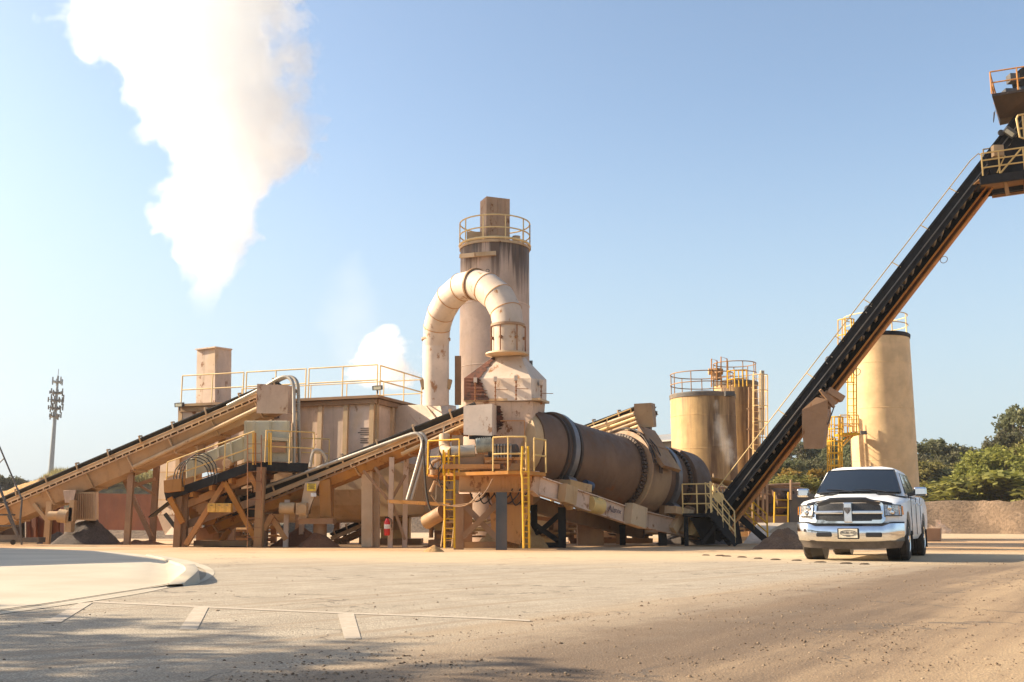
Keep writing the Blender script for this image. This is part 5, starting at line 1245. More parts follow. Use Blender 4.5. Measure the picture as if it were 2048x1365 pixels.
t.part('agitator', MB().cyl(cB_ + Z * (zB + 0.2) + V((-0.9, 0, 0)), cB_ + Z * (zB + 0.75) + V((-0.9, 0, 0)), 0.22, n=14).cyl(cB_ + Z * (zB + 0.6) + V((-1.3, 0, 0)), cB_ + Z * (zB + 0.6) + V((-0.6, 0, 0)), 0.16, n=12), BROWN)
t.part('step_over', MB().tube([P(1423, 775, 46.5), P(1423, 718, 46.5), P(1434, 722, 46.5), P(1434, 775, 46.5)], 0.03, 6).tube([P(1442, 775, 46.5), P(1442, 714, 46.5), P(1454, 718, 46.5), P(1454, 775, 46.5)], 0.03, 6), RUSTL)
mb = MB(); rail(mb, [P(1456, 777, 45.4), P(1470, 775, 45.2), P(1494, 773, 46.5)], 0.75, 0.028, 0.6); t.part('walkway_gate', mb, YEL)
t, cC_, rC, zC = tank('asphalt_tank', 'tall clean tan tank on a concrete ring behind the pickup truck', 1776, 49, 62, 664, TANK, BLACK, YELP, basez=0.25, group='tan liquid tanks')
t.part('ring_base', MB().lathe(V((cC_.x, cC_.y, 0)), [(rC + 0.06, 0), (rC + 0.06, 0.25)], 48), CONC)
mb = MB(); cage(mb, P(1690, 768, 46.9), P(1690, 642, 46.9), V((0, -1, 0)), V((1, 0, 0)), 0.36, 5, 6, 0.026); ladder(mb, P(1704, 868, 47.2), P(1704, 660, 47.2), V((1, 0, 0)), 0.4, 0.03); mb.beam(P(1708, 868, 47.2), P(1706, 700, 47.2), 0.05, 0.05); t.part('caged_ladder', mb, YEL)
mb = MB(); cage(mb, P(1668, 1030, 46.9), P(1668, 836, 46.9), V((0, -1, 0)), V((1, 0, 0)), 0.33, 9, 6, 0.03); ladder(mb, P(1668, 1075, 47.3), P(1668, 836, 47.3), V((1, 0, 0)), 0.42, 0.035); t.part('caged_ladder', mb, YEL)
m0, m1 = P(1676, 870, 47.4), P(1712, 870, 47.4)
t.part('landing_plate', MB().beam(m0, m1, 1.0, 0.1), YEL); t.part('landing_bracket', MB().beam(P(1708, 867, 47.6), P(1720, 867, 47.8), 0.8, 0.16), GREYM)
mb = MB(); rail(mb, [m0 + V((0, -0.45, 0.05)), m1 + V((0, -0.45, 0.05))], 0.8, 0.026, 0.4); rail(mb, [m0 + V((0, 0.45, 0.05)), m1 + V((0, 0.45, 0.05))], 0.8, 0.026, 0.4); t.part('guard_rail', mb, YEL)
t.part('landing_strut', MB().tube([P(1682, 896, 47.2), P(1706, 872, 47.2)], 0.04, 6).tube([P(1676, 892, 47.6), P(1700, 872, 47.6)], 0.04, 6), YEL)
mb = MB().hexa([P(1840, 1083, 42), P(1881, 1084, 42), P(1883, 1082, 43.5), P(1842, 1081, 43.5), P(1840, 1057, 42), P(1881, 1057, 42), P(1883, 1056, 43.5), P(1842, 1056, 43.5)])
single('concrete_block_bin', mb, BROWN, 'low grey brown block wall standing right of the truck', 'block wall', base=P(1860, 1083, 42))

# ================================================================ things behind
# corrugated shed
mb = MB(); a, b = P(1180, 1000, 74), P(1372, 1000, 68)
za, zb_ = P(1180, 858, 74).z, P(1372, 884, 68).z
xd = (b - a); xd.z = 0; L_ = xd.length; xd.normalize(); yd = V((-xd.y, xd.x, 0))
poly = []; m = 90
front = [up(a + xd * L_ * k / m + yd * (0.12 if k % 2 else 0), 0) for k in range(m + 1)]
t = Thing('corrugated_shed', 'grey corrugated metal shed behind the drum', 'shed', up(a, 0))
zf = P(1300, 888, 70.5).z
mb.grid([front, [up(p, zf) for p in front]], False)
back = [up(a + yd * 9, 0), up(b + yd * 9, 0)]
mb.add([front[0], up(front[0], zf), up(back[0], zf), back[0]], [(0, 1, 2, 3)]); mb.add([front[-1], up(front[-1], zf), up(back[1], zf), back[1]], [(0, 1, 2, 3)]); mb.add([back[0], back[1], up(back[1], zf), up(back[0], zf)], [(0, 1, 2, 3)])
t.part('wall', mb, SHED)
mb = MB(); r0, r1 = up(lerp(front[0], back[0], 0.5), zf + 0.9), up(lerp(front[-1], back[1], 0.5), zf + 0.9)
f0_, f1_ = up(front[0] - yd * 0.25, zf + 0.02), up(front[-1] - yd * 0.25, zf + 0.02)
mb.hexa([f0_, f1_, r1, r0, f0_ + Z * 0.1, f1_ + Z * 0.1, r1 + Z * 0.1, r0 + Z * 0.1]); mb.hexa([r0, r1, up(back[1], zf), up(back[0], zf), r0 + Z * 0.1, r1 + Z * 0.1, up(back[1], zf + .1), up(back[0], zf + .1)])
mb.add([f0_, f1_, r0], []); t.part('roof', mb, SHED)
mb = MB().lathe(P(1321, 902, 69.5), [(0.1, -0.1), (0.25, -0.1), (0.25, 0.05), (0.1, 0.05)], 14, V((0, -1, 0))); t.part('wall_light', mb, GREYM)
# red steel retaining wall
mb = MB(); a, b = P(195, 1060, 47), P(345, 1062, 46); a2, b2 = P(195, 987, 47), P(345, 990, 46)
mb.hexa([a, b, b + V((0, .2, 0)), a + V((0, .2, 0)), a2, b2, b2 + V((0, .2, 0)), a2 + V((0, .2, 0))])
single('retaining_wall', mb, DKRED, 'smooth brick-red steel wall behind the conveyor legs', 'wall', kind='thing', base=a)
mb = MB().hexa([P(52, 1084, 39), P(120, 1082, 38.4), P(128, 1080, 40.4), P(60, 1082, 41), P(52, 1024, 39), P(120, 1008, 38.4), P(128, 1008, 40.4), P(60, 1024, 41)])
for k in range(5): mb.beam(P(60 + 14 * k, 1083, 38.8 - .1 * k), P(60 + 14 * k, 1025 - 3 * k, 38.8 - .1 * k), 0.07, 0.07)
single('feed_bin', mb, DKRED, 'dark red steel feed bin under the tail of the long conveyor', 'bin', base=P(60, 1084, 39))
mb = MB().hexa([P(-150, 1084, 39.6), P(44, 1084, 39), P(50, 1082, 41), P(-150, 1082, 41.6), P(-150, 1035, 39.6), P(44, 1030, 39), P(50, 1030, 41), P(-150, 1035, 41.6)])
for k in range(6): mb.beam(P(-100 + 26 * k, 1084, 39.4 - .07 * k), P(-100 + 26 * k, 1033, 39.4 - .07 * k), 0.08, 0.08)
single('feed_bin', mb, DRUMD, 'sooty ribbed feed bin at the far left behind the rolling gantry', 'bin', base=P(-60, 1084, 39.4))
mb = MB().beam(P(0, 1081, 35.2), P(84, 1080, 35), 0.4, 0.16)
single('steel_trough', mb, GREYM, 'long grey steel trough lying on the ground at the far left', 'trough', base=P(40, 1084, 35))
# rolling gantry stair
t = Thing('rolling_gantry', 'dark rolling stair frame standing at the far left edge', 'rolling stair', up(P(10, 1090, 33.5), 0))
for dd in (0, 0.8):
    mb = MB(); D = 33.2 + dd
    mb.tube([P(-45, 800, D), P(0, 896, D), P(44, 1000, D)], 0.025, 6); mb.tube([P(44, 1000, D), P(40, 1045, D), P(43.5, 1090, D)], 0.03, 6)
    mb.tube([P(-45, 870, D), P(4, 988, D), P(38, 1078, D)], 0.04, 6); mb.tube([P(-60, 800, D), P(-60, 1085, D)], 0.03, 6); mb.tube([P(8, 917, D), P(-20, 945, D)], 0.02, 6); mb.tube([P(16, 1032, D), P(34, 1072, D)], 0.03, 6)
    t.part('side_frame', mb, GREYM)
mb = MB()
for u_, v_ in ((10, 1030), (20, 1052), (-4, 1005), (-16, 980), (-28, 955)): mb.beam(P(u_ - 6, v_, 33.2), P(u_ + 12, v_, 33.2), 0.02, 0.02); mb.box(P(u_, v_, 33.6), (0.28, 0.8, 0.05))
t.part('tread', mb, GREYM)
t.part('base_bar', MB().beam(P(-50, 1075, 33.2), P(44, 1075, 33.2), 0.06, 0.14).beam(P(-50, 1075, 34), P(44, 1075, 34), 0.06, 0.14), GREYM)
for u_ in (26, -40):
    t.part('wheel', MB().cyl(P(u_, 1085, 33.15), P(u_, 1085, 33.25), 0.08, n=12), RUBBER)
# cell mast
t = Thing('cell_mast', 'tall slim phone mast with clustered antennas on the hill', 'mast', P(99, 960, 180))
base, topm = P(99, 990, 180), P(115, 752, 180); topm.x = base.x = (base.x + P(107, 860, 180).x) / 2
t.part('pole', MB().tube([base, topm], 0.5, 12, [0.5, 0.17]), plain('mast_steel', (0.20, 0.22, 0.23), 0.5))
t.part('tip', MB().tube([topm, topm + Z * 1.2], 0.05, 5), GREYM)
for v, rr_, h_ in ((763, 1.0, 1.1), (785, 1.15, 0.9), (800, 1.25, 1.4), (816, 1.15, 1.2), (832, 0.95, 1.0)):
    mb = MB(); c_ = V((topm.x, topm.y, P(107, v, 180).z))
    for k in range(9):
        a = R(40 * k + v); e = V((math.cos(a), math.sin(a), 0)) * rr_ * (1 if k % 2 else 0.8); mb.box(c_ + e + Z * 0.2 * math.sin(k * 2.1), (0.17, 0.17, h_ * (1.0 if k % 3 else 0.6)))
        mb.tube([c_, c_ + e], 0.06, 4)
    mb.lathe(c_ - Z * 0.3, [(rr_ * 0.7, 0), (rr_ * 0.7, 0.15)], 10); t.part('antenna_array', mb, plain('antenna_grey', (0.22, 0.24, 0.25), 0.6) if v == 763 else MATS['antenna'] if 'antenna' in MATS else GREYM)
# dark equipment between tank and truck
t = Thing('hot_oil_heater', 'brown horizontal heater drum among pipes behind the concrete wall', 'heater', up(P(1570, 1075, 43), 0))
t.part('drum', MB().cyl(P(1528, 1005, 42), P(1600, 1005, 44), 0.62, n=28), DRUM)
t.part('cabinet', MB().box(P(1595, 1025, 42.5), (0.9, 1.0, 1.1)), GREYM)
t.part('skid', MB().beam(P(1500, 1040, 42), P(1612, 1040, 42.8), 0.8, 0.3), BROWN)
mb = MB()
for k, (u_, v0, v1) in enumerate(((1506, 950, 1050), (1516, 960, 1050), (1526, 975, 1048), (1534, 965, 1040), (1582, 960, 1000))): mb.tube([P(u_, v0, 41.5), P(u_, v1, 41.5)], 0.05, 8)
mb.tube([P(1480, 972, 42), P(1600, 975, 42)], 0.06, 8); mb.tube([P(1480, 985, 41.8), P(1560, 990, 41.8)], 0.04, 8); mb.tube([P(1440, 976, 41.8), P(1600, 968, 42)], 0.05, 8)
t.part('pipework', mb, BROWN)
mb = MB(); rg = random.Random(9)
for k in range(16): q = P(1496 + rg.random() * 90, 985 + rg.random() * 50, 41.8 + rg.random()); mb.box(q, (0.15 + rg.random() * 0.4, 0.3, 0.1 + rg.random() * 0.35)) if k % 3 else mb.cyl(q, q + V((0.3, 0, 0)), 0.12, n=10)
t.part('valve_cluster', mb, DRUMD)
mb = MB(); ladder(mb, P(1562, 1047, 40), P(1563, 985, 40.4), V((1, 0, 0)), 0.42 + 0.1, 0.035, 0.26, 0.02); single('step_ladder', mb, YEL, 'tan step ladder leaning behind the concrete wall', 'ladder', base=P(1562, 1047, 40))
mb = MB()
poly = [P(1512, 1088, 38.6), P(1545, 1058, 38.6), P(1572, 1045, 38.6), P(1625, 1045, 38.6), P(1640, 1085, 38.6)]
mb.prism(poly, V((0.1, 0.25, 0))); single('retaining_wall', mb, CONC, 'pale concrete wall with sloping top left of the truck', 'wall', kind='thing', base=P(1570, 1086, 38.6))
mb = MB().hexa([P(1483, 1094, 37), P(1545, 1094, 37), P(1572, 1086, 40), P(1510, 1086, 40), P(1483, 1092, 37), P(1545, 1090, 37), P(1572, 1046, 40), P(1515, 1046, 40)])
single('concrete_ramp', mb, CONC, 'sloped grey concrete ramp beside the slat conveyor foot', 'ramp', base=P(1520, 1094, 38))
# piles
heap('gravel_pile', 'dark gravel pile under the ribbed box of the long conveyor', 'gravel pile', up(G(177, 1089), 0), 1.15, 0.9, 0.98, GRAVD, 'loose gravel piles', 1, sharp=1)
heap('gravel_pile', 'low grey gravel pile beside the first conveyor leg', 'gravel pile', up(G(118, 1087.5), 0), 0.8, 0.7, 0.42, GRAVD, 'loose gravel piles', 2, sharp=1)
heap('sand_pile', 'dark red-brown sand cone under the weigh chute', 'sand pile', up(G(636, 1095), 0), 0.62, 0.6, 0.50, SANDR, 'sand piles', 3, lump=0.05)
heap('sand_pile', 'wider red-brown sand cone behind the weigh chute', 'sand pile', up(G(602, 1093), 0), 0.9, 0.8, 0.62, SANDR, 'sand piles', 4, lump=0.05)
heap('sand_pile', 'tiny orange sand mound on the yard by the yellow ladder', 'sand pile', up(G(868, 1104), 0), 0.24, 0.22, 0.17, SANDO, 'sand piles', 5)
heap('sand_pile', 'yellow sand mound seen between the braced drum legs', 'sand pile', up(G(978, 1088), 0), 0.45, 0.4, 0.38, SANDY, 'sand piles', 6)
heap('sand_pile', 'coarse orange sand heap beside the tall yellow ladder', 'sand pile', up(G(1045, 1096), 0), 0.75, 0.7, 0.85, SANDO, 'sand piles', 7, lump=0.25)
heap('gravel_pile', 'black gravel pile below the drum outlet', 'gravel pile', up(G(1385, 1089), 0), 1.2, 1.0, 0.75, GRAVD, 'loose gravel piles', 8)
heap('gravel_pile', 'brown gravel pile on the yard just left of the truck', 'gravel pile', up(G(1572, 1098), 0), 0.95, 0.9, 0.62, GRAVB, 'loose gravel piles', 10, lump=0.2)
heap('sand_pile', 'orange rubble spill under the front conveyor legs', 'sand pile', up(G(278, 1089), 0), 1.0, 0.4, 0.14, SANDR, 'sand piles', 11, lump=0.6)
heap('sand_pile', 'long orange spill along the foot of the hood', 'sand pile', up(G(930, 1094), 0), 1.4, 0.5, 0.12, SANDR, 'sand piles', 12, lump=0.6)
# fire extinguisher
b = P(774, 1070, 30.35); t = Thing('fire_extinguisher', 'red fire extinguisher hung on the conveyor post', 'extinguisher', b)
t.part('cylinder', MB().lathe(b - Z * 0.02, [(0.07, 0), (0.085, 0.03), (0.085, 0.38), (0.05, 0.45), (0.03, 0.48)], 18), RED)
t.part('label_band', MB().lathe(b + Z * 0.17, [(0.087, 0), (0.087, 0.12)], 18, cap=False), WHITE)
t.part('valve_handle', MB().box(b + Z * 0.48, (0.13, 0.03, 0.04)), BLACK); t.part('hose', MB().tube(bend([b + Z * 0.47, b + V((0.12, -0.03, 0.42)), b + V((0.13, -0.03, 0.2))], 4), 0.013, 6), RUBBER)
# clutter seen under and behind the plant
t = Thing('yellow_tote', 'pale yellow equipment cabinet under the conveyor posts', 'cabinet', up(P(792, 1085, 36), 0))
t.part('body', MB().box(P(792, 1062, 36), (0.95, 0.8, 0.9)), YELP, bevel=0.03); t.part('louvre', MB().box(P(790, 1052, 35.55), (0.6, 0.04, 0.28)), BROWN); t.part('base', MB().box(P(800, 1084, 35.8), (1.5, 0.9, 0.22)), BROWN)
rg = random.Random(21)
def clutter(name, label, cat, u0, u1, v0, v1, d, n, mats, seed, pipe=0.5):
    rg = random.Random(seed); t = Thing(name, label, cat, up(P((u0 + u1) / 2, 1080, d), 0))
    for j, m_ in enumerate(mats):
        mb = MB()
        for k in range(n):
            q = P(rg.uniform(u0, u1), rg.uniform(v0, v1), d + rg.uniform(-0.7, 0.7))
            if rg.random() < pipe: 
                e = V((rg.uniform(0.4, 1.5), rg.uniform(-0.3, 0.3), rg.choice([0, 0, 0, 0.3]))) if rg.random() < 0.6 else V((0, 0, rg.uniform(0.3, 1.0)))
                q2 = q + e; q2.z = max(0.05, q2.z); q.z = max(0.05, q.z); mb.tube([q, q2], rg.choice([0.03, 0.045, 0.07]), 8)
            else:
                s = V((rg.uniform(0.15, 0.6), rg.uniform(0.2, 0.5), rg.uniform(0.08, 0.4))); q.z = max(s.z / 2 + 0.01, q.z); mb.box(q, s)
        t.part(['pipework', 'machine_block', 'guard_frame', 'small_fitting'][j % 4], mb, m_)
    t.part('skid', MB().box(up(P((u0 + u1) / 2, 1080, d), 0.1), ((u1 - u0) * d / FPX, 1.2, 0.16)), mats[0])
    return t
clutter('pump_skid', 'pump skid with pipes seen behind the screen tower legs', 'pump skid', 440, 515, 1045, 1080, 39, 12, [BROWN, GREYM, CREAM], 1)
clutter('pump_skid', 'rusty pump skid with pipes seen below the burner platform', 'pump skid', 860, 915, 1030, 1080, 34, 14, [BROWN, ORANGE, YELP], 2)
clutter('pipe_rack', 'low rack of rusty pipes and frames under the rotary drum', 'pipe rack', 1140, 1300, 1045, 1080, 38, 20, [BROWN, ORANGE, CREAM, DRUMD], 3, 0.7)
clutter('valve_skid', 'pale valve skid behind the black cross brace', 'valve skid', 1070, 1130, 1030, 1075, 37, 14, [YELP, CREAM, BROWN], 4)
clutter('pipe_rack', 'dark rack of pipes at the foot of the squat tan tank', 'pipe rack', 1395, 1500, 985, 1060, 42.5, 24, [CREAM, BROWN, YELP, GREYM], 5, 0.75)
clutter('belt_drive', 'tangle of pipes and rollers inside the screen tower under its deck', 'belt drive', 400, 510, 985, 1035, 32.6, 14, [BROWN, BLACK, ORANGE], 6, 0.6)
t = Thing('crossbeam_frame', 'far yellow steel frame seen low behind the hood legs', 'frame', up(P(1100, 1080, 39), 0))
for uu in (1075, 1088, 1105, 1145, 1180, 1195): t.part('post', MB().beam(P(uu, 1030, 39), P(uu, 1084, 39), 0.1, 0.1), YELP if uu % 2 else BROWN)
t.part('beam', MB().beam(P(1060, 1040, 39), P(1210, 1044, 39.5), 0.12, 0.1), YELP); t.part('beam', MB().beam(P(1060, 1066, 39), P(1210, 1066, 39.5), 0.1, 0.08), CREAM)
q = P(1180, 1072, 35.2); single('steel_crate', MB().box(up(q, 0.35), (0.85, 0.7, 0.7)).beam(up(q, 0.72) - V((.45, 0, 0)), up(q, 0.72) + V((.45, 0, 0)), 0.74, 0.05), BROWN, 'brown steel crate on the ground under the drum', 'crate', base=up(q, 0))
# unseen building added beyond the left frame edge, shaped to cast the apron's shadow
ob = V((-15.6, 17.6, 0)); t = Thing('shadow_building', 'low unseen building added beyond the left edge to throw a shadow on the apron', 'building', ob)
c1 = V((-1.0, -1.15, 0)).normalized(); c2 = V((-0.6, 1.0, 0)).normalized()
B0 = [V((-13.0, 16.8, 0)), V((-19.6, 11.9, 0)), V((-25.8, 22.6, 0)), V((-19.3, 27.6, 0))]
t.part('wall', MB().prism(B0, V((0, 0, 4.4))), PINK2)
cen = sum(B0, V((0, 0, 0))) / 4
t.part('roof', MB().prism([cen + (p - cen) * 1.03 + Z * 4.4 for p in B0], V((0, 0, 0.22))), GREYM)
q = lerp(B0[0], B0[1], 0.5); e = (B0[1] - B0[0]).normalized(); t.part('door', MB().box(q + Z * 1.05 + V((0.03, -0.03, 0)), (1.0, 0.12, 2.1), e), BROWN)
for f in (0.2, 0.8): t.part('window', MB().box(lerp(B0[0], B0[1], f) + Z * 1.6, (1.2, 0.1, 1.0), e), INK)
# ================================================================ pickup truck
CARW = NB('white_car_paint')
CARW.color((0.84, 0.83, 0.81)); CARW.b.inputs['Coat Weight'].default_value = 0.25; CARW.b.inputs['Coat Roughness'].default_value = 0.08
CARW.fin(CARW.ramp(CARW.noise(3, 4), 0.3, 0.7, 0.42, 0.55)); CARW = CARW.m
def chrome(name, col, rough): n = NB(name); n.color(n.mix(n.ramp(n.noise(9, 3), 0.3, 0.7), sc(col, 0.92), col)); return n.fin(rough, 1.0)
CHROME = chrome('chrome', (0.82, 0.82, 0.82), 0.08)
GLASS = NB('dark_windscreen'); GLASS.color((0.012, 0.016, 0.022)); GLASS.b.inputs['Coat Weight'].default_value = 0.6; GLASS.fin(0.06); GLASS.b.inputs['Specular IOR Level'].default_value = 0.5; GLASS = GLASS.m
DKPL = plain('black_plastic', (0.018, 0.018, 0.02), 0.35, bumps=0)
LENS = NB('clear_lens'); LENS.color(LENS.mix(LENS.ramp(LENS.noise(28, 2), 0.4, 0.6), (0.35, 0.33, 0.31), (0.62, 0.58, 0.52))); LENS.b.inputs['Coat Weight'].default_value = 1.0; LENS.fin(0.12, 0.5); LENS = LENS.m
AMBER = plain('amber_lens', (0.75, 0.25, 0.02), 0.2, bumps=0, coat=1.0)
MESHM = NB('grille_mesh'); vo = MESHM.N.new('ShaderNodeTexVoronoi'); vo.inputs['Scale'].default_value = 60; MESHM.L.new(MESHM.tc.outputs['Object'], vo.inputs['Vector'])
MESHM.color(MESHM.mix(MESHM.ramp(vo.outputs['Distance'], 0.3, 0.5), (0.006, 0.006, 0.006), (0.028, 0.026, 0.024))); MESHM.fin(0.4); MESHM = MESHM.m
PLATE = plain('plate_enamel', (0.62, 0.55, 0.42), 0.35, bumps=0)
head = V((-0.43, -0.90, 0)).normalized(); leftv = V((-head.y, head.x, 0))
fc = P(1715, 1118, 20.15); fc.z = 0.0                       # centre of the front axle on the ground
ang = math.atan2(head.y, head.x)
T = Thing('pickup_truck', 'white pickup truck with chrome grille and black hood deflector facing the viewer', 'pickup truck', V((0, 0, 0)))
# local frame: x forward (0 at front axle), y to the truck's left, z up
tp = lambda name, mb, mat, **k: T.part(name, mb, mat, **k)
def mir(pts): return [V((p[0], -p[1], p[2])) for p in pts]
def interp(tab, x):
    for i in range(len(tab) - 1):
        a, b = tab[i], tab[i + 1]
        if a[0] >= x >= b[0]:
            f = (a[0] - x) / (a[0] - b[0]); return [p + (q - p) * f for p, q in zip(a[1:], b[1:])]
    return list(tab[-1][1:])
# stations: x, half width, shoulder height (fender top), centre height, sill height
ST_ = [(0.872, 0.50, 0.88, 0.93, 0.50), (0.845, 0.76, 0.96, 1.01, 0.48), (0.79, 0.90, 1.045, 1.11, 0.45), (0.70, 0.965, 1.085, 1.17, 0.42), (0.55, 1.0, 1.115, 1.21, 0.42), (0.2, 1.01, 1.14, 1.245, 0.42), (-0.2, 1.01, 1.165, 1.27, 0.42),
       (-0.52, 1.005, 1.185, 1.29, 0.42), (-0.7, 1.0, 1.20, 1.30, 0.42), (-1.2, 0.995, 1.22, 1.26, 0.42), (-2.6, 0.995, 1.235, 1.26, 0.42), (-2.98, 0.995, 1.24, 1.26, 0.42),
       (-3.0, 1.0, 1.27, 1.275, 0.42), (-3.6, 1.01, 1.285, 1.29, 0.44), (-4.75, 1.0, 1.30, 1.30, 0.5), (-4.85, 0.97, 1.29, 1.29, 0.52)]
rows = []
for (x, hw, sh_, ch, sl_) in ST_:
    half = [(0.0, sl_ - 0.06), (hw * 0.9, sl_ - 0.04), (hw * 0.985, sl_ + 0.08), (hw, sl_ + 0.3), (hw * 0.995, sh_ - 0.22), (hw * 0.955, sh_ - 0.05), (hw * 0.90, sh_ + 0.0),
            (hw * 0.76, lerp(sh_, ch, 0.35)), (hw * 0.60, lerp(sh_, ch, 0.68)), (hw * 0.42, lerp(sh_, ch, 0.70)), (hw * 0.36, lerp(sh_, ch, 0.98)), (0.0, ch)]
    pts = [V((x, y, z)) for y, z in half]; rows.append(pts + mir(pts)[::-1][1:])
mb = MB(); mb.grid(rows); mb.add(rows[0], [tuple(range(22))]); mb.add(rows[-1], [tuple(range(22))])
# cut the wheel arches
def cut(me, cutters):
    ob = bpy.data.objects.new('c', me); COL.objects.link(ob); cs = []
    for c in cutters:
        o = bpy.data.objects.new('c', mesh('c', c, CARW)); fixn(o.data, True); COL.objects.link(o); cs.append(o)
        m = ob.modifiers.new('b', 'BOOLEAN'); m.operation = 'DIFFERENCE'; m.object = o; m.solver = 'FAST'
    dg = bpy.context.evaluated_depsgraph_get(); out = bpy.data.meshes.new_from_object(ob.evaluated_get(dg))
    for o in cs + [ob]: bpy.data.objects.remove(o)
    return out
me = mesh('body', mb, CARW); fixn(me, True)
WB = 3.57
cutters = [MB().cyl((x, s * 0.62, 0.46), (x, s * 1.3, 0.46), 0.475, n=32) for x in (0, -WB) for s in (-1, 1)]
cutters.append(MB().box((-3.93, 0, 1.35), (1.72, 1.7, 0.9)))

cutme = cut(me, cutters)
body = bpy.data.objects.new('body', cutme); COL.objects.link(body); body.parent = T.o
body.data.materials.clear(); body.data.materials.append(CARW); body.data.set_sharp_from_angle(angle=R(32)) if hasattr(body.data, 'set_sharp_from_angle') else None
tp('underbody', MB().box((-1.9, 0, 0.50), (5.2, 1.2, 0.22)), DKPL)
# cab greenhouse
def ring(x0, hw, z): return (x0, hw, z)
cabF = [(-0.62, 0.86, 1.265), (-1.42, 0.70, 1.83)]; cabR = [(-2.98, 0.86, 1.25), (-2.72, 0.70, 1.83)]
mb = MB()
low = [V((-0.55, 0.52, 1.285)), V((-0.66, 0.90, 1.235)), V((-2.98, 0.93, 1.25)), V((-2.98, -0.93, 1.25)), V((-0.66, -0.90, 1.235)), V((-0.55, -0.52, 1.285))]
mid = [V((-1.30, 0.44, 1.79)), V((-1.38, 0.735, 1.765)), V((-2.76, 0.75, 1.765)), V((-2.76, -0.75, 1.765)), V((-1.38, -0.735, 1.765)), V((-1.30, -0.44, 1.79))]
top = [V((-1.48, 0.40, 1.875)), V((-1.52, 0.62, 1.845)), V((-2.6, 0.62, 1.855)), V((-2.6, -0.62, 1.855)), V((-1.52, -0.62, 1.845)), V((-1.48, -0.40, 1.875))]
v = low + mid + top; fs = []
for r in (0, 6):
    for k in range(6): fs.append((r + k, r + (k + 1) % 6, r + 6 + (k + 1) % 6, r + 6 + k))
fs.append((12, 13, 14, 15, 16, 17))
mb.add(v, fs, True); cab = tp('cab', mb, CARW, bevel=0.03)
def offq(pts, n, d): return [V(p) + n * d for p in pts]
# windscreen: slightly proud, curved in three facets
def inset(a, b, c, d, ix, iy0, iy1):
    return [lerp(lerp(a, b, ix), lerp(d, c, ix), iy0), lerp(lerp(a, b, 1 - ix), lerp(d, c, 1 - ix), iy0), lerp(lerp(a, b, 1 - ix), lerp(d, c, 1 - ix), iy1), lerp(lerp(a, b, ix), lerp(d, c, ix), iy1)]
fr = V((0.58, 0, 0.81)).normalized()
rowsW = []
for k in range(9):
    s = -1 + 2 * k / 8
    yb, yt = 0.835 * s, 0.665 * s
    xb = -0.57 - 0.085 * abs(s) ** 2.2; xt = -1.27 - 0.07 * abs(s) ** 2.2
    zb2, zt2_ = 1.31 - 0.03 * abs(s), 1.785 - 0.015 * abs(s)
    rowsW.append([V((xb, yb, zb2)) + fr * 0.04, V(((xb + xt) / 2, (yb + yt) / 2, (zb2 + zt2_) / 2)) + fr * 0.05, V((xt, yt, zt2_)) + fr * 0.03])
mb = MB(); mb.grid(rowsW); mb.grid([[p - fr * 0.03 for p in r] for r in rowsW]); ws = tp('windscreen', mb, GLASS, fix=False)
mb = MB(); bd = [r[0] for r in rowsW] + [rowsW[-1][2]] + [r[2] for r in rowsW[::-1]] + [rowsW[0][0]]
mb.tube([p for p in bd], 0.014, 6); tp('windscreen_seal', mb, DKPL, parent=ws)
for y0, y1 in ((0.55, -0.05), (-0.1, -0.62)):
    mb = MB().tube([V((-0.52, y0, 1.325)), V((-0.60, (y0 + y1) / 2, 1.372)), V((-0.61, y1, 1.38))], 0.011, 5); tp('wiper', mb, DKPL)
tp('cowl_panel', MB().box((-0.53, 0, 1.285), (0.12, 1.5, 0.03)), DKPL)
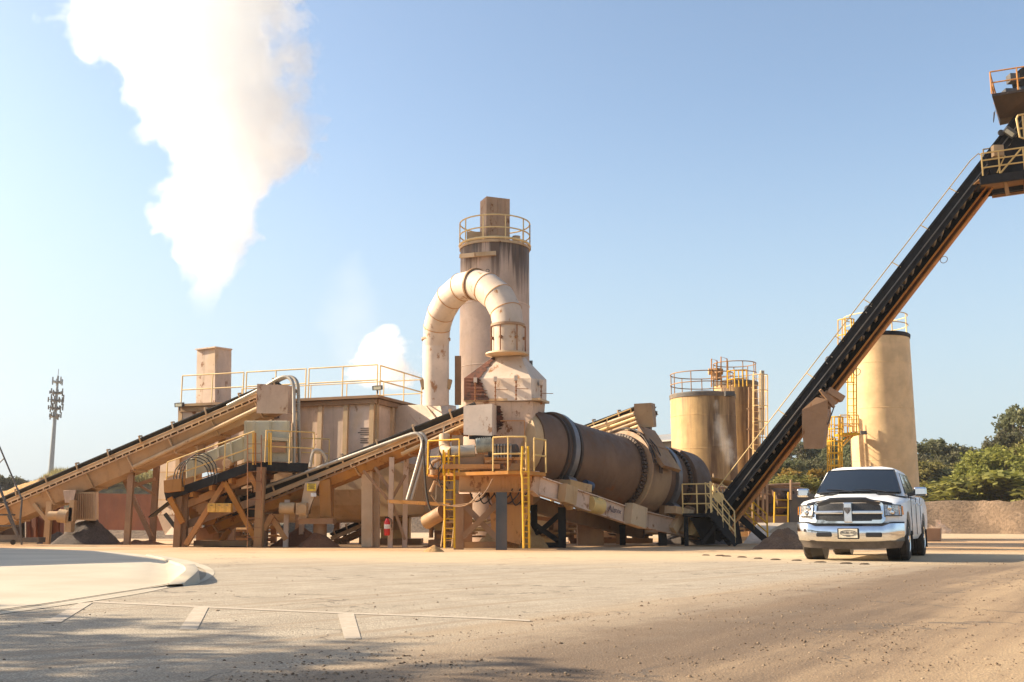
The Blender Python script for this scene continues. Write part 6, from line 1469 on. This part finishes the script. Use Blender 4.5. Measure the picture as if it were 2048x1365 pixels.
for s in (-1, 1):
    a, b, c, d = V((-0.78, 0.905 * s, 1.255)), V((-2.93, 0.935 * s, 1.265)), V((-2.74, 0.755 * s, 1.75)), V((-1.38, 0.74 * s, 1.75))
    nn = V((0, s, 0.33)).normalized()
    for f0, f1 in ((0.0, 0.47), (0.51, 0.98)):
        q = [lerp(a, b, f0 + (0.03 if f0 == 0 else 0)), lerp(a, b, f1), lerp(d, c, f1), lerp(d, c, f0 + 0.01)]
        q = [lerp(q[0], q[3], 0.06), lerp(q[1], q[2], 0.06), lerp(q[1], q[2], 0.95), lerp(q[0], q[3], 0.95)]
        mb = MB().prism([p + nn * 0.012 for p in q], nn * -0.03); tp('side_window', mb, GLASS)
    mb = MB(); mb.box((-0.80, 1.003 * s, 0.85), (0.012, 0.012, 0.75)); mb.box((-1.88, 1.001 * s, 0.85), (0.012, 0.012, 0.75)); mb.box((-2.95, 1.001 * s, 0.85), (0.012, 0.012, 0.8)); tp('door_seam', mb, DKPL)
    for x_ in (-1.70, -2.75): tp('door_handle', MB().box((x_, 1.02 * s, 1.10), (0.2, 0.04, 0.04)), CHROME, bevel=0.01)
    # mirrors
    m_ = tp('wing_mirror', MB().box((-0.98, 1.18 * s, 1.335), (0.13, 0.25, 0.175)), CHROME, bevel=0.035)
    tp('mirror_arm', MB().beam((-0.95, 0.93 * s, 1.26), (-0.97, 1.10 * s, 1.30), 0.1, 0.07), DKPL, parent=m_)
    # wheels
    for x_ in (0.0, -WB):
        c_ = V((x_, 0.86 * s, 0.40)); o = V((0, s, 0))
        ty = T.part('wheel', MB().lathe(c_ - o * 0.14, [(0.22, 0.0), (0.36, 0.0), (0.395, 0.035), (0.40, 0.14), (0.395, 0.245), (0.36, 0.28), (0.24, 0.27)], 40, o), RUBBER)
        mb = MB()
        for k in range(36):
            a = 2 * math.pi * k / 36; e = V((math.cos(a), 0, math.sin(a))); mb.box(c_ + e * 0.397 + o * (0.06 if k % 2 else -0.06), (0.045, 0.1, 0.018), V((-e.z, 0, e.x)), e)
        tp('tread', mb, RUBBER, parent=ty)
        mb = MB().lathe(c_ + o * 0.09, [(0.235, 0), (0.235, 0.05), (0.20, 0.03), (0.08, 0.02), (0.06, 0.05), (0.0, 0.05)], 24, o); tp('rim', mb, CHROME, parent=ty)
    tp('mud_flap', MB().box((-0.52, 0.88 * s, 0.38), (0.02, 0.28, 0.36)), DKPL); tp('mud_flap', MB().box((-WB - 0.5, 0.88 * s, 0.38), (0.02, 0.28, 0.40)), DKPL)
    tp('wheel_housing', MB().lathe(V((0, 0.6 * s, 0.46)), [(0.47, 0), (0.47, 0.24)], 28, V((0, s, 0)), cap=True), DKPL)
    tp('wheel_housing', MB().lathe(V((-WB, 0.6 * s, 0.46)), [(0.47, 0), (0.47, 0.24)], 28, V((0, s, 0)), cap=True), DKPL)
    # head lamps
    q = [V((0.93, 0.675 * s, 0.84)), V((0.79, 0.965 * s, 0.84)), V((0.775, 0.955 * s, 1.035)), V((0.88, 0.655 * s, 1.055))]
    hl = tp('headlight', MB().prism(q, V((-0.16, -0.05 * s, 0))), LENS)
    q2 = [V((0.815, 0.92 * s, 0.86)), V((0.70, 0.995 * s, 0.86)), V((0.70, 0.985 * s, 1.02)), V((0.80, 0.915 * s, 1.02))]
    tp('turn_signal', MB().prism(q2, V((-0.1, -0.03 * s, 0))), AMBER, parent=hl)
    for y_, z_, x_ in ((0.755, 0.985, 0.868), (0.80, 0.90, 0.868)): tp('bulb_reflector', MB().lathe(V((x_, y_ * s, z_)), [(0.05, 0), (0.035, 0.022), (0.0, 0.026)], 14, V((1, 0.25 * s, 0))), CHROME, parent=hl)
    tp('lamp_surround', MB().tube([*[p + V((0.005, 0, 0)) for p in q], q[0] + V((0.005, 0, 0))], 0.010, 5), DKPL, parent=hl)
# grille
def rrect(x, hy, z0, z1, r, inset_=0.0, taper=0.0):
    pts = []; hy -= inset_; z0 += inset_; z1 -= inset_; r = max(0.02, r - inset_)
    for cy, cz, a0 in ((hy - r, z1 - r, 0), (-hy + r, z1 - r, 90), (-hy + r, z0 + r, 180), (hy - r, z0 + r, 270)):
        for k in range(6):
            a = R(a0 + k * 18); y, z = cy + r * math.cos(a), cz + r * math.sin(a)
            y *= 1 - taper * (z - z0) / (z1 - z0) * -1 if False else 1 - taper * (1 - (z - z0) / (z1 - z0)) * 0
            f = (z - z0) / (z1 - z0); y *= 1 - taper * f
            pts.append(V((x - 0.07 * f - 0.07 * (abs(y) / hy) ** 2.5, y, z)))
    return pts
o_ = rrect(0.98, 0.69, 0.70, 1.115, 0.11, 0, 0.06); i_ = rrect(0.99, 0.69, 0.70, 1.115, 0.11, 0.065, 0.05); ob_ = [p - V((0.16, 0, 0)) for p in o_]; ib_ = [p - V((0.12, 0, 0)) for p in i_]
mb = MB(); n_ = len(o_); mb.add(o_ + i_ + ob_ + ib_, [(k, (k + 1) % n_, n_ + (k + 1) % n_, n_ + k) for k in range(n_)] + [(k, (k + 1) % n_, 2 * n_ + (k + 1) % n_, 2 * n_ + k) for k in range(n_)] + [(n_ + k, n_ + (k + 1) % n_, 3 * n_ + (k + 1) % n_, 3 * n_ + k) for k in range(n_)], True)
gr = tp('grille', mb, CHROME)
rowsM = []
for k in range(9):
    f = k / 8; z = lerp(0.745, 1.075, f); hw_ = 0.655 - 0.03 * f - (0.06 if k in (0, 8) else 0.015 if k in (1, 7) else 0)
    rowsM.append([V((0.972 - 0.07 * (z - 0.70) / 0.415 - 0.07 * abs(s_) ** 2.5, hw_ * s_, z)) for s_ in [-1 + j / 8 for j in range(17)]])
mb = MB(); mb.grid(rowsM); tp('grille_mesh', mb, MESHM, parent=gr, fix=False)
tp('grille_cross', MB().box((0.955, 0, 0.90), (0.10, 0.155, 0.37), V((1, 0, -0.0)), V((-0.22, 0, 1))).box((0.93, 0.36, 0.905), (0.06, 0.56, 0.065), V((1, 0.12, 0))).box((0.93, -0.36, 0.905), (0.06, 0.56, 0.065), V((1, -0.12, 0))), CHROME, parent=gr, bevel=0.015)
# shield emblem with curled horns
mb = MB(); e0 = V((1.012, 0, 0.945)); sh2 = [(-0.055, 0.05), (0.055, 0.05), (0.06, 0.0), (0.03, -0.05), (0.0, -0.075), (-0.03, -0.05), (-0.06, 0.0)]
mb.prism([e0 + V((-0.01, y, z)) for y, z in sh2], V((0.02, 0, 0)))
for s in (-1, 1): mb.tube([e0 + V((0.02, s * (0.012 + 0.026 * (1 - math.cos(R(a)))), 0.03 - 0.03 * math.sin(R(a)) * (1 if a < 200 else 0.6))) for a in range(0, 250, 25)], 0.008, 6)
mb.prism([e0 + V((0.012, y, z)) for y, z in ((-0.014, 0.02), (0.014, 0.02), (0.008, -0.05), (-0.008, -0.05))], V((0.018, 0, 0)))
tp('emblem', mb, STEEL, parent=gr)
# hood deflector
rowsD = []
for k in range(25):
    s = -1 + 2 * k / 24; y = 0.80 * s
    x_ = 0.865 - 0.085 * abs(s) ** 3; z_ = 1.14 + (0.035 if abs(s) < 0.42 else 0.035 * max(0, 1 - (abs(s) - 0.42) / 0.12)) - 0.075 * abs(s) ** 3
    rowsD.append([V((x_ + 0.03, y, z_ - 0.085)), V((x_ + 0.035, y, z_ - 0.02)), V((x_ - 0.005, y, z_ + 0.015)), V((x_ - 0.03, y, z_ + 0.01)), V((x_ - 0.02, y, z_ - 0.05))])
mb = MB(); mb.grid(rowsD); tp('hood_deflector', mb, DKPL)
# bumper
prof = [(0.0, 0.655), (0.05, 0.645), (0.085, 0.60), (0.09, 0.50), (0.075, 0.42), (0.04, 0.37), (-0.02, 0.35)]
rowsB = []
for k in range(33):
    s = -1 + 2 * k / 32; y = 1.0 * s if abs(s) < 0.94 else 1.0 * s
    xb = 0.955 - 0.055 * s * s - 0.32 * max(0, abs(s) - 0.80) ** 1.3 * 4
    rise = 0.055 * max(0, min(1, (abs(s) - 0.62) / 0.14))
    rowsB.append([V((xb + a * (1 - 0.3 * abs(s)), y * (1.0 if j < 4 else 0.985), z + (rise if j < 2 else 0) + 0.03 * s * s * (j >= 4))) for j, (a, z) in enumerate(prof)])
mb = MB(); mb.grid(rowsB); bp = tp('bumper', mb, CHROME)
rowsT = [[r[0] + V((0.006, 0, 0.0)), r[0] + V((-0.01, 0, 0.018)), r[0] + V((-0.12, 0, 0.02))] for r in rowsB]
mb = MB(); mb.grid(rowsT); tp('bumper_top_pad', mb, DKPL, parent=bp)
mb = MB(); mb.grid([[r[-1] + V((-0.01, 0, 0.01)), r[-1] + V((-0.05, -0.0, -0.13)) * 1.0 + V((0, -r[-1].y * 0.08, 0)), r[-1] + V((-0.30, -r[-1].y * 0.1, -0.12))] for r in rowsB]); tp('air_dam', mb, plain('grey_brown_plastic', (0.10, 0.08, 0.065), 0.5), parent=bp)
for s in (-1, 1): tp('tow_opening', MB().box((1.018, 0.46 * s, 0.49), (0.05, 0.30, 0.085), V((1, 0.05 * s, 0))), DKPL, parent=bp, bevel=0.02)
pb = tp('plate_holder', MB().box((1.06, 0, 0.51), (0.03, 0.40, 0.20), V((1, 0, -0.0)), V((0.12, 0, 1))), DKPL, parent=bp, bevel=0.01)
tp('number_plate', MB().box((1.078, 0, 0.515), (0.012, 0.345, 0.165), V((1, 0, 0)), V((0.10, 0, 1))), PLATE, parent=bp)
mb = MB(); text_mb(mb, 'TRUBS INC', V((1.089, 0, 0.525)), V((0, 1, 0)), V((-0.0, 0, 1)), 0.058, 0.001, 0.0006)
mb.tube([V((1.089, 0.15 * math.cos(a), 0.522 + 0.05 * math.sin(a))) for a in [R(12 * k) for k in range(31)]], 0.004, 5)
mb.box((1.087, 0, 0.478), (0.004, 0.2, 0.008)); mb.box((1.087, 0, 0.46), (0.004, 0.07, 0.006)); tp('plate_lettering', mb, INK, parent=bp, fix=False)
tp('roof_antenna', MB().box((-1.62, 0.16, 1.885), (0.09, 0.05, 0.03)), DKPL)
tp('front_valance', MB().box((0.80, 0, 0.58), (0.2, 1.7, 0.26)), DKPL)
T.o.scale = (0.965, 0.945, 0.965); T.o.location = fc; T.o.rotation_euler = (0, 0, ang)
# ================================================================ vegetation
def crown_mb(rg, w, h, z0, n_clump, n_leaf, leaf, shape='round', squash=1.0):
    mb = MB(); vs, fs = [], []
    cl = []
    for i in range(n_clump):
        t = rg.random(); a = rg.random() * 6.283
        if shape == 'pine': rad = w * (0.30 + 0.7 * (1 - t) ** 0.8) * (0.35 + 0.65 * rg.random() ** 0.5) * 0.9
        else: rad = w * math.sqrt(max(0.02, 1 - (2 * t - 0.75) ** 2 / 1.7)) * (0.25 + 0.75 * rg.random() ** 0.5)
        cl.append((V((math.cos(a) * rad, math.sin(a) * rad, z0 + h * t)), w * (0.11 + 0.15 * rg.random())))
    for c, r in cl:
        for k in range(n_leaf):
            d_ = V((rg.gauss(0, 1), rg.gauss(0, 1), rg.gauss(0, 0.7))); d_ = d_.normalized() * r * (0.35 + 0.75 * rg.random())
            p = c + d_; s = leaf * (0.6 + 0.8 * rg.random())
            a1 = V((rg.gauss(0, 1), rg.gauss(0, 1), rg.gauss(0, 0.6))).normalized(); a2 = a1.cross(V((rg.gauss(0, 1), rg.gauss(0, 1), rg.gauss(0, 1)))).normalized()
            o = len(vs); vs += [p - a1 * s, p + a2 * s * 0.45, p + a1 * s, p - a2 * s * 0.45]; fs.append((o, o + 1, o + 2, o + 3))
    mb.v, mb.f, mb.sm = vs, fs, [False] * len(fs); return mb, cl
def tree_proto(name, label, mat, seed, w, h, z0, nc, nl, leaf, shape='round', group='trees beyond the yard'):
    rg = random.Random(seed); t = Thing(name, label, 'tree', V((0, 0, 0)), group)
    mb, cl = crown_mb(rg, w, h, z0, nc, nl, leaf, shape)
    cr = t.part('crown', mb, mat, fix=False)
    mb = MB(); mb.tube([V((0, 0, -0.3)), V((0.05, 0, z0)), V((0, 0.05, z0 + h * 0.55)), V((0, 0, z0 + h * 0.9))], 0.2, 8, [0.035 * (h + z0), 0.027 * (h + z0), 0.014 * (h + z0), 0.04])
    for c, r in cl[::3]:
        b = V((0, 0, max(z0 * 0.7, c.z - w * 0.6))); mb.tube([b, lerp(b, c, 0.55) + V((0, 0, -0.1 * w)), c], 0.05, 5, [0.010 * h, 0.006 * h, 0.02])
    t.part('trunk', mb, BARK); return t.o
PR = {
 'pine': tree_proto('pine_tree', 'dark green pine tree beyond the yard', LEAFD, 1, 2.6, 8.0, 1.5, 70, 150, 0.17, 'pine'),
 'broad': tree_proto('broadleaf_tree', 'mid green broadleaf tree beyond the yard', LEAFD, 2, 3.6, 7.0, 1.2, 75, 150, 0.18),
 'yellow': tree_proto('yellowing_tree', 'yellow green tree beyond the yard', LEAFY, 3, 3.6, 6.0, 0.8, 75, 150, 0.17),
 'autumn': tree_proto('autumn_tree', 'small orange yellow autumn tree behind the truck', LEAFO, 4, 2.2, 3.6, 0.4, 40, 120, 0.15),
 'bush': tree_proto('leafy_bush', 'low yellow green bush beyond the yard', LEAFY, 5, 2.6, 2.4, 0.1, 40, 120, 0.15, group='bushes beyond the yard'),
}
used_ = set(); rg = random.Random(11)
def put(kind, u, vt, d, label, wide=1.0, cat=None):
    src = PR[kind]; H0 = {'pine': 9.6, 'broad': 8.4, 'yellow': 7.0, 'autumn': 4.1, 'bush': 2.7}[kind]
    o = src if kind not in used_ else copy_tree(src); used_.add(kind)
    b = P(u, 1050, d); b.z = 0; top = P(u, vt, d).z
    s = top / H0 * 1.07; o.location = b; o.scale = (s * wide, s * wide, s); o.rotation_euler = (0, 0, rg.random() * 6.28); o['label'] = label
    if kind == 'bush': o['category'] = 'bush'
    return o
pl_ = 'pine tree in the dark wood behind the slat conveyor, {} in its row'
row = [(1440, 935, 118), (1475, 925, 125), (1508, 925, 118), (1540, 915, 122), (1562, 903, 112), (1588, 896, 118), (1612, 900, 110), (1640, 892, 120), (1668, 905, 112), (1688, 893, 118), (1712, 884, 114), (1738, 900, 120), (1765, 905, 116)]
for i, (u, v, d) in enumerate(row):
    put('pine' if i % 2 == 0 else 'broad', u, v, d, ('dark pine' if i % 2 == 0 else 'rounder broadleaf tree') + ' in the wood behind the slat conveyor, ' + ['first', 'second', 'third', 'fourth', 'fifth', 'sixth', 'seventh', 'eighth', 'ninth', 'tenth', 'eleventh', 'twelfth', 'last'][i] + ' from its left end', 0.95)
for i, (u, v, d) in enumerate([(1556, 935, 96), (1580, 932, 92), (1630, 930, 94), (1700, 925, 96)]): put('broad', u, v, d, 'lower bushy tree in front of the wood behind the slat conveyor, ' + ['first', 'second', 'third', 'fourth'][i] + ' from the left', 0.95)
put('autumn', 1612, 948, 84, 'small orange yellow autumn tree just left of the truck cab')
put('yellow', 1598, 958, 82, 'low yellowing tree left of the small orange autumn tree', 1.4)
for (u, v, d, k, lb, w_) in ((1858, 898, 112, 'broad', 'dark tree rising right beside the clean tan tank', 1.0), (1884, 893, 112, 'pine', 'tallest dark pine right of the clean tan tank', 1.15), (1906, 905, 110, 'pine', 'second dark pine right of the clean tan tank', 1.1), (1925, 905, 112, 'broad', 'dark rounded tree between the pine and the yellowing bushes', 0.9),
        (1845, 925, 108, 'broad', 'dark tree mostly hidden by the clean tan tank', 1.1), (1868, 935, 104, 'yellow', 'olive tree in front of the dark pines', 1.3), (1900, 945, 104, 'broad', 'low dark tree in front of the second pine', 1.5), (1945, 935, 118, 'yellow', 'small pale tree left of the big yellow green tree', 0.8), (1958, 940, 112, 'broad', 'small green tree at the gap in the tree line', 1.0), (1935, 960, 104, 'yellow', 'low olive tree behind the long berm', 1.5),
        (1992, 915, 88, 'yellow', 'big yellow green tree over the long berm', 1.05), (2020, 905, 86, 'yellow', 'second big yellow green tree behind the long berm', 1.15), (2040, 880, 92, 'broad', 'tall tree at the right edge with paler top', 0.9), (2056, 836, 96, 'broad', 'tallest tree at the right edge of the picture', 0.8), (2075, 900, 88, 'yellow', 'yellow green tree just past the right edge', 1.2), (2110, 870, 90, 'broad', 'large green tree beyond the right edge', 1.0),
        (1975, 960, 86, 'bush', 'low yellow bush on the left flank of the big yellow green tree', 2.0), (2010, 962, 84, 'bush', 'low yellow bush under the big yellow green tree', 2.0), (2045, 955, 82, 'bush', 'low yellow bush at the right edge above the berm', 2.0)):
    put(k, u, v, d, lb, w_)
for (u, v, d, lb) in ((8, 962, 130, 'rounded green tree at the far left edge'), (26, 966, 132, 'smaller green tree second from the far left edge'), (-20, 960, 130, 'green tree just past the left edge'), (-60, 955, 130, 'green tree further past the left edge')):
    put('broad', u, v, d, lb, 1.0)
# dry grass over the left hill
mb = MB(); rg = random.Random(4); vs, fs = [], []
for i in range(9000):
    u = rg.uniform(60, 460); d = rg.uniform(80, 88)
    vt = 948 if 110 < u < 300 else (948 + (110 - u) * 0.6 if u <= 110 else 948 + (u - 300) * 0.22)
    c = P(u, vt + rg.uniform(2, 16) * (1 if d < 85 else 0.3), d); h = rg.uniform(0.25, 0.7) * (1.3 if rg.random() < 0.1 else 1); a = V((rg.uniform(-1, 1), rg.uniform(-1, 1), 0)).normalized() * 0.05
    tip = c + V((rg.uniform(-.25, .25), rg.uniform(-.25, .25), h)); o = len(vs); vs += [c - a - Z * 0.2, c + a - Z * 0.2, tip]; fs.append((o, o + 1, o + 2))
mb.v, mb.f, mb.sm = vs, fs, [False] * len(fs)
single('grass', mb, GRASSM, 'dry grass along the crest of the left slope', 'grass', kind='stuff', fix=False)
# roadside trees past the left edge whose shadows streak over the asphalt
def airy_tree(label, x, y, h, seed, w):
    rg = random.Random(seed); t = Thing('shade_tree', label, 'tree', V((x, y, 0)), 'sparse trees beyond the left edge')
    mb = MB(); tips = []
    def br(p, d_, L, r, lev):
        q = p + d_ * L; m = lerp(p, q, 0.5) + V((rg.gauss(0, .04), rg.gauss(0, .04), 0)) * L
        mb.tube([p, m, q], r, 6, [r, r * 0.8, r * 0.62])
        if lev == 0: tips.append(q); return
        for k in range(4 if lev > 1 else 3):
            nd = (d_ + V((rg.gauss(0, .55), rg.gauss(0, .55), rg.gauss(0.05, .3)))).normalized(); br(q, nd, L * rg.uniform(0.6, 0.8), r * 0.55, lev - 1)
        tips.append(q)
    br(V((x, y, -0.1)), V((0.02, 0, 1)), h * 0.38, 0.16, 4)
    t.part('trunk', mb, BARK)
    lm = MB(); vs, fs = [], []
    for c in tips:
        if rg.random() < 0.3: continue
        for k in range(20):
            p = c + V((rg.gauss(0, .13), rg.gauss(0, .13), rg.gauss(0, .06))); a1 = V((rg.gauss(0, 1), rg.gauss(0, 1), rg.gauss(0, 1))).normalized() * 0.085; a2 = a1.cross(V((rg.gauss(0, 1), rg.gauss(0, 1), rg.gauss(0, 1)))).normalized() * 0.05
            o = len(vs); vs += [p - a1, p + a2, p + a1, p - a2]; fs.append((o, o + 1, o + 2, o + 3))
    lm.v, lm.f, lm.sm = vs, fs, [False] * len(fs); t.part('crown', lm, LEAFD, fix=False)
airy_tree('sparse roadside tree beyond the left edge, nearest the viewer', -10.6, 4.1, 6.0, 31, 2)
airy_tree('sparse roadside tree beyond the left edge, second from the viewer', -12.6, 6.5, 6.4, 32, 2)
airy_tree('sparse roadside tree beyond the left edge, farthest of three', -9.2, 5.6, 4.6, 33, 2)
# ================================================================ steam
def steam(name, label, pts, d, dens, nscale, edge=0.5, erode=1.0, aniso=0.2, col=(1, 1, 1), depth=1.0, seedo=0.0):
    """pts: (v, u_centre, half_width_px); rises from the last to the first; real volume, thick as it is wide"""
    C = [(P(u, v, d), r * d / FPX) for v, u, r in pts]; C.sort(key=lambda q: q[0].z)
    z0, z1 = C[0][0].z, C[-1][0].z; base = C[0][0]
    n = NB(name + '_vapour'); n.N.remove(n.b)
    obj = n.tc.outputs['Object']; sp = n.N.new('ShaderNodeSeparateXYZ'); n.L.new(obj, sp.inputs[0])
    tz = n.math('DIVIDE', sp.outputs[2], z1 - z0)
    cmin, cmax = min(c[0].x - base.x for c in C) - 0.01, max(c[0].x - base.x for c in C) + 0.01; rm = max(c[1] for c in C)
    def curve(vals):
        fc_ = n.N.new('ShaderNodeFloatCurve'); cu = fc_.mapping.curves[0]; zs = [(c[0].z - z0) / (z1 - z0) for c in C]
        cu.points[0].location = (0, vals[0]); cu.points[1].location = (1, vals[-1])
        for a, b in list(zip(zs, vals))[1:-1]: cu.points.new(a, b)
        fc_.mapping.update(); n.L.new(tz, fc_.inputs['Value']); return fc_.outputs[0]
    cx = n.math('ADD', n.math('MULTIPLY', curve([(c[0].x - base.x - cmin) / (cmax - cmin) for c in C]), cmax - cmin), cmin)
    rr_ = n.math('MULTIPLY', curve([c[1] / rm for c in C]), rm)
    dx = n.math('DIVIDE', n.math('SUBTRACT', sp.outputs[0], cx), rr_); dy = n.math('DIVIDE', sp.outputs[1], n.math('MULTIPLY', rr_, depth))
    dist = n.math('SQRT', n.math('ADD', n.math('MULTIPLY', dx, dx), n.math('MULTIPLY', dy, dy)))
    ns = n.N.new('ShaderNodeTexNoise'); ns.inputs['Scale'].default_value = nscale; ns.inputs['Detail'].default_value = 7; ns.inputs['Roughness'].default_value = 0.62; ns.inputs['Distortion'].default_value = 0.35
    vo_ = n.N.new('ShaderNodeVectorMath'); vo_.operation = 'ADD'; n.L.new(obj, vo_.inputs[0]); vo_.inputs[1].default_value = (seedo, seedo, 0); n.L.new(vo_.outputs[0], ns.inputs['Vector'])
    f = n.math('ADD', n.math('SUBTRACT', 1.0, dist), n.math('MULTIPLY', n.math('SUBTRACT', ns.outputs['Fac'], 0.55), 1.7 * erode))
    f = n.ramp(f, 0.0, edge)
    fade = n.ramp(tz, 0.0, 0.16)
    dn = n.math('MULTIPLY', n.math('MULTIPLY', f, fade), dens)
    pv = n.N.new('ShaderNodeVolumePrincipled'); pv.inputs['Color'].default_value = (*col, 1); pv.inputs['Anisotropy'].default_value = aniso
    n.L.new(dn, pv.inputs['Density']); n.L.new(pv.outputs[0], n.out.inputs['Volume'])
    # lumpy closed hull
    mb = MB(); rows = []; m = 40
    cs_ = smooth_pts([(c[0].x, c[0].y, c[0].z, c[1]) for c in C], 6)
    for (x_, y_, z_, r_) in cs_:
        r_ = max(0.15, r_ * 1.22); row = []
        for k in range(m):
            a = 2 * math.pi * k / m; q = 1 + 0.10 * noise.noise(V((math.cos(a) * 1.5, math.sin(a) * 1.5, z_ * 0.5)))
            row.append(V((x_ + r_ * q * math.cos(a), y_ + r_ * q * depth * math.sin(a), z_)))
        row.append(row[0]); rows.append(row)
    vs = [p for r_ in rows for p in r_[:-1]]; R_ = len(rows)
    fs = [(i * m + k, i * m + (k + 1) % m, (i + 1) * m + (k + 1) % m, (i + 1) * m + k) for i in range(R_ - 1) for k in range(m)] + [tuple(range(m))[::-1], tuple(range((R_ - 1) * m, R_ * m))]
    mb.add(vs, fs)
    ob = single(name, mb, n.m, label, 'steam', kind='stuff', base=base); return ob
steam('steam_plume', 'tall white steam plume drifting up over the left of the plant',
      [(-330, 395, 280), (-200, 392, 270), (-90, 390, 262), (0, 388, 248), (60, 370, 262), (100, 386, 240), (150, 420, 212), (220, 446, 200), (280, 466, 186), (330, 470, 150), (400, 432, 114), (440, 422, 118), (490, 421, 96), (540, 424, 66), (600, 408, 38), (650, 404, 22)],
      40, 0.55, 0.75, 0.22, 1.2, aniso=0.15, col=(0.982, 0.994, 1.0))
steam('steam_puff', 'white steam puff behind the filter house railing', [(648, 775, 12), (664, 773, 34), (682, 768, 50), (702, 765, 66), (728, 768, 76), (780, 770, 70)], 44, 1.0, 1.3, 0.45, 1.9, seedo=3.4)
steam('steam_puff', 'faint thin steam veil left of the silo', [(500, 720, 20), (540, 705, 50), (600, 700, 80), (680, 700, 80), (760, 710, 60)], 45, 0.05, 0.6, 0.9, 1.0, seedo=7)
steam('steam_wisp', 'thin grey steam wisp in front of the squat stained tank', [(800, 1432, 6), (835, 1436, 13), (865, 1442, 20), (895, 1452, 24), (920, 1462, 20), (945, 1470, 12)], 43.6, 0.38, 2.2, 0.9, 1.5, seedo=11)
# ================================================================ thin autumn air
hm = bpy.data.materials.new('thin_haze'); hm.use_nodes = True; hn = hm.node_tree
hn.nodes.remove(hn.nodes['Principled BSDF']); pv = hn.nodes.new('ShaderNodeVolumePrincipled')
pv.inputs['Color'].default_value = (0.93, 0.96, 1.0, 1); pv.inputs['Density'].default_value = 0.00025; pv.inputs['Anisotropy'].default_value = 0.3
hn.links.new(pv.outputs[0], hn.nodes['Material Output'].inputs['Volume'])
single('haze', MB().box((0, 95, 19), (700, 460, 40.6)), hm, 'thin pale haze in the air over the yard', 'haze', kind='stuff')
